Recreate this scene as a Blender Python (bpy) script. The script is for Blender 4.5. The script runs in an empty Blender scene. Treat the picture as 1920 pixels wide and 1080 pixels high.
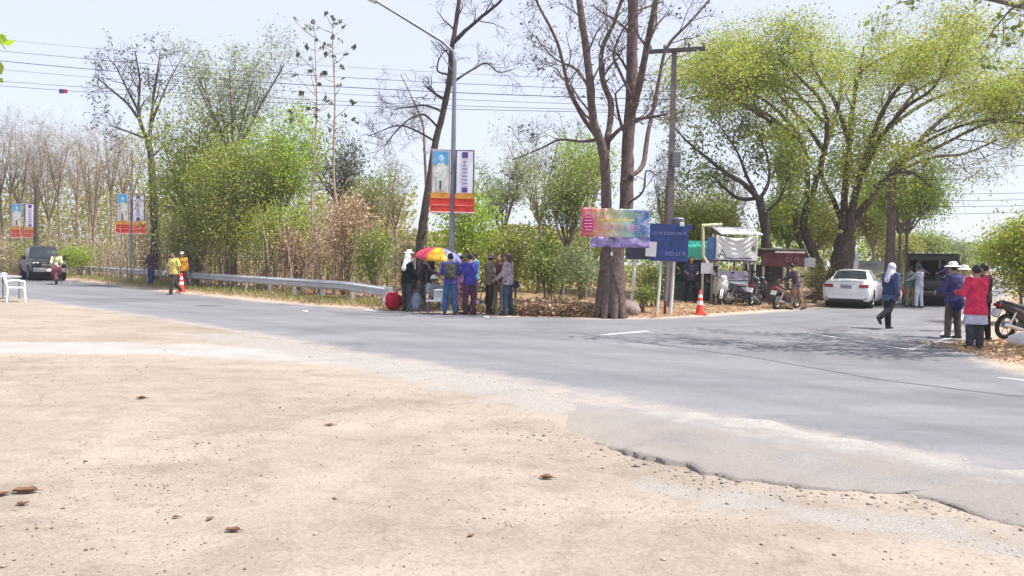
import bpy, bmesh, math, random
import numpy as np
from mathutils import Vector, Matrix

R = math.radians
SC = bpy.context.scene
COL = SC.collection
rnd = random.Random(7)

# ------------------------------------------------------------------ camera
FPX, CAMH = 1500.0, 1.55                      # focal length in pixels of a 1920 wide frame
PIT, ROL = R(1.93), R(1.1)
_F = np.array([0, math.cos(PIT), -math.sin(PIT)]); _R0 = np.array([1., 0, 0]); _U0 = np.array([0, math.sin(PIT), math.cos(PIT)])
_R = _R0 * math.cos(ROL) + _U0 * math.sin(ROL); _U = _U0 * math.cos(ROL) - _R0 * math.sin(ROL)
cam = bpy.data.cameras.new('camera'); camo = bpy.data.objects.new('camera', cam); COL.objects.link(camo)
cam.sensor_width = 36; cam.lens = 36 * FPX / 1920; cam.clip_end = 3000; cam.clip_start = 0.1
camo.matrix_world = Matrix(((_R[0], _U[0], -_F[0], 0), (_R[1], _U[1], -_F[1], 0), (_R[2], _U[2], -_F[2], CAMH), (0, 0, 0, 1)))
SC.camera = camo

# ------------------------------------------------------------------ sky, sun, exposure
SUN_EL, SUN_AZ = R(62), R(100)                # azimuth clockwise from +Y: high on the right, a little behind
w = bpy.data.worlds.new('World'); SC.world = w; w.use_nodes = True
nt = w.node_tree; nt.nodes.clear()
sk = nt.nodes.new('ShaderNodeTexSky'); sk.sky_type = 'NISHITA'; sk.sun_disc = False
sk.sun_elevation = SUN_EL; sk.sun_rotation = SUN_AZ; sk.air_density = 1.0; sk.dust_density = 1.2; sk.ozone_density = 2.0; sk.altitude = 100
bg = nt.nodes.new('ShaderNodeBackground'); bg.inputs[1].default_value = 0.10
hz = nt.nodes.new('ShaderNodeMix'); hz.data_type = 'RGBA'; hz.inputs[0].default_value = 0.82; hz.inputs[7].default_value = (3.5, 3.65, 4.3, 1)   # thin milky overcast all over the sky
nt.links.new(sk.outputs[0], hz.inputs[6])
wo = nt.nodes.new('ShaderNodeOutputWorld'); nt.links.new(hz.outputs[2], bg.inputs[0]); nt.links.new(bg.outputs[0], wo.inputs[0])
sl = bpy.data.lights.new('sun', 'SUN'); sl.energy = 3.4; sl.angle = R(0.5); sl.color = (1.0, 0.95, 0.87)
so = bpy.data.objects.new('sun', sl); COL.objects.link(so)
SUND = Vector((math.sin(SUN_AZ) * math.cos(SUN_EL), math.cos(SUN_AZ) * math.cos(SUN_EL), math.sin(SUN_EL)))
so.rotation_euler = (-SUND).to_track_quat('-Z', 'Y').to_euler(); so.location = SUND * 60
SC.view_settings.view_transform = 'Standard'; SC.view_settings.look = 'None'
SC.view_settings.gamma = 1.0; SC.view_settings.use_curve_mapping = False
SC.view_settings.exposure = 1.35
SC.cycles.max_bounces = 7; SC.cycles.diffuse_bounces = 3; SC.cycles.transparent_max_bounces = 6
SC.cycles.use_adaptive_sampling = True

# ------------------------------------------------------------------ places measured off the photograph
def ray(x, y): return _F * FPX + _R * (x - 960) + _U * (540 - y)
def G(x, y, z=0.0):
    d = ray(x, y); t = (z - CAMH) / d[2]
    return np.array([0, 0, CAMH]) + d * t
def P(x, y, Y):
    d = ray(x, y)
    return np.array([0, 0, CAMH]) + d * (Y / d[1])

# ------------------------------------------------------------------ materials
MATS = {}
def mat(name, col, rough=0.6, metal=0.0, var=0.12, scale=6.0, bump=0.0, bscale=40.0, emit=0, spec=0.4, coat=0.0, alpha=1.0, detail=5):
    if name in MATS: return MATS[name]
    m = bpy.data.materials.new(name); m.use_nodes = True; MATS[name] = m
    t = m.node_tree; b = t.nodes['Principled BSDF']
    b.inputs['Roughness'].default_value = rough; b.inputs['Metallic'].default_value = metal
    b.inputs['Specular IOR Level'].default_value = spec; b.inputs['Coat Weight'].default_value = coat
    b.inputs['Alpha'].default_value = alpha
    tc = t.nodes.new('ShaderNodeTexCoord'); n = t.nodes.new('ShaderNodeTexNoise'); n.inputs['Scale'].default_value = scale; n.inputs['Detail'].default_value = detail
    t.links.new(tc.outputs['Object'], n.inputs['Vector'])
    r = t.nodes.new('ShaderNodeValToRGB'); r.color_ramp.elements[0].position = 0.3; r.color_ramp.elements[1].position = 0.72
    c = np.array(col[:3])
    r.color_ramp.elements[0].color = (*np.clip(c * (1 - var), 0, 1), 1); r.color_ramp.elements[1].color = (*np.clip(c * (1 + var), 0, 1), 1)
    t.links.new(n.outputs['Fac'], r.inputs['Fac']); t.links.new(r.outputs[0], b.inputs['Base Color'])
    if bump:
        n2 = t.nodes.new('ShaderNodeTexNoise'); n2.inputs['Scale'].default_value = bscale; n2.inputs['Detail'].default_value = 6
        t.links.new(tc.outputs['Object'], n2.inputs['Vector'])
        bp = t.nodes.new('ShaderNodeBump'); bp.inputs['Strength'].default_value = bump; bp.inputs['Distance'].default_value = 0.03
        t.links.new(n2.outputs['Fac'], bp.inputs['Height']); t.links.new(bp.outputs[0], b.inputs['Normal'])
    if emit:
        b.inputs['Emission Strength'].default_value = emit; b.inputs['Emission Color'].default_value = (*col[:3], 1)
    return m

def leafmat(name, cols, trans=0.45, rough=0.55):
    if name in MATS: return MATS[name]
    m = bpy.data.materials.new(name); m.use_nodes = True; MATS[name] = m
    t = m.node_tree; t.nodes.clear()
    out = t.nodes.new('ShaderNodeOutputMaterial')
    g = t.nodes.new('ShaderNodeNewGeometry'); r = t.nodes.new('ShaderNodeValToRGB')
    el = r.color_ramp.elements
    while len(el) < len(cols): el.new(0.5)
    for i, c in enumerate(cols):
        el[i].position = i / max(1, len(cols) - 1); el[i].color = (*c, 1)
    t.links.new(g.outputs['Random Per Island'], r.inputs[0])
    d = t.nodes.new('ShaderNodeBsdfDiffuse'); tr = t.nodes.new('ShaderNodeBsdfTranslucent'); mx = t.nodes.new('ShaderNodeMixShader')
    mx.inputs[0].default_value = trans
    t.links.new(r.outputs[0], d.inputs[0]); t.links.new(r.outputs[0], tr.inputs[0])
    t.links.new(d.outputs[0], mx.inputs[1]); t.links.new(tr.outputs[0], mx.inputs[2])
    gl = t.nodes.new('ShaderNodeBsdfGlossy'); gl.inputs['Roughness'].default_value = rough; gl.inputs[0].default_value = (1, 1, 1, 1)
    m2 = t.nodes.new('ShaderNodeMixShader'); m2.inputs[0].default_value = 0.035
    t.links.new(mx.outputs[0], m2.inputs[1]); t.links.new(gl.outputs[0], m2.inputs[2]); t.links.new(m2.outputs[0], out.inputs[0])
    return m

def bark(name, col, scale=9, var=0.35): return mat(name, col, rough=0.9, var=var, scale=scale, bump=0.6, bscale=18, spec=0.15)
def paint(name, col, rough=0.3): return mat(name, col, rough=rough, var=0.04, scale=3, spec=0.5, coat=0.5)
def cloth(name, col, var=0.15): return mat(name, col, rough=0.9, var=min(.4, var * 1.6), scale=9, bump=0.9, bscale=11, spec=0.1)

# ------------------------------------------------------------------ mesh helpers
def np_mesh(name, V, faces_arrays):
    """V (n,3); faces_arrays: list of int arrays (m,k)"""
    me = bpy.data.meshes.new(name)
    V = np.asarray(V, dtype=np.float32)
    me.vertices.add(len(V)); me.vertices.foreach_set('co', V.ravel())
    loops = np.concatenate([f.ravel() for f in faces_arrays]).astype(np.int32)
    tot = np.concatenate([np.full(len(f), f.shape[1], dtype=np.int32) for f in faces_arrays])
    st = np.concatenate([[0], np.cumsum(tot)[:-1]]).astype(np.int32)
    me.loops.add(len(loops)); me.loops.foreach_set('vertex_index', loops)
    me.polygons.add(len(tot)); me.polygons.foreach_set('loop_start', st)
    me.update(calc_edges=True)
    return me

def link(name, me, mats, parent=None, smooth=False):
    o = bpy.data.objects.new(name, me); COL.objects.link(o)
    for m in (mats if isinstance(mats, (list, tuple)) else [mats]):
        me.materials.append(m)
    if smooth: me.polygons.foreach_set('use_smooth', np.ones(len(me.polygons), dtype=bool))
    if parent: o.parent = parent
    return o

def tag(o, label=None, cat=None, group=None, kind=None):
    if label: o['label'] = label
    if cat: o['category'] = cat
    if group: o['group'] = group
    if kind: o['kind'] = kind
    return o

def thing(name, label, cat, loc=(0, 0, 0), rz=0.0, group=None):
    o = bpy.data.objects.new(name, None); COL.objects.link(o); o.empty_display_size = 0.1
    o.location = tuple(float(a) for a in loc); o.rotation_euler = (0, 0, rz)
    return tag(o, label, cat, group)

class MB:
    def __init__(s): s.v = []; s.f = []; s.m = []
    def add(s, V, F, m=0):
        k = len(s.v); s.v.extend([tuple(map(float, p)) for p in V]); s.f.extend([tuple(i + k for i in q) for q in F]); s.m.extend([m] * len(F)); return s
    def box(s, c, d, rot=None, m=0, bev=0.0):
        x, y, z = d[0] / 2, d[1] / 2, d[2] / 2
        if bev > 0:
            bm = bmesh.new(); bmesh.ops.create_cube(bm, size=1)
            for q in bm.verts: q.co = Vector((q.co.x * d[0], q.co.y * d[1], q.co.z * d[2]))
            bmesh.ops.bevel(bm, geom=bm.edges[:], offset=bev, segments=2, affect='EDGES', profile=0.6)
            bm.verts.index_update(); V = [q.co.copy() for q in bm.verts]; F = [[a.index for a in q.verts] for q in bm.faces]; bm.free()
        else:
            V = [Vector(a) for a in ((-x, -y, -z), (x, -y, -z), (x, y, -z), (-x, y, -z), (-x, -y, z), (x, -y, z), (x, y, z), (-x, y, z))]
            F = [(0, 3, 2, 1), (4, 5, 6, 7), (0, 1, 5, 4), (1, 2, 6, 5), (2, 3, 7, 6), (3, 0, 4, 7)]
        if rot is not None:
            V = [rot @ a for a in V]
        c = Vector(c); return s.add([a + c for a in V], F, m)
    def tube(s, pts, rad, n=8, m=0, cap=True):
        pts = [Vector(p) for p in pts]; k = len(pts)
        if not isinstance(rad, (list, tuple, np.ndarray)): rad = [rad] * k
        V = []; F = []
        ref = None
        for i, p in enumerate(pts):
            t = (pts[min(i + 1, k - 1)] - pts[max(i - 1, 0)])
            if t.length < 1e-9: t = Vector((0, 0, 1))
            t.normalize()
            if ref is None: ref = Vector((1, 0, 0)) if abs(t.x) < 0.8 else Vector((0, 1, 0))
            a = (ref - t * ref.dot(t)).normalized(); b = t.cross(a); ref = a
            for j in range(n):
                th = 2 * math.pi * j / n; V.append(p + (a * math.cos(th) + b * math.sin(th)) * rad[i])
        for i in range(k - 1):
            for j in range(n):
                F.append((i * n + j, i * n + (j + 1) % n, (i + 1) * n + (j + 1) % n, (i + 1) * n + j))
        if cap: F.append(tuple(range(n - 1, -1, -1))); F.append(tuple((k - 1) * n + j for j in range(n)))
        return s.add(V, F, m)
    def rings(s, rings, m=0, cap=True):
        n = len(rings[0]); V = [p for r in rings for p in r]; F = []
        for i in range(len(rings) - 1):
            for j in range(n): F.append((i * n + j, i * n + (j + 1) % n, (i + 1) * n + (j + 1) % n, (i + 1) * n + j))
        if cap: F.append(tuple(range(n - 1, -1, -1))); F.append(tuple((len(rings) - 1) * n + j for j in range(n)))
        return s.add(V, F, m)
    def ell(s, c, r, rot=None, n=12, k=8, m=0, z0=-1.0, z1=1.0):
        rs = []
        a0, a1 = math.asin(max(-.999, z0)), math.asin(min(.999, z1))
        for i in range(k + 1):
            a = a0 + (a1 - a0) * i / k; ring = []
            for j in range(n):
                th = 2 * math.pi * j / n
                p = Vector((r[0] * math.cos(a) * math.cos(th), r[1] * math.cos(a) * math.sin(th), r[2] * math.sin(a)))
                if rot is not None: p = rot @ p
                ring.append(p + Vector(c))
            rs.append(ring)
        return s.rings(rs, m)
    def caps(s, p0, p1, r0, r1, n=10, m=0, flat=False):
        p0, p1 = Vector(p0), Vector(p1); t = (p1 - p0).normalized()
        pts = []; rad = []
        if flat: pts = [p0, p1]; rad = [r0, r1]
        else:
            for a in (-85, -50, -20): pts.append(p0 + t * r0 * math.sin(R(a))); rad.append(r0 * math.cos(R(a)))
            for a in (20, 50, 85): pts.append(p1 + t * r1 * math.sin(R(a))); rad.append(r1 * math.cos(R(a)))
        return s.tube(pts, rad, n, m)
    def lathe(s, prof, c=(0, 0, 0), n=20, m=0, axis='z', cap=True):
        rs = []
        for (r, z) in prof:
            ring = []
            for j in range(n):
                th = 2 * math.pi * j / n; a, b = r * math.cos(th), r * math.sin(th)
                p = (a, b, z) if axis == 'z' else ((z, a, b) if axis == 'x' else (b, z, a))
                ring.append((p[0] + c[0], p[1] + c[1], p[2] + c[2]))
            rs.append(ring)
        return s.rings(rs, m, cap)
    def torus(s, c, R0, r0, axis='x', n=24, k=8, m=0):
        V = []; F = []
        for i in range(n):
            a = 2 * math.pi * i / n
            for j in range(k):
                b = 2 * math.pi * j / k; q = R0 + r0 * math.cos(b); z = r0 * math.sin(b)
                u, v = q * math.cos(a), q * math.sin(a)
                p = (z, u, v) if axis == 'x' else ((u, v, z) if axis == 'z' else (u, z, v))
                V.append((p[0] + c[0], p[1] + c[1], p[2] + c[2]))
                F.append((i * k + j, ((i + 1) % n) * k + j, ((i + 1) % n) * k + (j + 1) % k, i * k + (j + 1) % k))
        return s.add(V, F, m)
    def build(s, name, mats, parent=None, smooth=False):
        me = bpy.data.meshes.new(name); me.from_pydata(s.v, [], s.f)
        if any(s.m): me.polygons.foreach_set('material_index', np.array(s.m, dtype=np.int32))
        bm = bmesh.new(); bm.from_mesh(me); bmesh.ops.recalc_face_normals(bm, faces=bm.faces[:]); bm.to_mesh(me); bm.free()
        o = link(name, me, mats, parent)
        if smooth:
            me.polygons.foreach_set('use_smooth', np.ones(len(me.polygons), dtype=bool)); me.set_sharp_from_angle(angle=R(40))
        return o

def rotz(a): return Matrix.Rotation(a, 3, 'Z')
def rotx(a): return Matrix.Rotation(a, 3, 'X')
def roty(a): return Matrix.Rotation(a, 3, 'Y')

def vnoise(x, y, seed=0):
    xi, yi = np.floor(x), np.floor(y); fx, fy = x - xi, y - yi
    fx = fx * fx * (3 - 2 * fx); fy = fy * fy * (3 - 2 * fy)
    def h(a, b):
        q = np.sin(a * 127.1 + b * 311.7 + seed * 74.7) * 43758.5453
        return q - np.floor(q)
    return (h(xi, yi) * (1 - fx) + h(xi + 1, yi) * fx) * (1 - fy) + (h(xi, yi + 1) * (1 - fx) + h(xi + 1, yi + 1) * fx) * fy
def fbm(x, y, seed=0, o=4):
    t = 0; a = 0.5
    for i in range(o): t = t + a * vnoise(x * 2 ** i, y * 2 ** i, seed + i); a *= 0.5
    return t

# ------------------------------------------------------------------ the road outline (metres)
NEAR = [(-95, 60), (-70, 55), (-45, 46.5), (-26, 34.5), (-15.67, 25.8), (-9.63, 20.3), (-4.69, 15.33), (-2.18, 12.63), (0, 10.27), (1.42, 8.7), (2.68, 7.33), (3.79, 5.96), (5.6, 3.6), (8.5, -0.5), (16, -12)]
FARE = [(-98, 73), (-70, 67), (-45, 58), (-33.8, 52.5), (-27, 47.4), (-15, 34), (-8.35, 27.2), (-4.16, 24.06), (0, 22.3), (2.4, 22.05), (4.2, 22.7), (6.2, 24.5), (8.6, 26.9), (11.5, 29.9), (15.0, 34.6), (22, 46), (36, 68.6), (105.5, 180.5), (220, 365)]
RIGHT = [(226, 362), (110.5, 177.5), (41, 65.6), (25.9, 42.6), (17, 28.6), (11.0, 19.0), (9.4, 16.2), (8.3, 14.0), (7.8, 12.6), (8.0, 11.2), (9.2, 9.2), (13, 4), (24, -12)]
POLY = np.array(NEAR[::-1] + FARE + RIGHT, dtype=float)      # runs round the tarmac
def sdist(px, py, poly=POLY):
    x = px.ravel(); y = py.ravel(); d = np.full(x.shape, 1e9); ins = np.zeros(x.shape, bool)
    n = len(poly)
    for i in range(n):
        a, b = poly[i], poly[(i + 1) % n]; e = b - a
        t = np.clip(((x - a[0]) * e[0] + (y - a[1]) * e[1]) / (e @ e), 0, 1)
        d = np.minimum(d, np.hypot(x - a[0] - t * e[0], y - a[1] - t * e[1]))
        c = ((a[1] > y) != (b[1] > y)) & (x < (b[0] - a[0]) * (y - a[1]) / (b[1] - a[1] + 1e-12) + a[0])
        ins ^= c
    return np.where(ins, -d, d).reshape(px.shape)
def seg_dist(px, py, line):
    d = np.full(px.shape, 1e9)
    for a, b in zip(line[:-1], line[1:]):
        a = np.array(a); b = np.array(b); e = b - a
        t = np.clip(((px - a[0]) * e[0] + (py - a[1]) * e[1]) / (e @ e), 0, 1)
        d = np.minimum(d, np.hypot(px - a[0] - t * e[0], py - a[1] - t * e[1]))
    return d
def axis(lo, f0, f1, hi, fine):
    a = list(np.arange(f0, f1, fine)); s = fine
    p = f1
    while p < hi: a.append(p); s *= 1.11; p += s
    s = fine; p = f0 - fine; left = []
    while p > lo: left.append(p); s *= 1.11; p -= s
    return np.array(left[::-1] + a)
XS = axis(-900, -17, 14, 900, 0.17); YS = axis(-60, 2.5, 30, 1200, 0.17)
GX, GY = np.meshgrid(XS, YS)
SD = sdist(GX, GY)
CRACK = [(-3.4, 10.6), (-2.2, 9.4), (-1.0, 8.3), (0.05, 7.33), (0.5, 7.03), (1.04, 6.31), (1.42, 5.9), (1.84, 5.52), (2.37, 5.45), (2.69, 5.34), (2.93, 5.13), (3.12, 4.78), (4.0, 3.7), (6.0, 1.2)]
FARSIDE = (GY > np.interp(GX, [p[0] for p in FARE[:11]] + [900], [p[1] - 3 for p in FARE[:11]] + [24])) & (SD > 0)
rightside = (GX > 7) & (GY < 2.0 + 1.65 * GX) & (SD > 0)
nz = fbm(GX * 0.9, GY * 0.9, 3) - 0.5; nf = fbm(GX * 5, GY * 5, 9) - 0.5
GZ = np.clip(SD, -2, 2.2) * 0.022 + nz * 0.022 * np.exp(-np.abs(SD) / 6) + nf * 0.008
GZ = np.where(FARSIDE, np.clip(SD, -2, 2) * 0.05 + nz * 0.012 + nf * 0.01 + np.clip(SD - 2, 0, 25) * 0.006, GZ)
GZ = np.where(rightside, np.clip(SD, -2, 2) * 0.05 + nz * 0.02 + nf * 0.01, GZ)
# sand sits lower than the old tarmac slab at the front
cd = seg_dist(GX, GY, CRACK)
roadside = GY > np.interp(GX, [p[0] for p in CRACK], [p[1] for p in CRACK])
nearzone = np.clip((GX + 3.2) / 3.2, 0, 1) * ((~FARSIDE) & (~rightside))
und = np.clip((GX - 0.15) / 0.9, 0, 1) * roadside * np.clip((cd - 0.12) / 0.2, 0, 1)
flatz = 0.004 + 0.010 * np.clip(SD / 0.6, 0, 1) + nf * 0.010 + nz * 0.014 - 0.03 * np.clip((-SD + 0.15) / 0.5, 0, 1)
GZ = GZ * (1 - nearzone) + nearzone * (flatz * (1 - und) - 0.04 * und)
GZ = GZ - 0.05 * np.clip((-SD - 0.05) / 0.5, 0, 1)

def gheight(x, y):
    i = np.searchsorted(XS, x) - 1; j = np.searchsorted(YS, y) - 1
    return float(max(GZ[j:j + 2, i:i + 2].max(), 0.0))

def grid_mesh(name, keep, Z):
    ny, nx = GX.shape; idx = np.arange(nx * ny).reshape(ny, nx)
    q = np.stack([idx[:-1, :-1], idx[:-1, 1:], idx[1:, 1:], idx[1:, :-1]], -1)
    q = q[keep]
    q = q.reshape(-1, 4); used, inv = np.unique(q, return_inverse=True)
    V = np.stack([GX.ravel()[used], GY.ravel()[used], Z.ravel()[used]], -1)
    return np_mesh(name, V, [inv.reshape(-1, 4)]), used
def attr(me, name, vals):
    a = me.attributes.new(name, 'FLOAT', 'POINT'); a.data.foreach_set('value', np.asarray(vals, dtype=np.float32))

class NT:                                    # small node-writing helper
    def __init__(s, name):
        s.m = bpy.data.materials.new(name); s.m.use_nodes = True; s.t = s.m.node_tree; s.b = s.t.nodes['Principled BSDF']
        s.pos = s.t.nodes.new('ShaderNodeNewGeometry').outputs['Position']
    def noise(s, sc, det=6, dist=0.0, stretch=None, rough=0.5):
        n = s.t.nodes.new('ShaderNodeTexNoise'); n.inputs['Scale'].default_value = sc; n.inputs['Detail'].default_value = det; n.inputs['Distortion'].default_value = dist; n.inputs['Roughness'].default_value = rough
        src = s.pos
        if stretch:
            mp = s.t.nodes.new('ShaderNodeMapping'); mp.inputs['Scale'].default_value = stretch[0]; mp.inputs['Rotation'].default_value = (0, 0, stretch[1]); s.t.links.new(src, mp.inputs[0]); src = mp.outputs[0]
        s.t.links.new(src, n.inputs['Vector']); return n.outputs['Fac']
    def vor(s, sc):
        n = s.t.nodes.new('ShaderNodeTexVoronoi'); n.inputs['Scale'].default_value = sc; s.t.links.new(s.pos, n.inputs['Vector']); return n
    def ramp(s, fac, stops):
        r = s.t.nodes.new('ShaderNodeValToRGB'); e = r.color_ramp.elements
        while len(e) < len(stops): e.new(0.5)
        for i, (p, c) in enumerate(stops):
            e[i].position = p; e[i].color = (*((c, c, c) if isinstance(c, (int, float)) else c), 1)
        s.t.links.new(fac, r.inputs[0]); return r.outputs[0]
    def mix(s, f, a, b, mode='MIX'):
        n = s.t.nodes.new('ShaderNodeMix'); n.data_type = 'RGBA'; n.blend_type = mode
        for sock, val in ((n.inputs[0], f), (n.inputs[6], a), (n.inputs[7], b)):
            if isinstance(val, (int, float)): sock.default_value = val
            elif isinstance(val, tuple): sock.default_value = (*val, 1)
            else: s.t.links.new(val, sock)
        return n.outputs[2]
    def math(s, op, a, b=0.0):
        n = s.t.nodes.new('ShaderNodeMath'); n.operation = op; n.use_clamp = False
        for sock, val in ((n.inputs[0], a), (n.inputs[1], b)):
            if isinstance(val, (int, float)): sock.default_value = val
            else: s.t.links.new(val, sock)
        return n.outputs[0]
    def attr(s, name):
        n = s.t.nodes.new('ShaderNodeAttribute'); n.attribute_name = name; return n.outputs['Fac']
    def bump(s, h, st, dist=0.02):
        b = s.t.nodes.new('ShaderNodeBump'); b.inputs['Strength'].default_value = st; b.inputs['Distance'].default_value = dist
        s.t.links.new(h, b.inputs['Height']); s.t.links.new(b.outputs[0], s.b.inputs['Normal'])
    def color(s, c, rough=0.9, spec=0.15):
        s.t.links.new(c, s.b.inputs['Base Color']); s.b.inputs['Roughness'].default_value = rough; s.b.inputs['Specular IOR Level'].default_value = spec
        return s.m

# ground material: sand in front, leafy soil beyond the road
g = NT('ground_earth')
sand = g.ramp(g.noise(0.55, 8, 0.6), [(0.30, (0.265, 0.222, 0.184)), (0.5, (0.315, 0.268, 0.226)), (0.72, (0.36, 0.31, 0.265))])
fine = g.ramp(g.noise(38, 6, rough=0.7), [(0.35, 0.72), (0.55, 1.0), (0.75, 1.12)])
sand = g.mix(0.75, sand, fine, 'MULTIPLY')
streak = g.ramp(g.noise(1.0, 6, 0.3, ((0.5, 2.6, 1), R(38))), [(0.42, 0.86), (0.62, 1.06)])
sand = g.mix(0.45, sand, streak, 'MULTIPLY')
mot = g.ramp(g.noise(3.2, 8, 0.9, rough=0.72), [(0.36, 0.80), (0.5, 1.0), (0.68, 1.08)])
sand = g.mix(0.8, sand, mot, 'MULTIPLY')
pv = g.vor(23).outputs['Distance']
peb = g.ramp(pv, [(0.10, (0.55, 0.5, 0.45)), (0.22, (1, 1, 1))])
dk = g.ramp(g.noise(7, 6, 0.5, rough=0.75), [(0.66, (1, 1, 1)), (0.74, (0.62, 0.52, 0.45))])
sand = g.mix(0.55, sand, dk, 'MULTIPLY')
grey = g.ramp(g.noise(1.2, 7), [(0.3, (0.30, 0.285, 0.28)), (0.7, (0.38, 0.36, 0.35))])
tf = g.math('ADD', g.attr('track'), g.math('MULTIPLY', g.math('SUBTRACT', g.noise(1.3, 6), 0.5), 0.9))
sand = g.mix(g.ramp(tf, [(0.35, 0.0), (0.75, 0.85)]), sand, grey)
grit = g.ramp(g.noise(60, 4, rough=0.8), [(0.35, (0.20, 0.19, 0.185)), (0.52, (0.30, 0.275, 0.258)), (0.7, (0.40, 0.375, 0.35))])
gf = g.math('ADD', g.attr('grit'), g.math('MULTIPLY', g.math('SUBTRACT', g.noise(2.6, 6), 0.5), 1.1))
sand = g.mix(g.ramp(gf, [(0.4, 0.0), (0.7, 0.9)]), sand, grit)
soil = g.ramp(g.noise(1.5, 8, 0.4), [(0.3, (0.13, 0.085, 0.05)), (0.5, (0.25, 0.165, 0.10)), (0.72, (0.36, 0.25, 0.16))])
soil = g.mix(0.7, soil, fine, 'MULTIPLY')
dirt = g.ramp(g.noise(3, 6), [(0.3, (0.36, 0.27, 0.21)), (0.7, (0.46, 0.36, 0.29))])
soil = g.mix(g.ramp(g.attr('sd'), [(0.05, 1.0), (0.5, 0.0)]), soil, dirt)
rf_ = g.math('MULTIPLY', g.attr('rut'), g.ramp(g.noise(1.1, 6, 0.4), [(0.35, 0.0), (0.6, 1.0)]))
tread = g.ramp(g.noise(16, 5, 0.4, rough=0.7), [(0.35, 0.80), (0.65, 0.99)])
sand = g.mix(rf_, sand, g.mix(1.0, sand, tread, 'MULTIPLY'))
gcol = g.mix(g.attr('far'), sand, soil)
g.bump(g.math('ADD', g.noise(30, 8, rough=0.7), g.math('MULTIPLY', g.noise(5, 6), 1.5)), 0.55, 0.03)
GROUND = g.color(gcol, 0.95, 0.1)
me, used = grid_mesh('ground', np.ones((len(YS) - 1, len(XS) - 1), bool), GZ)
attr(me, 'sd', np.clip(SD.ravel()[used] / 4, 0, 1))
attr(me, 'far', np.clip((FARSIDE | rightside).astype(float).ravel()[used], 0, 1))
trk = [tuple(G(-500, 655)[:2]), tuple(G(0, 657)[:2]), tuple(G(350, 660)[:2]), tuple(G(700, 676)[:2]), tuple(G(960, 720)[:2])]
attr(me, 'track', np.clip(1.35 - seg_dist(GX, GY, trk) / 1.0, 0, 1).ravel()[used])
grl = [(-5.5, 15.2), (-2.6, 12.4), (-0.6, 10.2), (0.9, 8.4), (1.4, 7.4)]
gr2 = [(1.2, 5.4), (2.2, 4.8), (3.2, 4.2), (4.5, 2.6)]
attr(me, 'grit', (np.clip(1.0 - seg_dist(GX, GY, grl) / 1.3, 0, 0.75) + np.clip(0.8 - seg_dist(GX, GY, gr2) / 0.8, 0, 0.7)).ravel()[used])
RUTS = [[(-5.2, 3.2), (-3.6, 5.6), (-1.6, 8.0), (1.2, 10.4)], [(-3.9, 2.6), (-2.3, 4.9), (-0.4, 7.2), (1.6, 9.2)], [(-12, 9.4), (-7.5, 9.8), (-3.6, 11.2), (-0.6, 13.4)], [(-12, 8.0), (-7, 8.4), (-3.0, 9.8), (0.4, 12.0)], [(-7.5, 3.4), (-4.5, 5.0), (0.0, 6.2), (2.4, 5.0), (3.4, 3.6)]]
rut = sum(np.exp(-(seg_dist(GX, GY, r_) / 0.15) ** 2) for r_ in RUTS)
attr(me, 'rut', np.clip(rut, 0, 1).ravel()[used])
tag(link('ground', me, GROUND, smooth=True), 'pale sandy ground with worn tracks and leafy soil beyond the road', kind='structure')

# tarmac
g = NT('road_tarmac')
base = g.ramp(g.noise(0.35, 7, 0.4, ((0.5, 1.8, 1), R(-52))), [(0.3, (0.145, 0.144, 0.16)), (0.7, (0.195, 0.192, 0.21))])
agg = g.ramp(g.noise(75, 3, rough=0.8), [(0.3, 0.72), (0.5, 1.0), (0.72, 1.3)])
base = g.mix(0.8, base, agg, 'MULTIPLY')
chip = g.ramp(g.noise(17, 6, rough=0.8), [(0.3, 0.80), (0.5, 1.0), (0.7, 1.16)])
base = g.mix(0.8, base, chip, 'MULTIPLY')
wear = g.ramp(g.noise(0.9, 7, 0.8, ((0.22, 3.2, 1), R(-51))), [(0.4, 0.9), (0.66, 1.12)])
base = g.mix(0.5, base, wear, 'MULTIPLY')
spots = g.ramp(g.noise(2.4, 8, 0.6, rough=0.75), [(0.3, 0.80), (0.45, 1.0), (0.7, 1.07)])
base = g.mix(0.7, base, spots, 'MULTIPLY')
patch = g.ramp(g.noise(0.23, 4, 0.9), [(0.54, 1.0), (0.60, 0.82)])
wp = g.ramp(g.math('MULTIPLY', g.attr('wheel'), g.noise(0.8, 6, 0.4)), [(0.15, 1.0), (0.6, 0.84)])
base = g.mix(0.9, base, wp, 'MULTIPLY')
oil = g.ramp(g.noise(1.3, 8, 1.2, rough=0.6), [(0.68, 1.0), (0.76, 0.78)])
base = g.mix(0.8, base, oil, 'MULTIPLY')
base = g.mix(0.8, base, patch, 'MULTIPLY')
dust = g.math('ADD', g.attr('edge'), g.math('MULTIPLY', g.math('SUBTRACT', g.noise(1.9, 7, 0.5, rough=0.65), 0.5), 1.2))
base = g.mix(g.ramp(dust, [(0.42, 0.0), (0.9, 0.85)]), base, g.ramp(g.noise(30, 5), [(0.3, (0.27, 0.235, 0.21)), (0.7, (0.37, 0.325, 0.29))]))
g.bump(g.noise(90, 4, rough=0.8), 0.35, 0.012)
TAR = g.color(base, 0.8, 0.3)
sdq = np.minimum(np.minimum(SD[:-1, :-1], SD[1:, 1:]), np.minimum(SD[:-1, 1:], SD[1:, :-1]))
me, used = grid_mesh('road', sdq < 0.5, -0.05 * np.clip((SD - 0.06) / 0.4, 0, 1))
nd = seg_dist(GX, GY, NEAR)
attr(me, 'wheel', sum(np.exp(-((-SD - d_) / 0.3) ** 2) for d_ in (1.5, 3.0, 4.6, 6.1)).ravel()[used])
attr(me, 'edge', np.clip(0.85 + np.minimum(SD, 0) / 1.1, 0, 1).ravel()[used])
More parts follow.
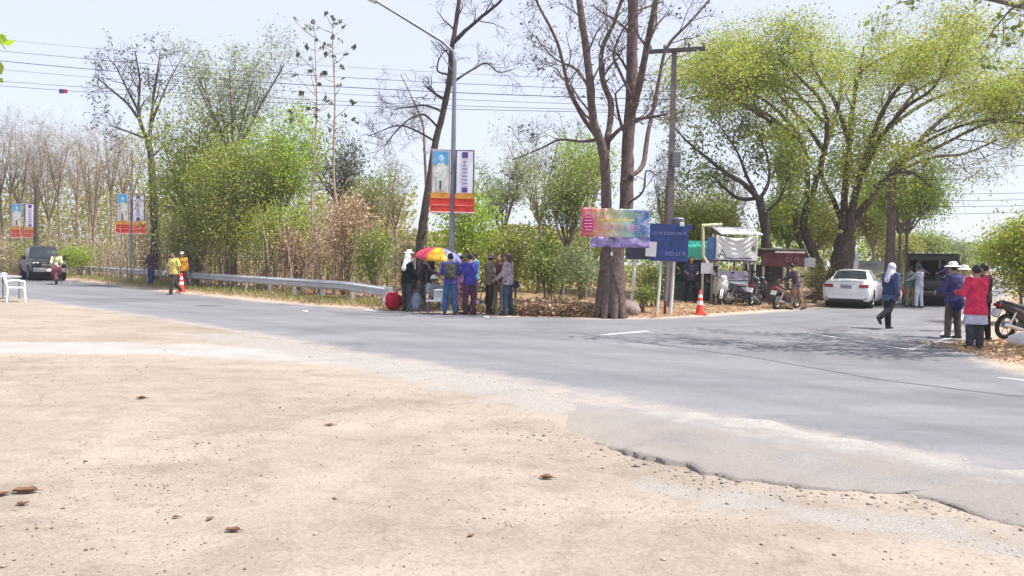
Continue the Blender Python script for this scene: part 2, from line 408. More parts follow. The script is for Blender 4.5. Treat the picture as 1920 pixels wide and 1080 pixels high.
tag(link('road', me, TAR, smooth=True), 'worn grey tarmac road bending past a side road', kind='structure')

# the old broken tarmac slab along the near edge: a real step above the sand
g = NT('old_tarmac')
base = g.ramp(g.noise(1.1, 7, 0.6), [(0.3, (0.245, 0.232, 0.232)), (0.7, (0.315, 0.298, 0.295))])
ag = g.ramp(g.noise(40, 4, rough=0.85), [(0.3, 0.62), (0.5, 1.0), (0.68, 1.3)])
base = g.mix(g.ramp(g.noise(1.7, 5), [(0.4, 0.3), (0.6, 1.0)]), base, g.mix(1.0, base, ag, 'MULTIPLY'))
tt = g.math('ADD', g.attr('across'), g.math('MULTIPLY', g.math('SUBTRACT', g.noise(1.3, 7, 0.9), 0.5), 2.2))
base = g.mix(g.ramp(tt, [(0.25, 0.5), (0.6, 0.0)]), base, g.ramp(g.noise(26, 6, rough=0.7), [(0.3, (0.27, 0.228, 0.20)), (0.7, (0.36, 0.31, 0.275))]))
edge_ = g.math('ADD', g.attr('across'), g.math('MULTIPLY', g.math('SUBTRACT', g.noise(2.2, 7, 0.5), 0.5), 0.7))
base = g.mix(g.ramp(edge_, [(0.55, 0.0), (0.75, 0.8), (0.95, 0.8)]), base, g.ramp(g.noise(48, 4, rough=0.8), [(0.33, (0.24, 0.23, 0.22)), (0.5, (0.40, 0.38, 0.36)), (0.7, (0.55, 0.53, 0.50))]))
lf = g.math('ADD', g.attr('begin'), g.math('MULTIPLY', g.math('SUBTRACT', g.noise(1.8, 7, 0.7), 0.5), 1.1))
base = g.mix(g.ramp(lf, [(0.2, 1.0), (0.75, 0.0)]), base, g.ramp(g.noise(26, 6, rough=0.7), [(0.3, (0.28, 0.245, 0.222)), (0.7, (0.36, 0.315, 0.285))]))
g.bump(g.noise(45, 6, rough=0.8), 0.8, 0.03)
SLAB = g.color(base, 0.92, 0.15)
cr = np.array(CRACK); L = np.concatenate([[0], np.cumsum(np.hypot(*np.diff(cr, axis=0).T))]); s = np.arange(0, L[-1], 0.035)
cx, cy = np.interp(s, L, cr[:, 0]), np.interp(s, L, cr[:, 1])
jag = (fbm(s * 2.2, s * 0 + 2, 5) - 0.47) * 0.34 + (fbm(s * 9, s * 0 + 7, 6, 5) - 0.47) * 0.16
tx, ty = np.gradient(cx), np.gradient(cy); tl = np.hypot(tx, ty); nxn, nyn = -ty / tl, tx / tl
cx = cx + nxn * jag; cy = cy + nyn * jag
na = np.array(NEAR[5:]); Ln = np.concatenate([[0], np.cumsum(np.hypot(*np.diff(na, axis=0).T))])
nss = np.linspace(np.interp(-3.2, na[:, 0], Ln), np.interp(8.0, na[:, 0], Ln), len(s))
ex, ey = np.interp(nss, Ln, na[:, 0]) + 0.55, np.interp(nss, Ln, na[:, 1]) + 0.45
lift = np.clip((cx + 0.3) / 0.9, 0, 1) * np.clip(3.2 * (fbm(s * 1.1, s * 0 + 1, 8) - 0.27), 0.0, 1.0)
V = []; NC = 26
for j in range(-1, NC + 1):
    t = max(0, j) / NC
    x = cx + (ex - cx) * t; y = cy + (ey - cy) * t
    z = np.where(lift > 0, 0.044 * lift * (1 - t) ** 1.5 + 0.006, 0) - 0.03 * (1 - np.clip(np.clip((cx - 0.0) / 1.2, 0, 1) * 2, 0, 1)) + (fbm(x * 3, y * 3, 4) - 0.5) * 0.016 - 0.032 * np.clip((t - 0.66 + 0.35 * (fbm(x * 1.6, y * 1.6, 14) - 0.5)) / 0.3, 0, 1) ** 1.3
    z = z - 0.045 * np.clip((0.15 - x + (fbm(x * 1.7, y * 1.7, 23) - 0.5) * 1.8 + 0.5 * t) / 1.2, 0, 1)
    if j == -1: z = np.full_like(z, -0.07); x = x - nxn * 0.004; y = y - nyn * 0.004
    V.append(np.stack([x, y, z], -1))
V = np.concatenate(V); n = len(s); idx = np.arange(len(V)).reshape(NC + 2, n)
q = np.stack([idx[:-1, :-1], idx[:-1, 1:], idx[1:, 1:], idx[1:, :-1]], -1).reshape(-1, 4)
me = np_mesh('old_tarmac_edge', V, [q[:, ::-1]]); attr(me, 'begin', np.clip((V[:, 0] + 0.2) / 1.9, 0, 1)); attr(me, 'across', np.repeat(np.clip(np.arange(-1, NC + 1), 0, NC) / NC, n))
tag(link('old_tarmac_edge', me, SLAB), 'broken edge of old grey tarmac standing above the sand', kind='structure')

# painted lines
WHITEP = mat('road_paint', (0.40, 0.40, 0.41), 0.8, var=0.45, scale=5)
def strip(name, line, wd, m, z=0.004, label=None):
    ln = np.array(line, float); L = np.concatenate([[0], np.cumsum(np.hypot(*np.diff(ln, axis=0).T))]); k = max(2, int(L[-1] / 0.4))
    s = np.linspace(0, L[-1], k); x, y = np.interp(s, L, ln[:, 0]), np.interp(s, L, ln[:, 1])
    tx, ty = np.gradient(x), np.gradient(y); tl = np.hypot(tx, ty)
    a = np.stack([x - ty / tl * wd / 2, y + tx / tl * wd / 2, np.full(k, z)], -1); b = np.stack([x + ty / tl * wd / 2, y - tx / tl * wd / 2, np.full(k, z)], -1)
    i = np.arange(k - 1); q = np.stack([i + k, i + k + 1, i + 1, i], -1)
    return tag(link(name, np_mesh(name, np.concatenate([a, b]), [q]), m), label, kind='structure')
strip('side_road_edge_line', [G(1705, 656)[:2], G(1790, 631)[:2], (10.35, 19.1), (25.2, 42.8), (109, 177.6)], 0.14, WHITEP, label='white painted line along the right edge of the side road')
strip('stop_line', [G(1130, 628)[:2], G(1215, 621)[:2]], 0.22, WHITEP, label='faded white painted bar near the big bare tree')
strip('give_way_line', [G(1500, 622)[:2], G(1700, 655)[:2]], 0.12, mat('faded_paint', (0.36, 0.36, 0.38), 0.8, var=0.3), label='faded white line across the mouth of the side road')
strip('road_edge_line', [G(1870, 708)[:2], (7.6, 11.0), (8.6, 9.2), (12.2, 3.8)], 0.12, WHITEP, label='white painted line by the right verge')
TARSEAL = mat('tar_seal', (0.115, 0.114, 0.128), 0.7, var=0.3, scale=3)
strip('tar_joint', [G(1065, 622)[:2], G(1180, 640)[:2], G(1400, 668)[:2], G(1650, 712)[:2], G(1920, 745)[:2], (9, 9.2)], 0.05, TARSEAL, label='dark tar joint running along the middle of the road')
strip('skid_mark', [G(1140, 630)[:2], G(1230, 645)[:2], G(1330, 655)[:2]], 0.16, mat('skid', (0.13, 0.13, 0.15), 0.8, var=0.3, scale=4), z=0.003, label='dark tyre mark on the tarmac at the road mouth')

# ------------------------------------------------------------------ trees
def unit(v): return v / (np.linalg.norm(v) + 1e-9)
class Tree:
    def __init__(s, seed): s.g = np.random.default_rng(seed); s.V = []; s.F = []; s.n = 0; s.tips = []; s.tipd = []
    def tube(s, pts, rad, k):
        pts = np.asarray(pts, float); m = len(pts)
        t = np.gradient(pts, axis=0); t /= (np.linalg.norm(t, axis=1, keepdims=True) + 1e-9)
        mean = unit(pts[-1] - pts[0]); ref = np.array([1., 0, 0]) if abs(mean[0]) < 0.7 else np.array([0, 1., 0])
        a = ref - t * (t @ ref)[:, None]; a /= (np.linalg.norm(a, axis=1, keepdims=True) + 1e-9); b = np.cross(t, a)
        th = np.arange(k) * 2 * np.pi / k
        ring = pts[:, None, :] + (a[:, None, :] * np.cos(th)[None, :, None] + b[:, None, :] * np.sin(th)[None, :, None]) * np.asarray(rad)[:, None, None]
        s.V.append(ring.reshape(-1, 3))
        i = np.arange(m - 1)[:, None] * k; j = np.arange(k)[None, :]; j2 = (j + 1) % k
        s.F.append((np.stack([i + j, i + j2, i + k + j2, i + k + j], -1).reshape(-1, 4)) + s.n); s.n += m * k
    def limb(s, pts, r0, r1, sub, lev=0, k=9, smooth=4, t0=0.3):
        """main limb through given points, then random sub-branches"""
        pts = np.asarray(pts, float); m = len(pts)
        if smooth > 1 and m > 2:                       # Catmull-Rom
            out = []
            for i in range(m - 1):
                p0, p1, p2, p3 = pts[max(i - 1, 0)], pts[i], pts[i + 1], pts[min(i + 2, m - 1)]
                for u in np.arange(smooth) / smooth:
                    out.append(0.5 * (2 * p1 + (p2 - p0) * u + (2 * p0 - 5 * p1 + 4 * p2 - p3) * u * u + (3 * p1 - p0 - 3 * p2 + p3) * u ** 3))
            out.append(pts[-1]); pts = np.array(out)
            ln = np.linalg.norm(pts[-1] - pts[0]); pts[1:-1] += s.g.normal(0, 1, (len(pts) - 2, 3)) * r0 * 0.05
        rad = np.linspace(r0, r1, len(pts)) * (1 + s.g.normal(0, 0.04, len(pts)))
        s.tube(pts, rad, k)
        s.kids(pts, rad, sub, lev, t0)
    def tubes(s, Q, rad, k):
        """many equal-length branches at once: Q (N,m,3), rad (N,m)"""
        N, m, _ = Q.shape
        t = np.empty_like(Q); t[:, 1:-1] = Q[:, 2:] - Q[:, :-2]; t[:, 0] = Q[:, 1] - Q[:, 0]; t[:, -1] = Q[:, -1] - Q[:, -2]
        t /= (np.linalg.norm(t, axis=2, keepdims=True) + 1e-9)
        mean = Q[:, -1] - Q[:, 0]; mean /= (np.linalg.norm(mean, axis=1, keepdims=True) + 1e-9)
        ref = np.where(np.abs(mean[:, :1]) < 0.7, np.array([[1., 0, 0]]), np.array([[0, 1., 0]]))[:, None, :]
        a = ref - t * np.sum(t * ref, axis=2, keepdims=True); a /= (np.linalg.norm(a, axis=2, keepdims=True) + 1e-9); b = np.cross(t, a)
        th = np.arange(k) * 2 * np.pi / k
        ring = Q[:, :, None, :] + (a[:, :, None, :] * np.cos(th)[:, None] + b[:, :, None, :] * np.sin(th)[:, None]) * rad[:, :, None, None]
        s.V.append(ring.reshape(-1, 3))
        i = np.arange(m - 1)[:, None] * k; j = np.arange(k)[None, :]; j2 = (j + 1) % k
        f = np.stack([i + j, i + j2, i + k + j2, i + k + j], -1).reshape(1, -1, 4) + (np.arange(N) * m * k)[:, None, None]
        s.F.append(f.reshape(-1, 4) + s.n); s.n += N * m * k
    def kids(s, pts, rad, sub, lev, t0=0.25):
        s.grow(np.asarray(pts)[None], np.asarray(rad)[None], sub, lev, t0)
    def grow(s, PT, RD, sub, lev, t0):
        N, m, _ = PT.shape
        if lev >= len(sub):
            d = PT[:, -1] - PT[:, 0]
            for f in (0.35, 0.6, 0.8, 1.0):
                i = int(f * (m - 1)); s.tips.extend(list(PT[:, i]))
            return
        n, L, spread, up, rr = sub[lev]
        seg = m - 1; g = s.g
        t = t0 + (1 - t0) * (np.arange(n)[None, :] + g.random((N, n))) / n if n > 1 else np.full((N, n), .7)
        x = t * seg; i = np.minimum(x.astype(int), seg - 1); u = (x - i)[..., None]; ii = np.arange(N)[:, None]
        p0, p1 = PT[ii, i], PT[ii, i + 1]; p = (p0 * (1 - u) + p1 * u).reshape(-1, 3); r = (RD[ii, i] * (1 - u[..., 0]) + RD[ii, i + 1] * u[..., 0]).ravel()
        nrm = lambda v: v / (np.linalg.norm(v, axis=-1, keepdims=True) + 1e-9)
        tan = nrm(p1 - p0).reshape(-1, 3); per = nrm(np.cross(tan, g.normal(size=tan.shape)))
        d = nrm(tan * 0.75 + per * spread + np.array([0, 0, up])); K = len(p)
        ln = (L * (1.15 - 0.55 * t.ravel()) * g.uniform(0.6, 1.25, K))[:, None]; ms = 5 if lev < 1 else (4 if lev < 2 else 3)
        Q = [p]; dd = d
        for k in range(ms):
            dd = nrm(dd + g.normal(0, 0.2, (K, 3)) + np.array([0, 0, up * 0.22])); Q.append(Q[-1] + dd * ln / ms)
        Q = np.stack(Q, 1); rc = np.maximum(r * rr, 0.0065); ra = rc[:, None] * np.linspace(1, 0.4, ms + 1)[None]
        ra = np.maximum(ra, .0045); mr = rc.mean()
        s.tubes(Q, ra, 6 if mr > 0.045 else (4 if mr > 0.016 else 3))
        s.grow(Q, ra, sub, lev + 1, 0.25)
    def leaves(s, per, size, spread, aspect=0.55, flat=0.0, droop=0.0, pick=1.0):
        if not s.tips: return None
        T = np.array(s.tips)
        if pick < 1: T = T[s.g.random(len(T)) < pick]
        c = np.repeat(T, per, axis=0); c = c + s.g.normal(0, 1, c.shape) * np.array([spread, spread, spread * (1 - 0.6 * flat)])
        return leaf_quads(s.g, c, size, aspect, flat, droop)
def leaf_quads(g, c, size, aspect=0.55, flat=0.0, droop=0.0):
    n = len(c)
    u = g.normal(size=(n, 3)); u[:, 2] = u[:, 2] * (1 - flat) - droop; u /= np.linalg.norm(u, axis=1, keepdims=True)
    w = g.normal(size=(n, 3)); w[:, :2] *= (1 - 0.75 * flat); w[:, 2] += 1.2 * flat
    v = np.cross(w, u); v /= (np.linalg.norm(v, axis=1, keepdims=True) + 1e-9); nn = np.cross(u, v)
    sz = size * g.uniform(0.55, 1.35, n)[:, None]
    a = c - u * sz * 0.5; b = c + v * sz * aspect * 0.5 - u * sz * 0.05 + nn * sz * 0.08; d = c + u * sz * 0.5; e = c - v * sz * aspect * 0.5 - u * sz * 0.05 + nn * sz * 0.08
    V = np.stack([a, b, d, e], 1).reshape(-1, 3)
    return V
def quads_mesh(name, V): return np_mesh(name, V, [np.arange(len(V)).reshape(-1, 4)])
def finish(t, name, label, cat, base, barkm, leafm, leafV, group=None):
    o = thing(name, label, cat, base, group=group)
    b = np.asarray(base, float)
    me = np_mesh('trunk', np.concatenate(t.V) - b, [np.concatenate(t.F)])
    link('trunk', me, barkm, o, smooth=True)
    if leafV is not None:
        link('crown', quads_mesh('crown', np.concatenate(leafV) - b if isinstance(leafV, list) else leafV - b), leafm, o)
    return o

B_GREY = bark('bark_grey', (0.20, 0.165, 0.155)); B_DARK = bark('bark_dark', (0.075, 0.06, 0.055)); B_BROWN = bark('bark_brown', (0.125, 0.09, 0.08)); B_PALE = bark('bark_pale', (0.36, 0.28, 0.21))
B_TWIG = bark('bark_twig', (0.25, 0.195, 0.145))
L_YEL = leafmat('leaf_yellow_green', [(0.24, 0.35, 0.03), (0.38, 0.45, 0.04), (0.18, 0.28, 0.03), (0.46, 0.46, 0.07), (0.34, 0.29, 0.08)], .55)
L_BRI = leafmat('leaf_bright', [(0.25, 0.43, 0.02), (0.40, 0.54, 0.03), (0.17, 0.32, 0.02), (0.48, 0.55, 0.06)], 0.55)
L_MID = leafmat('leaf_mid', [(0.19, 0.28, 0.045), (0.30, 0.37, 0.06), (0.14, 0.21, 0.04), (0.38, 0.41, 0.10)], 0.5)
L_PALE = leafmat('leaf_pale', [(0.25, 0.33, 0.14), (0.36, 0.42, 0.18), (0.19, 0.27, 0.12), (0.42, 0.45, 0.22)], 0.45)
L_DARK = leafmat('leaf_dark', [(0.065, 0.095, 0.05), (0.12, 0.15, 0.07), (0.05, 0.07, 0.045), (0.16, 0.17, 0.09)], 0.4)
L_BROWN = leafmat('leaf_brown', [(0.34, 0.27, 0.16), (0.44, 0.36, 0.22), (0.27, 0.22, 0.12), (0.40, 0.37, 0.18), (0.33, 0.33, 0.13)], 0.35)
L_RUST = leafmat('leaf_rust', [(0.42, 0.26, 0.15), (0.52, 0.36, 0.23), (0.31, 0.18, 0.10), (0.56, 0.43, 0.29)], 0.3)
L_OLIVE = leafmat('leaf_olive', [(0.29, 0.31, 0.05), (0.39, 0.38, 0.08), (0.22, 0.25, 0.05), (0.42, 0.36, 0.12)], 0.45)

def PP(pts, Y, dy=None):
    """points through pixels at depth Y, each given its own depth offset"""
    return np.array([P(x, y, Y + (dy[i] if dy is not None else 0.0)) for i, (x, y) in enumerate(pts)])
def ground_at(px, Y):
    p = P(px, 500, Y); return np.array([p[0], p[1], gheight(p[0], p[1]) - 0.03])

# --- the big bare tree with twin trunks at the corner
Y0 = 22.6; t = Tree(11)
base = ground_at(1146, Y0)
SUBB = [(8, 1.9, 0.9, 0.25, 0.30), (6, 0.95, 0.8, 0.15, 0.45), (5, 0.5, 0.8, 0.05, 0.5)]
SUBS = [(7, 1.2, 0.9, 0.2, 0.40), (5, 0.65, 0.8, 0.1, 0.5), (4, 0.38, 0.8, 0.0, 0.6)]
tr = np.vstack([[base], PP([(1146, 560), (1149, 500), (1152, 440), (1160, 400)], Y0)])
t.limb(tr, 0.38, 0.31, [], k=14, smooth=4); t.tips = []; t.tipd = []
for a in np.arange(9) * 0.7:                           # root flare
    q = base + np.array([math.cos(a) * 0.52, math.sin(a) * 0.48, 0.0]); t.tube([q + [0, 0, -0.10], base + [math.cos(a) * 0.37, math.sin(a) * 0.36, 0.10], base + [math.cos(a) * 0.29, math.sin(a) * 0.29, 0.5], base + [math.cos(a) * 0.22, math.sin(a) * 0.22, 1.3]], [0.06, 0.11, 0.14, 0.14], 8)
t.limb(PP([(1160, 440), (1172, 400), (1176, 330), (1177, 270), (1183, 190), (1185, 100), (1188, 0), (1192, -90), (1196, -160)], Y0, [0, .1, .2, .3, .4, .5,   .6, .7, .9]), 0.205, 0.13, SUBB, k=11, t0=0.35)
t.limb(PP([(1146, 450), (1138, 390), (1135, 320), (1127, 270), (1113, 228), (1106, 150), (1096, 70), (1084, -20), (1075, -110)], Y0, [0, -.1, -.3, -.4, -.5, -.6, -.6, -.5, -.4]), 0.155, 0.08, SUBB, k=10, t0=0.45)
t.limb(PP([(1134, 300), (1142, 240), (1146, 195), (1130, 150), (1128, 95), (1150, 45), (1166, -5), (1180, -80)], Y0, [0, .3, .5, .6, .8, 1, 1.1, 1.2]), 0.105, 0.04, SUBS, k=7)
t.limb(PP([(1118, 255), (1090, 215), (1066, 165), (1060, 140), (1045, 80), (1015, 20), (985, -40)], Y0, [0, -.2, -.5, -.6, -.9, -1.2, -1.5]), 0.07, 0.025, SUBS, k=6)
t.limb(PP([(1143, 262), (1165, 240), (1190, 226), (1222, 219), (1250, 214)], Y0, [0, -.4, -.6, -.8, -1.0]), 0.07, 0.03, SUBS, k=6)
t.limb(PP([(1182, 330), (1205, 310), (1215, 250), (1232, 170), (1250, 90), (1290, 45), (1330, 0), (1372, -50)], Y0, [0, .4, .8, 1.1, 1.4, 1.6, 1.8, 2]), 0.075, 0.025, SUBS, k=6)
t.limb(PP([(1184, 215), (1197, 165), (1210, 100), (1222, 40), (1236, -30), (1250, -110)], Y0, [.3, -.1, -.4, -.6, -.8, -1]), 0.115, 0.06, SUBS, k=7)
t.limb(PP([(1120, 262), (1085, 265), (1050, 262), (1010, 280), (960, 300)], Y0, [0, .5, .9, 1.2, 1.6]), 0.05, 0.015, SUBS, k=5)
t.limb(PP([(1108, 170), (1080, 130), (1040, 110), (1005, 70)], Y0, [0, .4, .8, 1.2]), 0.05, 0.015, SUBS, k=5)
t.limb(PP([(1183, 180), (1160, 130), (1150, 100), (1172, 50), (1205, 20)], Y0, [0, -.4, -.8, -1, -1.2]), 0.05, 0.018, SUBS, k=5)
t.limb(PP([(1178, 380), (1205, 360), (1212, 320), (1232, 330)], Y0, [0, -.3, -.4, -.3]), 0.04, 0.015, SUBS[1:], k=5)
finish(t, 'tree', 'huge bare twin-trunked tree at the road corner carrying the colourful banner', 'tree', base, B_BROWN, L_DARK, t.leaves(1, 0.10, 0.08, pick=0.16))

# --- leaning bare tree beside the street lamp
Y0 = 27.0; t = Tree(21); base = ground_at(781, Y0)
t.limb(np.vstack([[base], PP([(786, 470), (796, 400), (808, 320), (818, 260), (833, 200), (843, 150), (847, 90), (856, 40), (862, -20), (866, -90)], Y0, [0, 0, .1, .2, .2, .3, .4, .5, .6, .8])]), 0.155, 0.06, SUBS, k=9, t0=0.5)
t.limb(PP([(848, 82), (872, 58), (905, 30), (940, 0), (975, -50)], Y0, [.4, .2, 0, -.3, -.5]), 0.08, 0.03, SUBS, k=6)
t.limb(PP([(845, 160), (862, 145), (890, 128), (912, 118), (935, 135), (960, 130)], Y0, [.3, .5, .8, 1, 1.2, 1.4]), 0.05, 0.016, SUBS, k=5)
t.limb(PP([(836, 188), (815, 175), (800, 163)], Y0, [.2, -.1, -.3]), 0.06, 0.035, SUBS[1:], k=5)
t.limb(PP([(840, 140), (820, 132), (826, 105), (845, 88)], Y0, [.3, 0, -.2, -.4]), 0.04, 0.015, SUBS[1:], k=5)
t.limb(PP([(830, 210), (800, 198), (770, 200), (740, 205)], Y0, [.2, .5, .9, 1.2]), 0.045, 0.013, SUBS, k=5)
t.limb(PP([(822, 240), (795, 215), (765, 225), (735, 255), (722, 275)], Y0, [.2, -.3, -.8, -1, -1.2]), 0.045, 0.013, SUBS, k=5)
t.limb(PP([(815, 265), (780, 245), (745, 235), (705, 250), (690, 255)], Y0, [.2, .5, 1, 1.4, 1.8]), 0.04, 0.012, SUBS, k=5)
finish(t, 'tree', 'leaning bare grey tree behind the street lamp with portrait banners', 'tree', base, B_DARK, None, None)
t = Tree(22); base = ground_at(797, 28.5)
t.limb(np.vstack([[base], PP([(800, 400), (797, 300), (792, 230), (775, 190), (752, 140)], 28.5)]), 0.07, 0.015, SUBS, k=6)
finish(t, 'tree', 'thin bare sapling just left of the leaning grey tree', 'tree', base, B_TWIG, None, None)

# --- dark many-limbed tree between the banner stall and the rain tree
Y0 = 33.0; t = Tree(31); base = ground_at(1440, Y0)
t.limb(np.vstack([[base], PP([(1438, 480), (1434, 420), (1424, 372)], Y0)]), 0.24, 0.17, [], k=9)
t.limb(PP([(1426, 378), (1395, 345), (1372, 332), (1345, 312), (1318, 290), (1285, 262), (1262, 235)], Y0, [0, -.2, -.5, -.8, -1, -1.2, -1.4]), 0.12, 0.03, SUBS, k=7)
t.limb(PP([(1420, 372), (1385, 372), (1358, 352), (1335, 330), (1300, 325)], Y0, [0, .3, .6, 1, 1.4]), 0.10, 0.02, SUBS, k=6)
t.limb(PP([(1425, 372), (1440, 345), (1442, 310), (1430, 270), (1415, 230)], Y0, [0, .3, .5, .8, 1]), 0.09, 0.02, SUBS, k=6)
t.limb(PP([(1424, 375), (1400, 330), (1385, 290), (1360, 250), (1335, 215)], Y0, [0, .5, 1, 1.4, 1.8]), 0.09, 0.02, SUBS, k=6)
t.limb(PP([(1434, 400), (1460, 375), (1475, 340), (1490, 310)], Y0, [0, -.4, -.8, -1.2]), 0.07, 0.02, SUBS, k=6)
finish(t, 'tree', 'dark wiry tree with few leaves behind the white cloth banner', 'tree', base, B_DARK, L_MID, t.leaves(2, 0.16, 0.2, pick=0.55))

# --- the rain tree
Y0 = 36.0; t = Tree(41); base = ground_at(1560, Y0)
t.limb(np.vstack([[base + [0.1, 0, 0]], PP([(1572, 520), (1580, 480), (1588, 440)], Y0)]), 0.62, 0.40, [], k=14)
t.limb(np.vstack([[base + [-0.6, -0.3, 0]], PP([(1540, 510), (1518, 460), (1505, 420)], Y0)]), 0.25, 0.17, [], k=10)
t.limb(np.vstack([[base + [-1.0, 0.2, 0]], PP([(1545, 540), (1520, 500), (1495, 440), (1490, 380)], Y0)]), 0.16, 0.10, [], k=8)
t.tips = []
SUBR = [(8, 2.5, 0.95, 0.16, 0.42), (6, 1.3, 0.9, 0.10, 0.5), (4, 0.75, 0.85, 0.05, 0.5)]
limbs = [
    ([(1585, 450), (1620, 390), (1665, 330), (1710, 280), (1765, 225), (1830, 180), (1900, 150)], .36, 2.0),
    ([(1650, 345), (1700, 300), (1760, 275), (1830, 240), (1915, 215)], .20, -2.0),
    ([(1640, 350), (1690, 318), (1750, 295), (1810, 288), (1870, 262)], .17, 0.5),
    ([(1588, 440), (1605, 360), (1625, 290), (1650, 220), (1690, 150), (1740, 95)], .36, -1.5),
    ([(1625, 290), (1665, 240), (1720, 170), (1790, 110), (1860, 80)], .20, 3.0),
    ([(1580, 430), (1585, 350), (1592, 270), (1600, 190), (1610, 110), (1620, 60)], .36, 0.5),
    ([(1592, 270), (1570, 200), (1540, 140), (1520, 85)], .20, -3.0),
    ([(1505, 425), (1530, 340), (1548, 270), (1545, 200), (1500, 130), (1460, 85)], .28, -2.5),
    ([(1548, 290), (1515, 240), (1480, 200), (1440, 150), (1390, 115)], .18, 2.5),
    ([(1505, 420), (1515, 340), (1505, 270), (1470, 220), (1420, 180), (1360, 155)], .24, -1.0),
    ([(1490, 385), (1475, 320), (1460, 260), (1430, 215), (1380, 195), (1325, 170)], .16, 1.5),
    ([(1505, 270), (1465, 235), (1440, 225), (1400, 200), (1345, 130)], .14, -3.5),
    ([(1590, 440), (1560, 370), (1540, 320), (1560, 240), (1580, 150), (1560, 70)], .26, 3.5),
    ([(1605, 400), (1650, 350), (1690, 320), (1720, 330), (1745, 350)], .14, -2.5),
    ([(1505, 270), (1440, 215), (1380, 190), (1320, 180), (1285, 185)], .15, .5),
    ([(1545, 230), (1480, 160), (1400, 130), (1330, 120)], .15, -1.5),
    ([(1665, 240), (1740, 190), (1820, 160), (1910, 130), (1960, 140)], .16, 1.0),
    ([(1710, 280), (1790, 240), (1860, 225), (1940, 235)], .14, -3.0),
    ([(1610, 110), (1660, 80), (1720, 60), (1780, 70)], .13, 1.5),
    ([(1610, 340), (1650, 260), (1700, 200), (1750, 160), (1790, 60)], .22, -4.0),
]
for pts, r, dz in limbs:
    k = len(pts); pts = [(x_, y_ + 26 * min(1, max(0, (170 - y_) / 60))) for x_, y_ in pts]; t.limb(PP(pts, Y0, np.linspace(0, dz, k) + np.linspace(0, 1, k) ** 2 * dz * 0.6), r * .55, 0.035, SUBR, k=8, t0=0.52)
tip = np.array(t.tips); g_ = np.random.default_rng(5)
def to_px(p):
    d = p - np.array([0, 0, CAMH]); w_ = d @ _F; return 960 + FPX * (d @ _R) / w_, 540 - FPX * (d @ _U) / w_
tx_, ty_ = to_px(tip); under = np.interp(tx_, [1270, 1400, 1600, 1800, 1950], [225, 215, 205, 225, 280])
keep = (ty_ < under) | (g_.random(len(tip)) < .25); tip = tip[keep]
if len(tip) > 12000: tip = tip[g_.choice(len(tip), 12000, replace=False)]
lv = leaf_quads(g_, np.repeat(tip, 8, axis=0) + g_.normal(0, 1, (len(tip) * 8, 3)) * [.48, .48, .15], 0.105, .6, .5)
extra = []                                            # hanging creeper foliage inside the crown
for (px, py, rx, ry, n) in [(1482, 300, 34, 75, 6500), (1470, 390, 22, 36, 1500), (1590, 310, 62, 50, 4600), (1645, 260, 50, 45, 2200), (1535, 385, 30, 40, 1500), (1700, 285, 45, 26, 1300), (1440, 250, 60, 24, 1600), (1560, 230, 80, 30, 1800)]:
    c = np.array([P(px + a * rx, py + b * ry, Y0 + d) for a, b, d in zip(g_.normal(0, .55, n), g_.normal(0, .55, n), g_.normal(0, 1.3, n))])
    extra.append(leaf_quads(g_, c, 0.12, 0.65, 0.1))
finish(t, 'tree', 'great spreading yellow-green rain tree over the white car', 'tree', base, bark('bark_rain', (0.095, 0.07, 0.062)), L_YEL, [lv] + extra)

# --- generic leafy or bare tree filling an ellipse of the picture
def blob_tree(label, px, Y, top, spread_px, bark_m, leaf_m, seed, trunk_px=None, nl=4, lsize=0.16, per=3, pick=1.0, lspread=0.25, low=None, stems=1, r=0.09, flat=0.0, bare=False, group=None, name='tree', lens=1.0, cat='tree', fork=0.35):
    t = Tree(seed); g = t.g; base = ground_at(px, Y); z1 = P(px, top, Y)[2]; sc = Y / FPX; wid = spread_px * sc
    H = z1 - base[2]; lowz = base[2] + H * fork if low is None else P(px, low, Y)[2]
    for sI in range(stems):
        b = base + np.array([g.normal(0, 0.12 * stems), g.normal(0, 0.12 * stems), 0]) if stems > 1 else base
        lean = g.normal(0, 0.25, 2) * (1 if stems == 1 else 2.2)
        mid = np.array([b[0] + lean[0] * .5, b[1] + lean[1] * .5, lowz])
        t.limb([b, (b + mid) / 2 + g.normal(0, .06, 3) * [1, 1, 0], mid], r, r * 0.75, [], k=7, smooth=3); t.tips = [] if sI == 0 and stems == 1 else t.tips
        for q in range(nl):
            a = 2 * math.pi * (q + g.random()) / nl; rad = wid * g.uniform(0.35, 1.0)
            end = np.array([mid[0] + math.cos(a) * rad, mid[1] + math.sin(a) * rad, lowz + (z1 - lowz) * g.uniform(0.55, 1.02)])
            m2 = mid * 0.5 + end * 0.5 + np.array([0, 0, -0.12 * (z1 - lowz)]) * g.uniform(-0.6, 1)
            L = np.linalg.norm(end - mid)
            t.limb([mid, m2, end], r * 0.6, r * 0.14, [(6, L * 0.42 * lens, 0.9, 0.22, 0.5), (4, L * 0.24 * lens, 0.8, 0.12, 0.55), (3, L * 0.14 * lens, 0.8, 0.05, 0.6)], k=5, smooth=3)
    lv = None if bare else t.leaves(per * 2 if pick > .4 else per, lsize * .68, lspread * 1.05, flat=flat, pick=pick * .62 if pick > .4 else pick)
    return finish(t, name, label, cat, base, bark_m, leaf_m, lv, group)

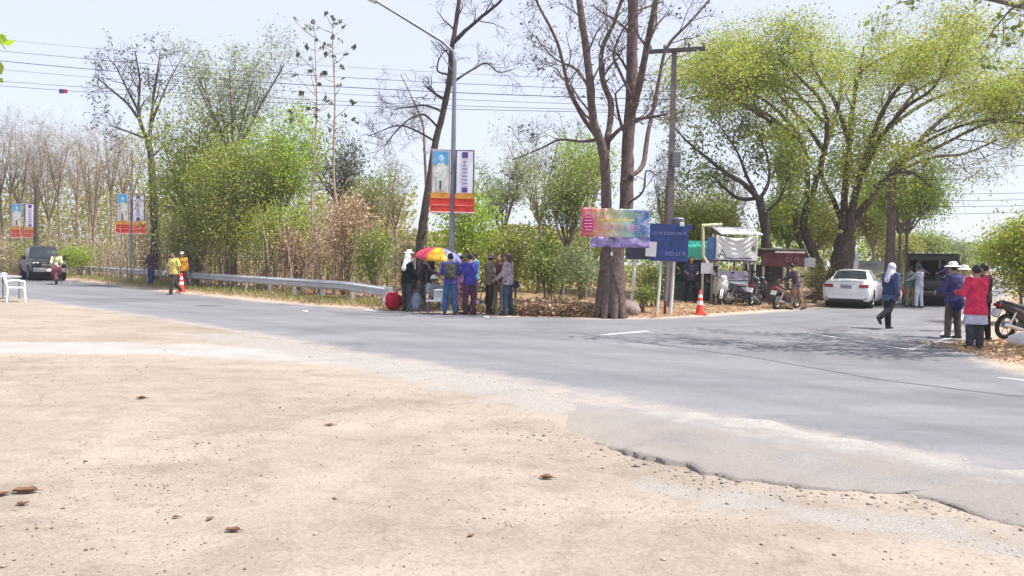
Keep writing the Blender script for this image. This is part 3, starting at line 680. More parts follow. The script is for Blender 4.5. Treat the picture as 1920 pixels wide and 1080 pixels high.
# tree with dark forked limbs above the left people
Y0 = 42.0; t = Tree(51); base = ground_at(292, Y0)
t.limb(np.vstack([[base], PP([(291, 440), (288, 370), (285, 310), (278, 262)], Y0)]), 0.26, 0.16, [], k=8)
for pts, r in [([(278, 265), (265, 235), (260, 200), (262, 150), (252, 95)], .13), ([(264, 230), (240, 195), (205, 165), (175, 140)], .09), ([(280, 262), (284, 220), (288, 180), (296, 130), (300, 95)], .12), ([(284, 230), (300, 190), (318, 150), (338, 115)], .08), ([(260, 210), (235, 160), (215, 120)], .07), ([(281, 300), (300, 280), (325, 260)], .05), ([(279, 262), (235, 245), (205, 235)], .07)]:
    t.limb(PP(pts, Y0, np.cumsum(t.g.normal(0, .5, len(pts)))), r, 0.025, [(6, 1.5, .85, .2, .5), (5, .8, .8, .1, .55), (3, .45, .8, 0, .6)], k=6)
finish(t, 'tree', 'tall dark-trunked tree with a wide thin crown behind the rail', 'tree', base, B_DARK, L_DARK, t.leaves(1, 0.15, 0.12, pick=0.5))

blob_tree('pale feathery tree with flat grey-green layers rising above the left bushes', 440, 38, 118, 115, B_GREY, L_PALE, 61, nl=11, lsize=0.19, per=2, flat=0.5, low=300, r=0.12, lspread=0.25, pick=0.8)
blob_tree('bright lime-green tree between the pale feathery tree and the teak saplings', 520, 37, 245, 66, B_GREY, L_BRI, 62, nl=11, lsize=0.2, per=3, low=440, r=0.11, lspread=0.3)
blob_tree('yellow-green bushy tree behind the person in the yellow top', 370, 39, 240, 88, B_GREY, L_YEL, 63, nl=14, lsize=0.2, per=3, low=465, r=0.13, lspread=0.3)
blob_tree('soft yellow-green tree standing left of the lime-green tree', 440, 36, 300, 75, B_GREY, L_YEL, 64, nl=12, lsize=0.18, per=3, low=470, r=0.12)
blob_tree('dark green tree behind the two teak saplings', 640, 42, 285, 62, B_GREY, L_DARK, 65, nl=7, lsize=0.2, per=2, low=390, r=0.12)
blob_tree('dusty green thin tree right of the teak saplings', 690, 36, 325, 48, B_GREY, L_MID, 66, nl=7, lsize=0.16, per=2, low=440, r=0.09, pick=.7)
blob_tree('grey-green thinly leaved tree right of the portrait banners', 945, 33, 320, 62, B_GREY, L_PALE, 67, nl=8, lsize=0.15, per=2, low=440, r=0.1, lspread=.2, pick=.8)
blob_tree('green young tree next to the huge bare trunk', 1050, 26, 320, 48, B_GREY, L_MID, 68, nl=9, lsize=0.14, per=2, low=470, r=0.07, lspread=.22)
blob_tree('tall thin green tree behind the left edge of the colourful banner', 1095, 29, 285, 38, B_GREY, L_BRI, 69, nl=7, lsize=0.15, per=2, low=420, r=0.08, lspread=.2, pick=.8)
blob_tree('wispy grey-leaved tree between the street lamp and the big bare tree', 1010, 36, 265, 75, B_TWIG, L_PALE, 70, nl=9, lsize=0.14, per=1, low=420, r=0.1, pick=.45)
blob_tree('light green leafy tree hanging beside the brown power pole', 1688, 41, 322, 66, B_GREY, L_BRI, 71, nl=9, lsize=0.2, per=2, low=440, r=0.10, lspread=.3, stems=2)
blob_tree('yellowish leafy tree behind the grey roadside sign', 1640, 45, 385, 46, B_PALE, L_OLIVE, 72, nl=8, lsize=0.2, per=3, low=470, r=0.1, lspread=.35)
blob_tree('pale green bamboo-like tree behind the blue road sign', 1315, 37, 395, 42, B_PALE, L_YEL, 73, nl=5, lsize=0.18, per=2, low=500, r=0.05, stems=4, lens=1.5, lspread=.35)
blob_tree('dense green tree behind the red-brown stall roof', 1475, 40, 395, 40, B_GREY, L_MID, 74, nl=6, lsize=0.2, per=4, low=460, r=0.1, lspread=.3)
blob_tree('green bush filling the gap behind the rain tree trunk', 1535, 44, 400, 42, B_GREY, L_OLIVE, 75, nl=6, lsize=0.2, per=4, low=470, r=0.1, lspread=.3)

# two thin teak saplings with big dark leaves
def sapling(label, pts, Y, seed, nleaf):
    t = Tree(seed); base = ground_at(pts[0][0], Y); g = t.g
    L = np.vstack([[base], PP(pts, Y)]); t.limb(L, 0.075, 0.012, [], k=6, smooth=3); t.tips = []
    hp = L[len(L) // 2:]; leaves = []
    for k in range(nleaf):
        u = g.uniform(0, len(hp) - 1.01); i = int(u); p = hp[i] + (hp[i + 1] - hp[i]) * (u - i)
        a = g.uniform(0, 6.28); ln = g.uniform(0.3, 1.3) * (1 - 0.4 * u / len(hp)); e = p + np.array([math.cos(a) * ln, math.sin(a) * ln, ln * g.uniform(.3, 1.0)])
        t.tube([p, (p + e) / 2 + [0, 0, -.06], e], [0.02, 0.014, 0.008], 4); leaves.append(e + g.normal(0, .05, (3, 3)))
    leaves.append(hp[-1] + g.normal(0, .08, (5, 3)))
    c = np.concatenate(leaves)
    finish(t, 'teak_sapling', label, 'tree', base, B_PALE, L_DARK, leaf_quads(g, c, 0.24, 0.7, 0, 0.8), 'teak saplings behind the guard rail')
sapling('left of two tall pole-thin teak saplings, pale trunk bending at its foot', [(598, 510), (594, 450), (585, 400), (588, 320), (594, 200), (592, 120), (590, 55)], 31, 81, 24)
sapling('right of two tall pole-thin teak saplings, topped higher than its neighbour', [(640, 480), (634, 400), (626, 340), (626, 260), (628, 180), (624, 90), (624, 32)], 33, 82, 24)
blob_tree('bare white-stemmed sapling leaning over the rail behind the orange shirt', 395, 35.5, 440, 30, B_PALE, None, 83, nl=3, bare=True, low=500, r=0.05)

# bare grey-brown wood on the far left: each tree its own
g0 = np.random.default_rng(90)
spots = [(-40, 60, 250), (5, 62, 235), (35, 61, 225), (62, 60, 240), (95, 60, 228), (112, 56, 250), (140, 58, 235), (178, 54, 255), (205, 57, 250), (232, 55, 265), (250, 58, 240), (20, 60, 240), (160, 62, 225), (75, 62, 232)]
BARE = ['bare slender tree cut by the left edge of the picture', 'bare twiggy tree left of the farthest white banner', 'bare tree rising right behind the farthest pale portrait banner', 'bare tree above the roof of the dark pickup', 'bare tree just right of the dark pole on the far left', 'pale-stemmed bare tree above the motorbike rider', 'bare tree above the low bright green shrub', 'bare slender tree midway between rider and middle lamp post', 'bare tree left of the middle blue portrait banner', 'bare tree right behind the middle lamp post', 'bare tree next to the tall dark-trunked tree', 'farther bare tree left of the dark pole', 'tallest bare tree in the back row of the dry wood', 'back-row bare tree between dark pole and rider']
for i, (px, Y, top) in enumerate(spots):
    blob_tree(BARE[i], px, Y, top + g0.uniform(-4, 22), g0.uniform(26, 42), B_TWIG if i % 3 else B_PALE, L_BROWN, 900 + i, nl=6, lsize=0.14, per=1, pick=0.39 if i % 2 else 0.3, low=400 + g0.uniform(-40, 40), r=0.11, lspread=.2, group='bare trees of the dry wood', lens=1.1)
for i, (px, Y, top, lab) in enumerate([(560, 46, 310, 'bare twiggy tree showing above the brown thicket left of the dark green tree'), (725, 40, 300, 'bare twiggy grey tree standing between dusty tree and leaning tree'), (745, 34, 360, 'low bare twiggy tree behind the umbrella group'), (1240, 34, 300, 'bare twiggy tree behind the blue road sign'), (1375, 44, 330, 'thin bare tree behind the white cloth banner roof')]):
    blob_tree(lab, px, Y, top, 40, B_TWIG, L_MID, 950 + i, nl=6, lsize=0.13, per=1, pick=0.2, low=430, r=0.09, lens=1.1)

# shrubs standing behind the rail and along the verge
def shrub(label, px, Y, top, wpx, leaf_m, seed, n=1800, lsize=0.15, group=None, bark_m=None, stems=7):
    t = Tree(seed); g = t.g; base = ground_at(px, Y); H = max(0.4, P(px, top, Y)[2] - base[2]); W = wpx * Y / FPX
    for k in range(stems):
        a = g.uniform(0, 6.28); rr = W * g.uniform(.2, .9)
        e = base + np.array([math.cos(a) * rr, math.sin(a) * rr * .8, H * g.uniform(.6, 1.0)])
        t.limb([base + g.normal(0, .1, 3) * [1, 1, 0], base * .5 + e * .5 + [0, 0, H * .12], e], 0.03, 0.01, [(5, H * .38, .9, .25, .6), (4, H * .2, .8, .1, .6)], k=4, smooth=2)
    per = max(1, int(n / max(1, len(t.tips))))
    return finish(t, 'shrub', label, 'shrub', base, bark_m or B_TWIG, leaf_m, t.leaves(int(per * 1.6) + 1, lsize * .72, H * 0.11), group)
shrub('bright green shrub glowing behind the lamp post with portrait banners', 872, 27.5, 395, 38, L_BRI, 101, 3000)
shrub('yellowish shrub with golden tips behind the middle of the guard rail', 500, 34, 420, 50, L_YEL, 102, 2200)
shrub('rusty brown dry shrub between the rail and the two teak saplings', 650, 31, 390, 55, L_RUST, 103, 2000, stems=12)
shrub('small green shrub right above the end of the guard rail', 700, 29.5, 450, 34, L_MID, 104, 1500)
shrub('low bright green shrub behind the rail near the dark pickup', 148, 48.5, 468, 34, L_BRI, 105, 1500)
shrub('green shrub under the young tree by the litter bank', 1030, 25.5, 470, 42, L_MID, 106, 2200)
shrub('light green shrub with white-green leaves left of the huge trunk', 1090, 24.3, 478, 26, L_PALE, 107, 1500, 0.11)
shrub('small weedy shrub at the foot of the blue sign posts', 1203, 24.2, 535, 24, L_MID, 108, 700, 0.09)
shrub('dry brown shrub behind the three women in brown', 965, 27, 450, 34, L_OLIVE, 109, 1500)
shrub('tan dry shrub behind the umbrella group', 770, 28, 455, 44, L_BROWN, 110, 1700, stems=12)
shrub('tall yellow-green shrub leaning in from the right verge', 1928, 23, 440, 70, L_YEL, 111, 9000, 0.13, stems=14)
shrub('shaded green shrub at the foot of the rain tree beside the white car', 1530, 33, 505, 26, L_OLIVE, 112, 900, .12)
shrub('brown thorny shrub behind the standing man in dark clothes', 262, 47, 400, 55, L_BROWN, 113, 1700, stems=14)
shrub('olive dry shrub behind the parked left pickup', 70, 52, 462, 60, L_OLIVE, 114, 2000, stems=12)
shrub('brown dry shrub under the yellow-green bushy tree', 345, 37.5, 440, 60, L_BROWN, 115, 1800, stems=12)
shrub('reddish dry shrub beneath the lime-green tree', 560, 33, 440, 48, L_RUST, 116, 1500, stems=12)
shrub('green shrub clump behind the sign posts and the blue board', 1225, 27, 500, 45, L_MID, 117, 1500, .12)

shrub('tall yellow-green bush under the crowns left of the middle rail', 420, 35.5, 380, 62, L_YEL, 118, 2600, stems=12)
shrub('tall fresh green bush behind the rail right of the yellow-topped walker', 365, 37, 400, 52, L_MID, 119, 2200, stems=12)
shrub('lime bush at the foot of the lime-green tree', 540, 34.5, 400, 44, L_BRI, 120, 1600, stems=9)
# masses nobody could count: the brown thicket and the far wood line
def mass(name, label, rows, n, leafs, seed, lsize, hz, twigs=0, split=None):
    g = np.random.default_rng(seed); C = []
    for (px0, px1, Y, dY, top, wob) in rows:
        px = g.uniform(px0, px1, n); Yd = Y + g.uniform(-dY, dY, n)
        tp = top + wob * (fbm(px / 60.0, px * 0 + seed, seed, 4) - 0.5) * 2
        for x, y, tt, u in zip(px, Yd, tp, g.random(n)):
            z1 = P(x, tt, y)[2]; b = P(x, 500, y); gz = 0.02
            C.append((b[0], b[1], gz + (max(z1, .3) - gz) * u ** hz))
    C = np.array(C); V = leaf_quads(g, C, lsize, 0.6)
    o = tag(link(name, quads_mesh(name, V), leafs), label, kind='stuff')
    return o
mass('dry_thicket', 'brown dry thicket of undergrowth behind the guard rail', [(-80, 330, 64, 3, 330, 50), (250, 720, 46, 4, 400, 40), (-80, 300, 54, 2, 452, 16)], 12000, L_BROWN, 201, 0.15, 0.8)
mass('green_undergrowth', 'olive green undergrowth between the trunks of the roadside wood', [(-80, 420, 66, 3, 330, 60), (280, 760, 48, 3, 370, 55), (700, 1150, 38, 3, 425, 30)], 13000, L_OLIVE, 202, 0.2, 0.7)
mass('back_thicket', 'dim back row of bushes closing off the roadside wood', [(-90, 780, 72, 3, 372, 40)], 9000, L_OLIVE, 204, 0.42, 0.9)
mass('far_wood', 'distant hazy wood line beyond the side road', [(560, 1360, 62, 5, 440, 18), (1290, 1700, 60, 5, 430, 20), (1690, 1800, 80, 8, 468, 14), (1800, 1850, 120, 20, 482, 10)], 4500, L_MID, 203, 0.42, 0.8)
# far trees lining the side road, and the two trees whose branches reach in from outside the frame
for i, (px, Y, top, wd, lm, lab) in enumerate([(1738, 62, 455, 34, L_MID, 'round green tree far behind the canopied truck'), (1778, 75, 470, 26, L_PALE, 'greyish far tree right of the canopied truck roof'), (1812, 110, 472, 20, L_MID, 'small distant tree left of the vanishing side road'), (1842, 130, 486, 14, L_PALE, 'tiny hazy tree near the end of the side road'), (1885, 75, 462, 24, L_MID, 'far tree right of the side road behind the yellow shrub'), (1915, 58, 448, 30, L_OLIVE, 'olive far tree at the right edge above the yellow shrub'), (1690, 56, 462, 26, L_OLIVE, 'low olive tree behind the walking person')]):
    blob_tree(lab, px, Y, top, wd, B_GREY, lm, 300 + i, nl=6, lsize=0.3 * Y / 70, per=4, low=488, r=0.12, lspread=.45)
t = Tree(120); base = np.array([14.4, 14.7, gheight(14.4, 14.7)])
t.limb([base, base + [-.1, 0, 2.2], base + [-.5, .1, 4.3]], .30, .22, [], k=9); t.tips = []
for e, r in [((-1.2, -1.0, 3.6), .12), ((-2.2, 3.4, 3.0), .1), ((-3.0, .8, 2.6), .13), ((-4.4, -.8, 3.9), .14), ((-6.2, .6, 3.7), .12), ((-2.6, 2.2, 4.8), .12), ((-5.0, 2.6, 3.2), .11), ((-3.4, -1.6, 2.9), .11), ((1.6, .5, 4), .1), ((-5.6, -.3, 2.2), .10), ((.5, -2, 4), .1), ((-7.0, 1.2, 4.6), .11)]:
    p = base + [-.5, .1, 4.3]; e = p + np.array(e)
    t.limb([p, p * .5 + e * .5 + [0, 0, .45], e], r, .03, [(7, 1.7, .9, .1, .5), (5, .9, .85, .05, .55), (3, .5, .8, 0, .6)], k=6, t0=.25)
finish(t, 'tree', 'thinly leaved tree leaning in at the top right corner above the shaded road', 'tree', base, B_GREY, L_MID, t.leaves(1, 0.17, 0.16, pick=0.75))
t = Tree(121); base = np.array([-8.9, 8.0, gheight(-8.9, 8.0)]); g_ = t.g
t.limb([base, base + [.2, .3, 2.0], base + [.6, .6, 4.0]], .14, .10, [], k=8); t.tips = []
for (px, py) in [(-25, 95), (-20, 140), (-60, 40), (-90, 150)]:
    p = base + [.6, .6, 3.7]; e = P(px, py, 11.2); t.limb([p, p * .5 + e * .5 + [0, 0, .2], e], .045, .012, [], k=5)
c = np.array([P(px, py, 11.1 + g_.normal(0, .1)) for px, py in [(8, 72), (14, 78), (4, 86), (0, 70), (2, 128), (-4, 140), (0, 150), (-12, 105), (-10, 80), (-20, 60), (-24, 130), (-30, 160), (-40, 90), (-45, 40), (-60, 150), (-70, 60)]])
finish(t, 'tree', 'broad-leaved tree peeping in at the top left edge of the picture', 'tree', base, B_GREY, L_BRI, leaf_quads(g_, c, 0.17, 0.75))

# thin stems standing through the thicket
g_ = np.random.default_rng(77); t = Tree(78)
for k in range(620):
    px = g_.uniform(-60, 740); Y = np.interp(px, [-60, 110, 300, 500, 740], [54, 50, 38, 32, 29]) + g_.uniform(0.5, 8)
    b = P(px, 500, Y); h = g_.uniform(1.2, 4.2); l = g_.normal(0, .25, 2)
    b[2] = 0.0
    t.tube([b, b + [l[0] * .5 * h * .3, l[1] * .2, h * .5], b + [l[0] * h * .4, l[1] * h * .3, h]], [.026, .02, .008], 3)
tag(link('dry_stems', np_mesh('dry_stems', np.concatenate(t.V), [np.concatenate(t.F)]), B_PALE), 'countless thin dry stems standing in the brown thicket', kind='stuff')

# ------------------------------------------------------------------ verge growth, litter, gravel
def scatter(name, label, n, fn, size, leaf_m, seed, flat=0.8, aspect=.5, lift=.02, vert=False):
    g = np.random.default_rng(seed); C = []
    while len(C) < n:
        x, y = fn(g); C.append((x, y, gheight(x, y) + lift * g.random()))
    C = np.array(C)
    if vert:
        nb = len(C); a = g.uniform(0, 6.28, nb); h = size * g.uniform(.4, 1.3, nb); lx = np.cos(a) * h * .45; ly = np.sin(a) * h * .45; wv = .012
        A = C + np.stack([np.sin(a) * wv, -np.cos(a) * wv, 0 * a], -1); B = C - np.stack([np.sin(a) * wv, -np.cos(a) * wv, 0 * a], -1)
        D = C + np.stack([lx * .4, ly * .4, h * .65], -1); E_ = C + np.stack([lx, ly, h], -1)
        V = np.stack([A, B, D, E_], 1); V = np.stack([A, B, E_, D], 1).reshape(-1, 3)
    else: V = leaf_quads(g, C, size, aspect, flat)
    return tag(link(name, quads_mesh(name, V), leaf_m), label, kind='stuff')
FL = np.array(FARE[2:10])
def along_far(d0, d1, x0=-40, x1=2.2):
    def fn(g):
        x = g.uniform(x0, x1); y = np.interp(x, FL[:, 0], FL[:, 1]); return x, y + g.uniform(d0, d1) * (1 + 0.6 * (x < -8))
    return fn
L_GRASS = leafmat('grass_verge', [(0.22, 0.26, 0.06), (0.32, 0.33, 0.10), (0.40, 0.35, 0.16), (0.16, 0.22, 0.05)], .35)
L_DRY = leafmat('grass_dry', [(0.45, 0.36, 0.19), (0.36, 0.26, 0.13), (0.50, 0.42, 0.26)], .25)
scatter('verge_grass', 'green and straw grass growing under the guard rail', 12000, along_far(.6, 2.6), .15, L_GRASS, 401, vert=True)
scatter('dry_grass', 'dry straw grass along the far edge of the road', 9000, along_far(.25, 3.2), .10, L_DRY, 402, vert=True)
scatter('leaf_litter', 'brown fallen leaves covering the far verge', 9000, along_far(.3, 6), .13, L_RUST, 403)
scatter('litter_bank', 'bank of rust-brown dead leaves left of the huge bare trunk', 5200, lambda g: (g.uniform(0.1, 2.4), 22.4 + abs(g.normal(.3, 1.0))), .12, L_RUST, 404, flat=.4, lift=.34)
scatter('corner_litter', 'dead leaves under the signs and stall at the road corner', 4200, lambda g: (lambda a: (a, 22.7 + max(0, (a - 4) * 1.05) + abs(g.normal(.3, 1.5))))(g.uniform(3.2, 11.5)), .11, L_RUST, 405)
scatter('right_verge_litter', 'orange-brown leaves and straw on the right verge', 5000, lambda g: (lambda u: (8.2 + u * 4.0 + (0.9 if True else 0) * abs(g.normal(0, .5)), 14.0 + g.uniform(-3.0, 2.6) + u * 1.2))(g.random()), .10, leafmat('leaf_straw', [(.45, .27, .12), (.55, .38, .2), (.33, .18, .09), (.6, .48, .3)], .2), 406, lift=.05)

def stones(name, label, n, fn, s0, s1, m, seed):
    g = np.random.default_rng(seed); V = []; F = []
    oc = np.array([[1, 0, 0], [-1, 0, 0], [0, 1, 0], [0, -1, 0], [0, 0, 1], [0, 0, -1.]]); fc = np.array([[0, 2, 4], [2, 1, 4], [1, 3, 4], [3, 0, 4], [2, 0, 5], [1, 2, 5], [3, 1, 5], [0, 3, 5]])
    for k in range(n):
        x, y = fn(g); s = g.uniform(s0, s1) * (1 if g.random() < .9 else 1.8)
        a = g.uniform(0, 6.28); Rm = np.array([[math.cos(a), -math.sin(a), 0], [math.sin(a), math.cos(a), 0], [0, 0, 1]])
        i = np.searchsorted(XS, x) - 1; j = np.searchsorted(YS, y) - 1
        z = max(GZ[j, i], 0 if SD[j, i] < 0 else -1)
        V.append((oc * g.uniform(.6, 1.2, (6, 3)) * [1, .75, .5]) @ Rm.T * s + [x, y, z + s * .15]); F.append(fc + 6 * k)
    return tag(link(name, np_mesh(name, np.concatenate(V), [np.concatenate(F)]), m), label, kind='stuff')
def near_sand(g):
    while True:
        Y = 3.2 * (9.0 ** g.random()) ; x = g.uniform(-.68, .66) * Y
        i = np.searchsorted(XS, x) - 1; j = np.searchsorted(YS, Y) - 1
        if SD[j, i] > .1 and g.random() < np.clip(3.2 * (fbm(np.array(x * .8), np.array(Y * .8), 33) - .36), .06, 1): return x, Y
stones('gravel', 'small gravel scattered over the sandy ground', 3400, near_sand, .003, .010, mat('gravel', (.36, .31, .27), .9, var=.35, scale=3), 411)
stones('edge_gravel', 'pale loose gravel along the broken road edge', 1500, lambda g: (lambda s_: (np.interp(s_, [0, 1], [0, 1]) * 0 + np.interp(s_, np.linspace(0, 1, 8), [p[0] for p in NEAR[5:13]]) + g.normal(-.25, .3), np.interp(s_, np.linspace(0, 1, 8), [p[1] for p in NEAR[5:13]]) + g.normal(-.2, .3)))(g.random()), .005, .013, mat('gravel_pale', (.5, .47, .44), .9, var=.25, scale=3), 412)
stones('dark_crumbs', 'dark crumbs of bark and dry leaf on the sand', 1500, near_sand, .003, .011, mat('crumb', (.16, .09, .05), .95, var=.4, scale=3), 413)
crk = np.array(CRACK[3:13])
stones('tarmac_crumbs', 'broken lumps of old tarmac along the crumbling edge', 300, lambda g: (lambda u: (np.interp(u, np.arange(len(crk)), crk[:, 0]) + g.normal(-.06, .17), np.interp(u, np.arange(len(crk)), crk[:, 1]) + g.normal(-.07, .17)))(g.uniform(0, len(crk) - 1)), .004, .020, mat('tarmac_lump', (.20, .185, .18), .95, var=.35, scale=4), 414)
# fallen leaves in the foreground one can pick out
def dry_leaf(label, px, py, ln, rz, curl=.5):
    curl *= .6
    g = G(px, py); mb = MB(); n = 7; m = 5
    V = []; F = []
    for i in range(n):
        u = i / (n - 1); wd = math.sin(math.pi * min(1, u * .94 + .05)) ** .8 * ln * (.26 + .05 * math.sin(u * 9 + ln * 90))
        for j in range(m):
            v = j / (m - 1) * 2 - 1
            V.append(((u - .5) * ln, v * wd, curl * ln * (.42 * v * v * (wd / (ln * .3)) + .5 * (u - .5) ** 2) + .004))
    for i in range(n - 1):
        for j in range(m - 1): F.append((i * m + j, i * m + j + 1, (i + 1) * m + j + 1, (i + 1) * m + j))
    mb.add(V, F)
    o = mb.build('dry_leaf', mat('dry_leaf', (.19, .10, .055), .85, var=.4, scale=12), smooth=True)
    mb2 = MB(); mb2.tube([(ln * .48, 0, curl * ln * .12), (ln * .66, .004, curl * ln * .2)], .0025, 5); mb2.build('leaf_stalk', mat('leaf_stalk', (.2, .11, .06), .9), o)
    o.location = (g[0], g[1], gheight(g[0], g[1]) + .002); o.rotation_euler = (0, 0, rz)
    tag(o, label, 'leaf', 'fallen leaves on the sand')
dry_leaf('largest curled brown leaf on the sand at the lower left', 48, 938, .15, .2, .9)
dry_leaf('dry leaf cut by the left edge of the picture', 2, 944, .12, .9, .7)
dry_leaf('small curled leaf just below the largest brown leaf', 40, 962, .075, -.3, .9)
dry_leaf('lone dark leaf on the middle of the pale sand', 266, 757, .11, .5, .9)
dry_leaf('curled leaf at the front between two smaller dark leaves', 437, 1008, .085, .1, 1.0)
dry_leaf('small dark leaf left of the curled front leaf', 394, 986, .055, 1.2, .8)
dry_leaf('brown leaf in the centre of the sandy foreground', 1025, 902, .11, -.2, .9)
dry_leaf('dark small leaf at the front centre', 883, 1012, .05, .9, .7)
dry_leaf('thin brown leaf left of the crack in the foreground', 618, 805, .10, .1, .5)
dry_leaf('dark leaf lying at the lower front left of centre', 330, 984, .05, .4, .8)
mb = MB(); a, b = G(75, 1014), G(155, 1020)
mb.tube([(a[0], a[1], .012), ((a[0] + b[0]) / 2, (a[1] + b[1]) / 2 + .01, .018), (b[0], b[1], .012)], [.004, .005, .003], 6)
tag(mb.build('dry_twig', B_BROWN), 'thin brown twig lying on the sand at the lower left', 'twig')
# rock by the big trunk and white stone on the right verge
def rock(name, label, c, r, m, seed):
    g = np.random.default_rng(seed); mb = MB(); mb.ell((0, 0, 0), r, n=14, k=9)
    mb.v = [tuple(np.array(p) * (1 + .28 * (vnoise(np.array(p[0] / r[0] * 2.2 + seed), np.array(p[1] / r[1] * 2.2 + p[2] / r[2] * 1.7), seed) - .5))) for p in mb.v]
    o = mb.build(name, m, smooth=True); o.location = tuple(c); return tag(o, label, 'rock')
q = G(1182, 594); rock('rock', 'rounded grey-brown rock at the foot of the huge trunk', (q[0], q[1] + .2, .16), (.34, .3, .27), mat('rock', (.24, .19, .17), .9, var=.3, bump=.6, bscale=12), 5)
q = G(1908, 652); rock('rock', 'big whitish stone on the right verge in front of the black motorbike', (q[0] + .15, q[1], .12), (.34, .3, .2), mat('rock_white', (.62, .6, .57), .9, var=.12, bump=.5, bscale=10), 8)

# ------------------------------------------------------------------ guard rail
GALV = mat('galvanised', (.45, .465, .50), .5, metal=.3, var=.15, scale=5, spec=.5)
rp = [G(-120, 504), G(-20, 508), G(110, 515.5), G(200, 524.5), G(290, 533.5), G(415, 546.5), G(472, 552), G(540, 558.5), G(640, 568), G(725, 577)]
rl = np.array([p[:2] for p in rp]); RLn = np.concatenate([[0], np.cumsum(np.hypot(*np.diff(rl, axis=0).T))])
def rail_at(s): return np.array([np.interp(s, RLn, rl[:, 0]), np.interp(s, RLn, rl[:, 1])])
gr = thing('guard_rail', 'long galvanised roadside guard rail curving along the far verge', 'guard rail', (*rl[-1], 0))
o2 = np.array([rl[-1][0], rl[-1][1]])
prof = [(0, .0), (-.02, .035), (-.075, .06), (-.075, .10), (-.02, .135), (-.02, .175), (-.075, .21), (-.075, .25), (-.02, .275), (0, .31)]
TOT = RLn[-1]; step = 4.0; nseg = int(TOT // step) + 1
for k in range(nseg):
    s1 = TOT - k * step; s0 = max(0, s1 - step - .12)
    rings = []
    for s_ in np.linspace(s0, s1, 7):
        p = rail_at(s_); tn = rail_at(min(TOT, s_ + .2)) - rail_at(max(0, s_ - .2)); tn /= np.linalg.norm(tn); nn = np.array([-tn[1], tn[0]])   # away from the road
        drop = .10 * np.clip((s_ - (TOT - 2.5)) / 2.5, 0, 1)
        ring = [(p[0] + nn[0] * (a - .003 * (k % 2)) - o2[0], p[1] + nn[1] * (a - .003 * (k % 2)) - o2[1], .44 + b - drop) for a, b in prof] + [(p[0] + nn[0] * (a + .012) - o2[0], p[1] + nn[1] * (a + .012) - o2[1], .44 + b - drop) for a, b in prof[::-1]]
        rings.append(ring)
    m_ = MB(); m_.rings(rings); m_.build('rail_beam', GALV, gr)
    for s_ in (s1 - .3, s1 - 2.3):
        if s_ < 0: continue
        p = rail_at(s_); tn = rail_at(min(TOT, s_ + .2)) - rail_at(max(0, s_ - .2)); tn /= np.linalg.norm(tn); nn = np.array([-tn[1], tn[0]])
        m_ = MB(); rz = math.atan2(tn[1], tn[0]); m_.box((p[0] + nn[0] * .075 - o2[0], p[1] + nn[1] * .075 - o2[1], .30), (.10, .10, .82), rotz(rz)); m_.build('post', GALV, gr)
m_ = MB(); tn = rl[-1] - rl[-2]; tn /= np.linalg.norm(tn)
m_.rings([[(a * .3 + tn[0] * .0 - .0, 0, 0) for a in (0,)]] if False else [[(tn[0] * x + -tn[1] * y, tn[1] * x + tn[0] * y, z) for (y, z) in ((.02, .33), (-.09, .33), (-.09, .66), (.02, .66))] for x in (0.0, .12, .3)]); m_.build('end_terminal', GALV, gr)

# ------------------------------------------------------------------ poles, lamp, wires
CONC = mat('concrete_pole', (.30, .275, .265), .85, var=.2, scale=4, bump=.3)
STEEL = mat('pole_steel', (.22, .24, .28), .5, metal=.5, var=.15, scale=4)
CABLE = mat('cable', (.10, .10, .12), .6)
def portrait_banner(parent_thing, x0, zt, s, flip, kind):
    pass
def lamp_post(label, px, py, Hp, bz, sc, arm=True, rz=0.0):
    b = G(px, py); o = thing('lamp_post', label, 'lamp post', (b[0], b[1], gheight(b[0], b[1]) - .02), rz, 'street lamp posts with banners')
    m_ = MB(); m_.tube([(0, 0, 0), (0, 0, Hp * .5), (0, 0, Hp)], [.095, .075, .055], 12); m_.build('pole', STEEL, o, True)
    m_ = MB(); m_.lathe([(.17, 0), (.17, .04), (.11, .06), (.10, .35), (.095, .36)], n=12); m_.build('base_plate', STEEL, o)
    if arm:
        m_ = MB(); m_.tube([(0, 0, Hp - .12), (-.05, 0, Hp + .25), (-.35, -.05, Hp + .52), (-1.4, -.2, Hp + 1.1), (-2.3, -.3, Hp + 1.6)], [.055, .05, .045, .042, .038], 10); m_.build('arm', STEEL, o, True)
        m_ = MB(); m_.tube([(-.03, 0, Hp - .35), (-.7, -.1, Hp + .55)], .016, 6); m_.build('brace', STEEL, o)
        m_ = MB(); m_.box((-2.6, -.34, Hp + 1.72), (.65, .26, .12), roty(R(25)), bev=.03); m_.build('lamp_head', mat('lamp_head', (.55, .56, .58), .4), o)
    return o, b
PURPLE = mat('banner_purple', (.10, .05, .20), .7); BWHITE = mat('banner_white', (.74, .74, .80), .7, var=.05); BBLUE = mat('banner_blue', (.10, .36, .62), .7, var=.35, scale=3)
BRED = mat('banner_red', (.62, .045, .03), .7, var=.25, scale=4); BGOLD = mat('banner_gold', (.66, .30, .05), .6, var=.35, scale=14); BSKIN = mat('banner_figure', (.60, .58, .50), .7, var=.22, scale=6); BGREY = mat('banner_grey', (.34, .33, .45), .7, var=.3, scale=20); BDARK = mat('banner_dark', (.06, .05, .10), .7)
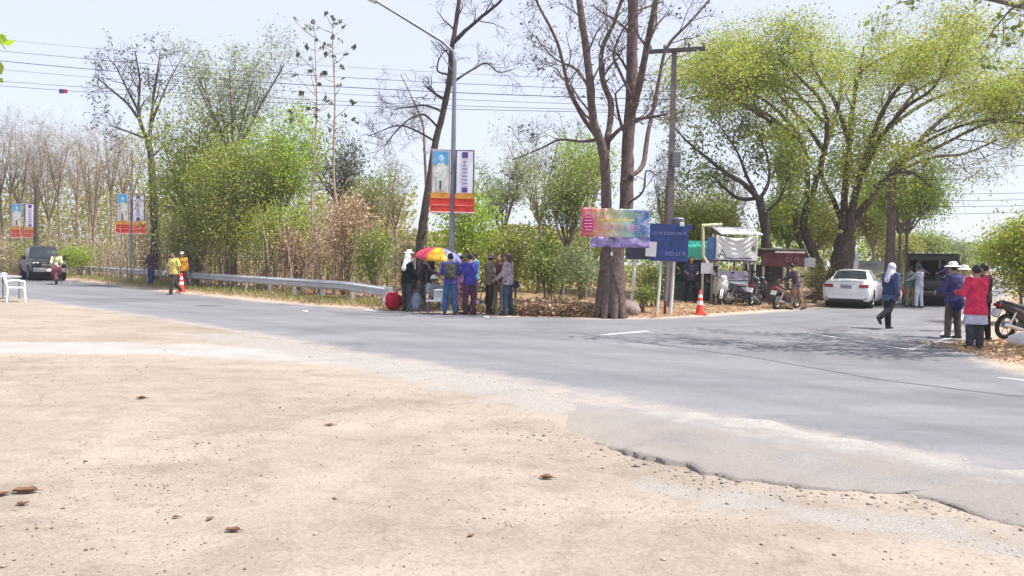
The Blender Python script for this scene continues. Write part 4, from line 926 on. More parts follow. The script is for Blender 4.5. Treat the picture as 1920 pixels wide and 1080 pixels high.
def banner_pair(label_l, label_r, b, z0, s, rz, pole_x=0.0):
    """two hung banners, each a thing: framed picture above, red board below. s = board width"""
    hr = 1.0 * s; hgt = 2.35 * s; gap = .14 * s
    for side, lab in ((-1, label_l), (1, label_r)):
        o = thing('banner', lab, 'banner', (b[0] + (side * (gap + s / 2)) * math.cos(rz), b[1] - .10 + (side * (gap + s / 2)) * math.sin(rz), z0), rz, 'banners hung on the lamp posts')
        ztop = hr + hgt; m_ = MB(); m_.box((0, 0, hr + hgt / 2), (s, .03, hgt)); m_.build('board', PURPLE if side > 0 else mat('banner_mauve', (.30, .22, .30), .7), o)
        pan = MB(); pan.box((0, -.02, hr + hgt / 2), (s * .86, .012, hgt * .95))
        if side < 0:
            pan.build('picture', BSKIN, o)
            m2 = MB(); m2.box((0, -.029, ztop - hgt * .19), (s * .80, .006, hgt * .30)); m2.build('sky_panel', BBLUE, o)
            m2 = MB(); m2.ell((.02 * s, -.033, ztop - hgt * .20), (s * .14, .008, s * .19), n=14, k=8); m2.build('figure_head', mat('fig_head', (.42, .62, .74), .7), o)
            m2 = MB(); m2.add([(-.36 * s, -.036, ztop - hgt * .62), (.38 * s, -.036, ztop - hgt * .62), (.34 * s, -.036, ztop - hgt * .40), (.14 * s, -.036, ztop - hgt * .30), (-.10 * s, -.036, ztop - hgt * .30), (-.30 * s, -.036, ztop - hgt * .40)], [(0, 1, 2, 3, 4, 5)]); m2.box((.02 * s, -.035, ztop - hgt * .75), (s * .44, .008, hgt * .34), bev=.003); m2.build('figure_coat', mat('fig_coat', (.60, .62, .58), .7, var=.25, scale=12), o)
            m2 = MB(); m2.box((.0, -.043, ztop - hgt * .80), (s * .09, .006, hgt * .2)); m2.build('dark_stripe', BDARK, o)
        else:
            pan.build('picture', BWHITE, o)
            m2 = MB(); m2.box((0, -.029, ztop - hgt * .5), (s * .36, .006, hgt * .90)); m2.build('centre_column', mat('col_pale', (.62, .60, .72), .7), o)
            for zz, hh in ((.11, .13), (.90, .10)):
                m2 = MB(); m2.box((0, -.033, ztop - hgt * zz), (s * .30, .007, hgt * hh), bev=.002); m2.build('ornament', PURPLE, o)
            for q in range(8):
                m2 = MB(); ww = (.10, .12, .16, .13, .16, .20, .18, .14)[q]; m2.ell((0, -.034, ztop - hgt * (.26 + .08 * q)), (s * ww, .006, hgt * .024), n=10, k=5); m2.build('scroll_mark', BGREY, o)
        m2 = MB(); m2.box((0, -.006, hr / 2), (s * 1.06, .04, hr)); m2.build('red_board', BRED, o)
        m2 = MB(); V = [((-.5 + 0) * s, -.034, hr * .78)]
        for q in range(9): V += [((-.5 + (q + .0) / 9) * s, -.034, hr * 1.0), ((-.5 + (q + .5) / 9) * s, -.034, hr * (1.12 if q != 4 else 1.24))]
        V += [(.5 * s, -.034, hr * 1.0), (.5 * s, -.034, hr * .78)]
        m2.add(V, [tuple(range(len(V)))]); m2.build('gold_trim', BGOLD, o)
        m2 = MB(); m2.box((0, -.03, hr * .42), (s * .9, .008, .05 * s)); m2.build('light_band', mat('pink_band', (.8, .25, .2), .6), o)
        m2 = MB(); m2.box((0, -.03, .04 * s), (s * 1.1, .02, .08 * s)); m2.build('bottom_bar', mat('bar_pale', (.78, .55, .5), .6), o)
        for zz in (ztop, 0.0):
            m2 = MB(); m2.tube([(-side * (gap + s / 2), .09, zz), (side * s * .5, 0, zz)], .015, 6); m2.build('bracket', STEEL, o)
o, b = lamp_post('tall street lamp post rising over the umbrella group', 845, 584, 7.45, 0, 1)
banner_pair('largest portrait banner with a blue sky, left of the lamp post over the umbrella', 'largest white and purple banner, right of the lamp post over the umbrella', b, P(845, 400, b[1])[2], .56, R(3))
o, b = lamp_post('lamp post behind the rail left of the dark forked tree', 246, 528.5, 5.35, 0, 1, arm=False)
banner_pair('middle-distance blue portrait banner over the rail', 'middle-distance white banner over the rail near the forked tree', b, P(246, 439, b[1])[2], .66, R(3))
o, b = lamp_post('farthest lamp post behind the dark pickup at the left edge', 46, 514, 5.0, 0, 1, arm=False)
banner_pair('farthest pale portrait banner above the dark pickup', 'farthest white banner above the dark pickup', b, P(46, 446, b[1])[2], .70, R(3))
# power poles
def power_pole(label, px, Y, ytop, wd, arm_px=None, m=CONC, group='power poles'):
    b = P(px, 500, Y); z = P(px, ytop, Y)[2]
    o = thing('power_pole', label, 'power pole', (b[0], b[1], -.02), 0, group)
    m_ = MB(); k = wd; m_.rings([[(-k, -k, 0), (k, -k, 0), (k, k, 0), (-k, k, 0)], [(-k * .62, -k * .62, z), (k * .62, -k * .62, z), (k * .62, k * .62, z), (-k * .62, k * .62, z)]]); m_.build('pole', m, o)
    return o, b, z
o, b, z = power_pole('concrete power pole with a long tilted crossarm right of the big bare tree', 1254, 26.5, 90, .115, m=mat('pole_weathered', (.17, .145, .145), .85, var=.25, scale=3))
m_ = MB(); m_.box((.05, -.13, z - .08), (1.85, .11, .13), roty(R(-4.5)), bev=.01); m_.build('crossarm', mat('crossarm_wood', (.055, .05, .05), .8, var=.3), o)
for q in (-.8, -.35, .45, .92):
    m_ = MB(); m_.lathe([(.02, 0), (.05, .02), (.035, .06), (.05, .08), (.02, .13)], (q, -.13, z + .0 + q * .08), 10); m_.build('insulator', mat('insulator', (.2, .12, .08), .3), o)
m_ = MB(); m_.box((.12, -.15, 5.0), (.28, .22, .5), bev=.03); m_.build('junction_box', mat('box_grey', (.16, .16, .19), .6), o)
m_ = MB(); m_.lathe([(.19, 0), (.21, .05), (.21, .5), (.16, .56)], (.26, -.05, 2.55), 14); m_.build('meter_drum', mat('drum', (.12, .13, .16), .5), o)
PA = (b[0], b[1], z)
o, b, z = power_pole('brown power pole rising through the rain tree branches', 1668, 38.5, 300, .19, m=mat('pole_brown', (.15, .105, .095), .85, var=.25, scale=3))
PB = (b[0], b[1], z)
m_ = MB(); m_.box((.1, -.2, z - .6), (1.9, .11, .12), bev=.01); m_.build('crossarm', mat('crossarm_wood', (.055, .05, .05)), o)
o, b, z = power_pole('distant thin power pole with a crossarm beyond the canopied truck', 1775, 78, 452, .12)
m_ = MB(); m_.box((0, -.1, z - .35), (2.6, .1, .12)); m_.build('crossarm', mat('crossarm_wood', (.055, .05, .05)), o)
o, b, z = power_pole('dark pole behind the dark pickup at the far left', 68, 52, 352, .15, m=mat('pole_dark', (.10, .075, .065), .85, var=.25, scale=3))
def wire(label, a, b, sag, r=.012):
    a, b = np.array(a, float), np.array(b, float); pts = []
    for u in np.linspace(0, 1, 19): p = a + (b - a) * u; p[2] -= sag * 4 * u * (1 - u); pts.append(p)
    o = MB(); o.tube(pts, r * .72, 5); tag(o.build('overhead_cable', CABLE), label, 'cable', 'overhead cables')
for i, (ya, yb, sg, r) in enumerate([(88, 168, .30, .013), (106, 183, .34, .019), (124, 196, .3, .010), (150, 205, .25, .012), (158, 208, .3, .013), (66, 150, .3, .008)]):
    wire('cable number from the top crossing the sky left of the big bare tree'.replace('number from the top', ('second highest', 'thickest', 'fourth', 'second lowest', 'lowest', 'faint highest')[i]), P(-220, ya - 16, 33), P(1262, yb + 4, 26.5), sg, r)
for i, (ya, yb, sg) in enumerate([(318, 302, .1), (362, 358, .12), (374, 371, .12), (386, 383, .1), (402, 392, .1)]):
    wire('%s cable running off to the right past the brown power pole' % ('topmost', 'second', 'middle', 'fourth', 'bottom')[i], P(1668, ya, 38.4), P(2120, yb - 6, 30), sg, .014)
a = P(115, 171, 32.5); m_ = MB(); m_.box((0, 0, 0), (.17, .05, .17), bev=.01); o = m_.build('cable_marker', mat('marker_blue', (.07, .06, .20), .6)); o.location = tuple(a); tag(o, 'small blue and red marker hanging on the left cables', 'cable marker')
m_ = MB(); m_.box((.165, 0, 0), (.16, .05, .15), bev=.01); m_.build('red_half', mat('marker_red', (.45, .03, .08), .6), o)

# ------------------------------------------------------------------ traffic cones
def cone(label, px, py, h=.72):
    b = G(px, py); o = thing('traffic_cone', label, 'traffic cone', (b[0], b[1], gheight(b[0], b[1]) - .005), .2, 'traffic cones')
    om = mat('cone_orange', (.72, .07, .045), .5, var=.1); wm = mat('cone_white', (.8, .8, .8), .4, var=.06)
    m_ = MB(); m_.box((0, 0, .025), (.36, .36, .05), bev=.012); m_.build('base', om, o)
    rr = lambda z: .135 - .105 * (z / h)
    m_ = MB(); m_.lathe([(rr(.05), .05), (rr(h * .97), h * .97), (.022, h)], n=20); m_.build('cone_body', om, o, True)
    for z0, z1 in ((.30, .42), (.52, .62)):
        m_ = MB(); m_.lathe([(rr(z0) + .003, z0), (rr(z1) + .003, z1)], n=20, cap=False); m_.build('reflective_band', wm, o, True)
cone('orange cone beside the person in the yellow top', 340, 548, .78)
cone('orange cone by the road in front of the stall', 1312, 591, .76)

# ------------------------------------------------------------------ signs at the corner
def squiggles(mb, x0, x1, z, h, y, seed, dens=1.0, m=0):
    """rows of small unreadable letter-like strokes"""
    g = random.Random(seed); x = x0
    while x < x1:
        w = h * g.uniform(.45, .8); k = g.randint(0, 3); th = h * .16
        mb.box((x + th / 2, y, z), (th, .004, h), m=m)
        if k != 1: mb.box((x + w / 2, y - .0005, z + h * .42), (w, .004, th), m=m)
        if k > 1: mb.box((x + w - th / 2, y + .0005, z - h * .06), (th, .004, h * .8), m=m)
        if k == 0: mb.box((x + w / 2, y - .001, z - h * .4), (w, .004, th), m=m)
        if g.random() < .25: mb.box((x + w / 2, y, z + h * .75), (w * .5, .004, th * .8), m=m)
        x += w + h * g.uniform(.12, .3) / dens
NAVY = mat('sign_navy', (.02, .048, .19), .5, var=.25, scale=2); SIGNW = mat('sign_letter', (.22, .27, .45), .6); POSTW = mat('post_white', (.70, .69, .66), .6, var=.12)
Ys = 23.9
def sx(px, Y=Ys): return P(px, 500, Y)[0]
def sz(px, py, Y=Ys): return P(px, py, Y)[2]
o = thing('road_sign', 'dark blue direction sign on white posts right of the huge trunk', 'road sign', (sx(1253), Ys, 0.0))
cx = sx(1253)
m_ = MB(); wd = sx(1290) - sx(1217); ht = sz(1253, 420) - sz(1253, 490); m_.box((0, 0, sz(1253, 455)), (wd, .03, ht), roty(R(1.0)), bev=.004); m_.build('sign_board', NAVY, o)
m_ = MB(); squiggles(m_, -wd * .44, wd * .40, sz(1253, 438), .085, -.02, 3); squiggles(m_, -.1, wd * .40, sz(1253, 476), .10, -.02, 4); m_.build('lettering', SIGNW, o)
m_ = MB(); hh = sz(1253, 417); m_.box((sx(1262) - cx, .0, sz(1262, 424)), (wd * .98, .025, .10), roty(R(2.5))); m_.build('top_panel', mat('sign_navy2', (.02, .035, .13), .6, var=.3), o)
for px, yb in ((1237, 581), (1262, 592), (1252, 591)):
    z1 = sz(px, 480); x = sx(px) - cx; off = .06 if px != 1252 else .12
    m_ = MB(); m_.tube([(x - (.03 if px > 1240 else .045), off, 0), (x + .015, off, z1 * .5), (x + .05, off, z1)], .042 if px != 1252 else .036, 8); m_.build('post', POSTW if px != 1252 else mat('post_grey', (.30, .30, .31), .6, var=.2), o)
m_ = MB(); m_.tube([(sx(1252) - cx - .03, .12, 0), (sx(1252) - cx - .02, .12, .42)], .041, 8); m_.build('red_post_foot', mat('post_red', (.22, .03, .02), .7), o)
m_ = MB(); m_.box((sx(1222) - cx - .04, -.03, sz(1222, 467)), (.32, .01, .44), roty(R(3))); m_.build('white_notice', mat('notice_white', (.62, .62, .66), .7, var=.08), o)
m_ = MB(); m_.box((sx(1276) - cx, -.05, sz(1272, 421)), (.13, .05, .12), bev=.02); m_.build('white_lamp', POSTW, o)
o = thing('notice_board', 'dark low notice board below the colourful banner on a white post', 'notice board', (sx(1192), Ys + .15, 0))
m_ = MB(); m_.box((sx(1205) - sx(1192), 0, sz(1200, 473)), (1.0, .03, .42), bev=.004); m_.build('board', mat('board_dark', (.035, .035, .06), .7, var=.3), o)
m_ = MB(); m_.tube([(-.08, .05, 0), (-.03, .05, 1.0), (.02, .05, sz(1192, 470))], .052, 8); m_.build('post', POSTW, o)
# colourful vinyl banner tied to the trunk
Yb = 22.0
def banner_sheet(name, label, px0, px1, yt, yb, Y, m, sag=.0, wave=.03, parent=None, nu=40, nv=16, seed=1, tilt=0.0):
    x0, x1 = P(px0, 500, Y)[0], P(px1, 500, Y)[0]; z1, z0 = P((px0 + px1) / 2, yt, Y)[2], P((px0 + px1) / 2, yb, Y)[2]
    V = []; F = []
    for i in range(nu + 1):
        u = i / nu
        for j in range(nv + 1):
            v = j / nv
            yy = wave * (math.sin(u * 9 + seed + v * 2) * .5 + math.sin(u * 23 + v * 5 + seed) * .25 + math.sin(v * 6 + u * 4) * .35)
            V.append(((x0 + x1) / 2 * 0 + (u - .5) * (x1 - x0), yy, (z1 - z0) * (v - .5) - sag * math.sin(math.pi * u) * v + tilt * (u - .5)))
    for i in range(nu):
        for j in range(nv): F.append((i * (nv + 1) + j, (i + 1) * (nv + 1) + j, (i + 1) * (nv + 1) + j + 1, i * (nv + 1) + j + 1))
    mb = MB(); mb.add(V, F); o = mb.build(name, m, parent, smooth=True)
    so_ = o.modifiers.new('thick', 'SOLIDIFY'); so_.thickness = .004
    o.location = ((x0 + x1) / 2, Y, (z0 + z1) / 2)
    if label: tag(o, label, 'banner')
    return o, (x1 - x0), (z1 - z0)
def rainbow():
    m = bpy.data.materials.new('vinyl_print'); m.use_nodes = True; t = m.node_tree; b = t.nodes['Principled BSDF']; b.inputs['Roughness'].default_value = .5
    tc = t.nodes.new('ShaderNodeTexCoord'); sp = t.nodes.new('ShaderNodeSeparateXYZ'); t.links.new(tc.outputs['Generated'], sp.inputs[0])
    nz_ = t.nodes.new('ShaderNodeTexNoise'); nz_.inputs['Scale'].default_value = 5; t.links.new(tc.outputs['Generated'], nz_.inputs[0])
    ad = t.nodes.new('ShaderNodeMath'); ad.operation = 'MULTIPLY_ADD'; t.links.new(nz_.outputs[0], ad.inputs[0]); ad.inputs[1].default_value = .35; t.links.new(sp.outputs[0], ad.inputs[2])
    r = t.nodes.new('ShaderNodeValToRGB'); e = r.color_ramp.elements
    cs = [(.12, (.55, .05, .16)), (.28, (.62, .10, .10)), (.42, (.66, .26, .10)), (.58, (.55, .42, .22)), (.72, (.42, .50, .30)), (.9, (.25, .48, .42)), (1.0, (.05, .16, .36))]
    while len(e) < len(cs): e.new(.5)
    for q, (p_, c) in enumerate(cs): e[q].position = p_; e[q].color = (*c, 1)
    t.links.new(ad.outputs[0], r.inputs[0])
    r2 = t.nodes.new('ShaderNodeValToRGB'); r2.color_ramp.elements[0].position = .45; r2.color_ramp.elements[0].color = (0, 0, 0, 1); r2.color_ramp.elements[1].position = .6; r2.color_ramp.elements[1].color = (.5, .5, .5, 1)
    n3 = t.nodes.new('ShaderNodeTexNoise'); n3.inputs['Scale'].default_value = 9; n3.inputs['Detail'].default_value = 6; t.links.new(tc.outputs['Generated'], n3.inputs[0]); t.links.new(n3.outputs[0], r2.inputs[0])
    mx = t.nodes.new('ShaderNodeMix'); mx.data_type = 'RGBA'; t.links.new(r2.outputs[0], mx.inputs[0]); t.links.new(r.outputs[0], mx.inputs[6]); mx.inputs[7].default_value = (.62, .48, .58, 1)
    t.links.new(mx.outputs[2], b.inputs['Base Color']); return m
o, bw, bh = banner_sheet('vinyl_banner', 'pink, orange and teal printed vinyl banner tied across the huge trunk', 1088, 1216, 391, 445, Yb, rainbow(), wave=.025, tilt=-.03)
m_ = MB(); m_.ell((-bw * .40, -.045, -.02), (.15, .006, .23), n=18, k=8); m_.build('magenta_disc', mat('magenta', (.50, .02, .16), .6, var=.15), o)
m_ = MB(); [m_.box((-bw * .40, -.054, .14 - .085 * q), (.22 - .02 * abs(q - 2), .004, .022)) for q in range(5)]; m_.build('disc_lines', mat('pink_line', (.8, .45, .55), .6), o)
m_ = MB(); squiggles(m_, -bw * .10, bw * .32, -.13, .15, -.045, 8); m_.build('lettering', mat('let_magenta', (.58, .25, .42), .6), o)
m_ = MB(); squiggles(m_, -bw * .25, bw * .4, .25, .07, -.045, 9); m_.build('small_lettering', mat('let_green', (.30, .50, .20), .6), o)
m_ = MB(); m_.box((bw * .02, -.045, .08), (bw * .5, .004, .05)); m_.build('yellow_band', mat('band_yel', (.70, .55, .15), .6, var=.3), o)
m_ = MB(); m_.tube([(-bw * .5, 0, bh * .5), (-bw * .42, .2, bh * .5 + .35)], .006, 5); m_.tube([(bw * .5, 0, bh * .5 - .05), (bw * .3, .5, bh * .5 + .1)], .006, 5); m_.build('tie_rope', mat('rope', (.6, .55, .4), .9), o)
o, w2, h2 = banner_sheet('vinyl_banner', 'narrow purple and white printed banner below the colourful one', 1108, 1217, 443, 464, Yb + .12, mat('vinyl_violet', (.28, .22, .48), .5, var=.75, scale=5), wave=.03, seed=4, nv=6)
m_ = MB(); squiggles(m_, -w2 * .42, w2 * .42, 0, .13, -.05, 14); m_.build('lettering', mat('let_white', (.42, .38, .56), .6), o)
m_ = MB(); q = P(1147, 476, Yb + .08); m_.ell((0, 0, 0), (.035, .035, .06), n=10, k=6); o = m_.build('hanging_weight', mat('weight_white', (.75, .73, .7), .6)); o.location = tuple(q); tag(o, 'small white weight hanging on a string below the purple banner', 'weight')
m_ = MB(); m_.tube([(0, 0, .03), (0, 0, .24)], .006, 5); m_.build('string', mat('rope', (.6, .55, .4)), o)
# ------------------------------------------------------------------ vehicles
TYRE = mat('tyre', (.022, .022, .024), .85, var=.2, scale=20); RIM = mat('rim', (.42, .43, .45), .35, metal=.8); GLASS = mat('car_glass', (.02, .026, .034), .1, var=.1, spec=.45); BLACKP = mat('black_plastic', (.02, .02, .023), .55); CHROME = mat('chrome', (.7, .7, .72), .15, metal=1.0); PLATE = mat('plate_white', (.72, .72, .74), .5, var=.05); LAMPR = mat('lamp_red', (.30, .02, .02), .2, spec=.6); LAMPC = mat('lamp_clear', (.68, .70, .74), .12, spec=.8); SEATB = mat('seat_black', (.03, .03, .033), .6, var=.2)
def wheel(parent, c, r, wd, name='wheel', spokes=5):
    o = bpy.data.objects.new(name, None); COL.objects.link(o); o.parent = parent; o.location = c
    m_ = MB(); m_.lathe([(r * .62, -wd * .5), (r * .9, -wd * .5), (r * .985, -wd * .36), (r, -wd * .15), (r, wd * .15), (r * .985, wd * .36), (r * .9, wd * .5), (r * .62, wd * .5)], n=28, axis='x', cap=False); m_.build('tyre', TYRE, o, True)
    m_ = MB(); m_.lathe([(r * .64, -wd * .42), (r * .60, -wd * .30), (r * .12, -wd * .30)], n=24, axis='x', cap=False); m_.lathe([(r * .64, wd * .42), (r * .60, wd * .30), (r * .12, wd * .30)], n=24, axis='x', cap=False)
    for s_ in (-1, 1):
        for k in range(spokes):
            a = 2 * math.pi * k / spokes; m_.box((s_ * wd * .36, math.sin(a) * r * .34, math.cos(a) * r * .34), (wd * .1, r * .16, r * .52), rotx(-a))
        m_.lathe([(r * .14, s_ * wd * .30), (r * .13, s_ * wd * .44), (r * .02, s_ * wd * .46)], n=12, axis='x')
    m_.build('rim', RIM, o, True); return o

def catmull(xs, ys, x):
    xs = np.asarray(xs, float); ys = np.asarray(ys, float)
    i = np.clip(np.searchsorted(xs, x, side='right') - 1, 0, len(xs) - 2); h = xs[i + 1] - xs[i]; u = (x - xs[i]) / h
    sl = np.gradient(ys, xs); d = np.diff(ys) / np.diff(xs)
    for k in range(1, len(xs) - 1):
        sl[k] = 0 if d[k - 1] * d[k] <= 0 else 2 * d[k - 1] * d[k] / (d[k - 1] + d[k])
    sl[0], sl[-1] = d[0], d[-1]
    return (2 * u ** 3 - 3 * u ** 2 + 1) * ys[i] + (u ** 3 - 2 * u ** 2 + u) * h * sl[i] + (-2 * u ** 3 + 3 * u ** 2) * ys[i + 1] + (u ** 3 - u ** 2) * h * sl[i + 1]

def car_body(parent, st, paint_m, wheels, wr, ns=96, glass=(), name='body'):
    """st rows: y, bottom z, half width at sill, half width at belt, belt z, half width at roof, roof z"""
    st = np.array(st, float); ys = st[:, 0]; y = np.sort(np.concatenate([np.linspace(ys[0], ys[-1], ns), ys + 1e-4, ys[1:] - 1e-4])); y = np.clip(y, ys[0], ys[-1]); y = np.unique(np.round(y, 4))
    c = [catmull(ys, st[:, k], y) for k in range(1, 7)]; zb, ws, wb, zbelt, wr_, zr = c
    def section(i):
        s = []; zs = zb[i] + .10
        pts = [(0, zb[i]), (ws[i] * .5, zb[i]), (ws[i] * .9, zb[i] + .01), (ws[i], zs), (wb[i] * 1.0, zs + (zbelt[i] - zs) * .35), (wb[i] * 1.005, zs + (zbelt[i] - zs) * .6), (wb[i] * .99, zs + (zbelt[i] - zs) * .85), (wb[i] * .955, zbelt[i]),
               (wb[i] * .93 * .94 + wr_[i] * .06, zbelt[i] + (zr[i] - zbelt[i]) * .06), (wb[i] * .93 * .55 + wr_[i] * .45, zbelt[i] + (zr[i] - zbelt[i]) * .48), (wb[i] * .93 * .12 + wr_[i] * .88, zbelt[i] + (zr[i] - zbelt[i]) * .86), (wr_[i] * .90, zbelt[i] + (zr[i] - zbelt[i]) * .96), (wr_[i] * .55, zr[i]), (0, zr[i] + .012)]
        return pts
    S = np.array([section(i) for i in range(len(y))]); NP = S.shape[1]
    V = []; F = []; cut = []
    full = [np.concatenate([S[i], S[i][-2:0:-1] * [-1, 1]]) for i in range(len(y))]; M_ = len(full[0])
    for i in range(len(y)):
        for a, b in full[i]: V.append((a, y[i], b))
    side = set(list(range(2, 6)) + [M_ - k for k in range(3, 7)])
    for i in range(len(y) - 1):
        for j in range(M_):
            j2 = (j + 1) % M_; ym = (y[i] + y[i + 1]) / 2; zm = (V[i * M_ + j][2] + V[i * M_ + j2][2]) / 2; xm = abs(V[i * M_ + j][0] + V[i * M_ + j2][0]) / 2
            if xm > .45 and any(math.hypot(ym - wy, zm - wz) < wr * 1.16 for wy, wz in wheels): continue
            F.append((i * M_ + j, i * M_ + j2, (i + 1) * M_ + j2, (i + 1) * M_ + j))
    F.append(tuple(range(M_ - 1, -1, -1))); F.append(tuple((len(y) - 1) * M_ + j for j in range(M_)))
    m_ = MB(); m_.add(V, F); body = m_.build(name, paint_m, parent, True)
    m_ = MB()
    for wy, wz in wheels: m_.lathe([(wr * 1.2, -ws.max() * .97), (wr * 1.2, ws.max() * .97)], (0, wy, wz), 24, axis='x', cap=False); m_.box((0, wy, wz), (ws.max() * 1.1, wr * 2, wr * 1.4))
    m_.build('wheel_arch', BLACKP, parent)
    def patch(nm, y0, y1, j0, j1, mirror=False, m=GLASS, off=.006, par=None):
        """panel lifted off the body between section points j0..j1 (fractional) and stations y0..y1"""
        yy = np.linspace(y0, y1, 14); VV = []; nj = 9; FF = []
        for a in yy:
            i = min(np.searchsorted(y, a), len(y) - 1); i0 = max(i - 1, 0); u = 0 if y[i] == y[i0] else (a - y[i0]) / (y[i] - y[i0]); sec = full[i0] * (1 - u) + full[i] * u
            for jj in np.linspace(j0, j1, nj):
                k = int(jj); f = jj - k; p = sec[k % M_] * (1 - f) + sec[(k + 1) % M_] * f; VV.append(Vector((p[0], a, p[1])))
        for i in range(13):
            for j in range(nj - 1): FF.append((i * nj + j, i * nj + j + 1, (i + 1) * nj + j + 1, (i + 1) * nj + j))
        mm = bpy.data.meshes.new(nm); mm.from_pydata(VV, [], FF); mm.update()
        ctr = Vector((0, (ys[0] + ys[-1]) / 2, .7)); out = []
        for v in mm.vertices:
            nrm = v.normal; nrm = nrm if nrm.dot(v.co - Vector((0, v.co.y, .75))) > 0 or abs(nrm.y) > .6 else -nrm
            d = v.co - ctr
            if nrm.dot(d) < 0: nrm = -nrm
            out.append(v.co + nrm * off)
        for v, p in zip(mm.vertices, out): v.co = p
        return link(nm, mm, m, par or parent, True)
    return body, patch, M_

def place(o, px, py, rz): b = G(px, py); o.location = (b[0], b[1], 0.0); o.rotation_euler = (0, 0, rz)

# white saloon parked on the left shoulder of the side road (rear at y=0, driving away)
SIDE = R(-31.5)
o = thing('parked_car', 'white saloon car parked under the rain tree, seen from behind', 'car')
WP = paint('car_white', (.78, .78, .80), .25)
st = [(0.0, .38, .70, .74, .78, .66, .86), (.05, .30, .80, .82, .86, .72, .96), (.18, .24, .84, .865, .90, .74, 1.015), (.55, .22, .85, .875, .92, .72, 1.04), (.72, .21, .85, .88, .925, .70, 1.07), (1.35, .20, .85, .88, .93, .565, 1.42), (1.9, .19, .85, .88, .925, .575, 1.465), (2.5, .19, .85, .88, .915, .57, 1.45), (2.85, .19, .85, .88, .91, .56, 1.39), (3.55, .19, .85, .875, .90, .66, .985), (4.2, .20, .84, .85, .80, .66, .86), (4.5, .24, .76, .78, .68, .60, .73), (4.62, .34, .60, .62, .56, .5, .60)]
body, patch, M_ = car_body(o, st, WP, [(.92, .31), (3.60, .31)], .31)
patch('rear_window', .76, 1.30, 10.9, 15.1, m=GLASS); patch('windscreen', 2.9, 3.5, 10.9, 15.1)
for a, b_ in ((8.25, 10.2), (M_ - 10.2, M_ - 8.25)):
    patch('side_window', 1.45, 2.15, a, b_); patch('side_window', 2.22, 2.98, a, b_)
for s_ in (-1, 1):
    m_ = MB(); m_.box((s_ * .62, .035, .835), (.34, .14, .13), rotz(s_ * R(14)), bev=.03); l_ = m_.build('tail_light', LAMPR, o, True)
    m_ = MB(); m_.box((s_ * .52, -.035, .845), (.11, .03, .07), bev=.01); m_.build('reversing_lamp', LAMPC, l_)
    m_ = MB(); m_.box((s_ * .62, .015, .36), (.24, .05, .035), bev=.01); m_.build('reflector', LAMPR, o)
    m_ = MB(); m_.box((s_ * .93, 2.95, .98), (.17, .08, .12), bev=.03); m_.build('door_mirror', WP, o, True)
    for yy in (1.75, 2.6):
        m_ = MB(); m_.box((s_ * .885, yy, .83), (.025, .18, .03), bev=.008); m_.build('door_handle', CHROME, o)
m_ = MB(); m_.box((0, .01, .40), (1.30, .14, .12), bev=.03); m_.build('bumper_lip', WP, o)
m_ = MB(); m_.box((0, .06, .28), (1.25, .20, .13), bev=.02); m_.build('bumper_underside', BLACKP, o)
m_ = MB(); m_.box((0, -.012, .80), (.40, .02, .13), bev=.004); pl = m_.build('number_plate', mat('plate_grey', (.33, .33, .38), .5), o)
m_ = MB(); squiggles(m_, -.15, .14, .80, .06, -.025, 31); m_.build('plate_marks', BDARK, pl)
m_ = MB(); m_.box((0, .10, 1.06), (1.30, .16, .025), bev=.01); m_.build('boot_spoiler', WP, o)
m_ = MB(); m_.box((0, -.005, .93), (.62, .02, .03), bev=.006); m_.build('chrome_strip', CHROME, o)
for wy in (.92, 3.60):
    for s_ in (-1, 1): wheel(o, (s_ * .76, wy, .31), .31, .2)
place(o, 1585, 578, SIDE); o.location.z = .02

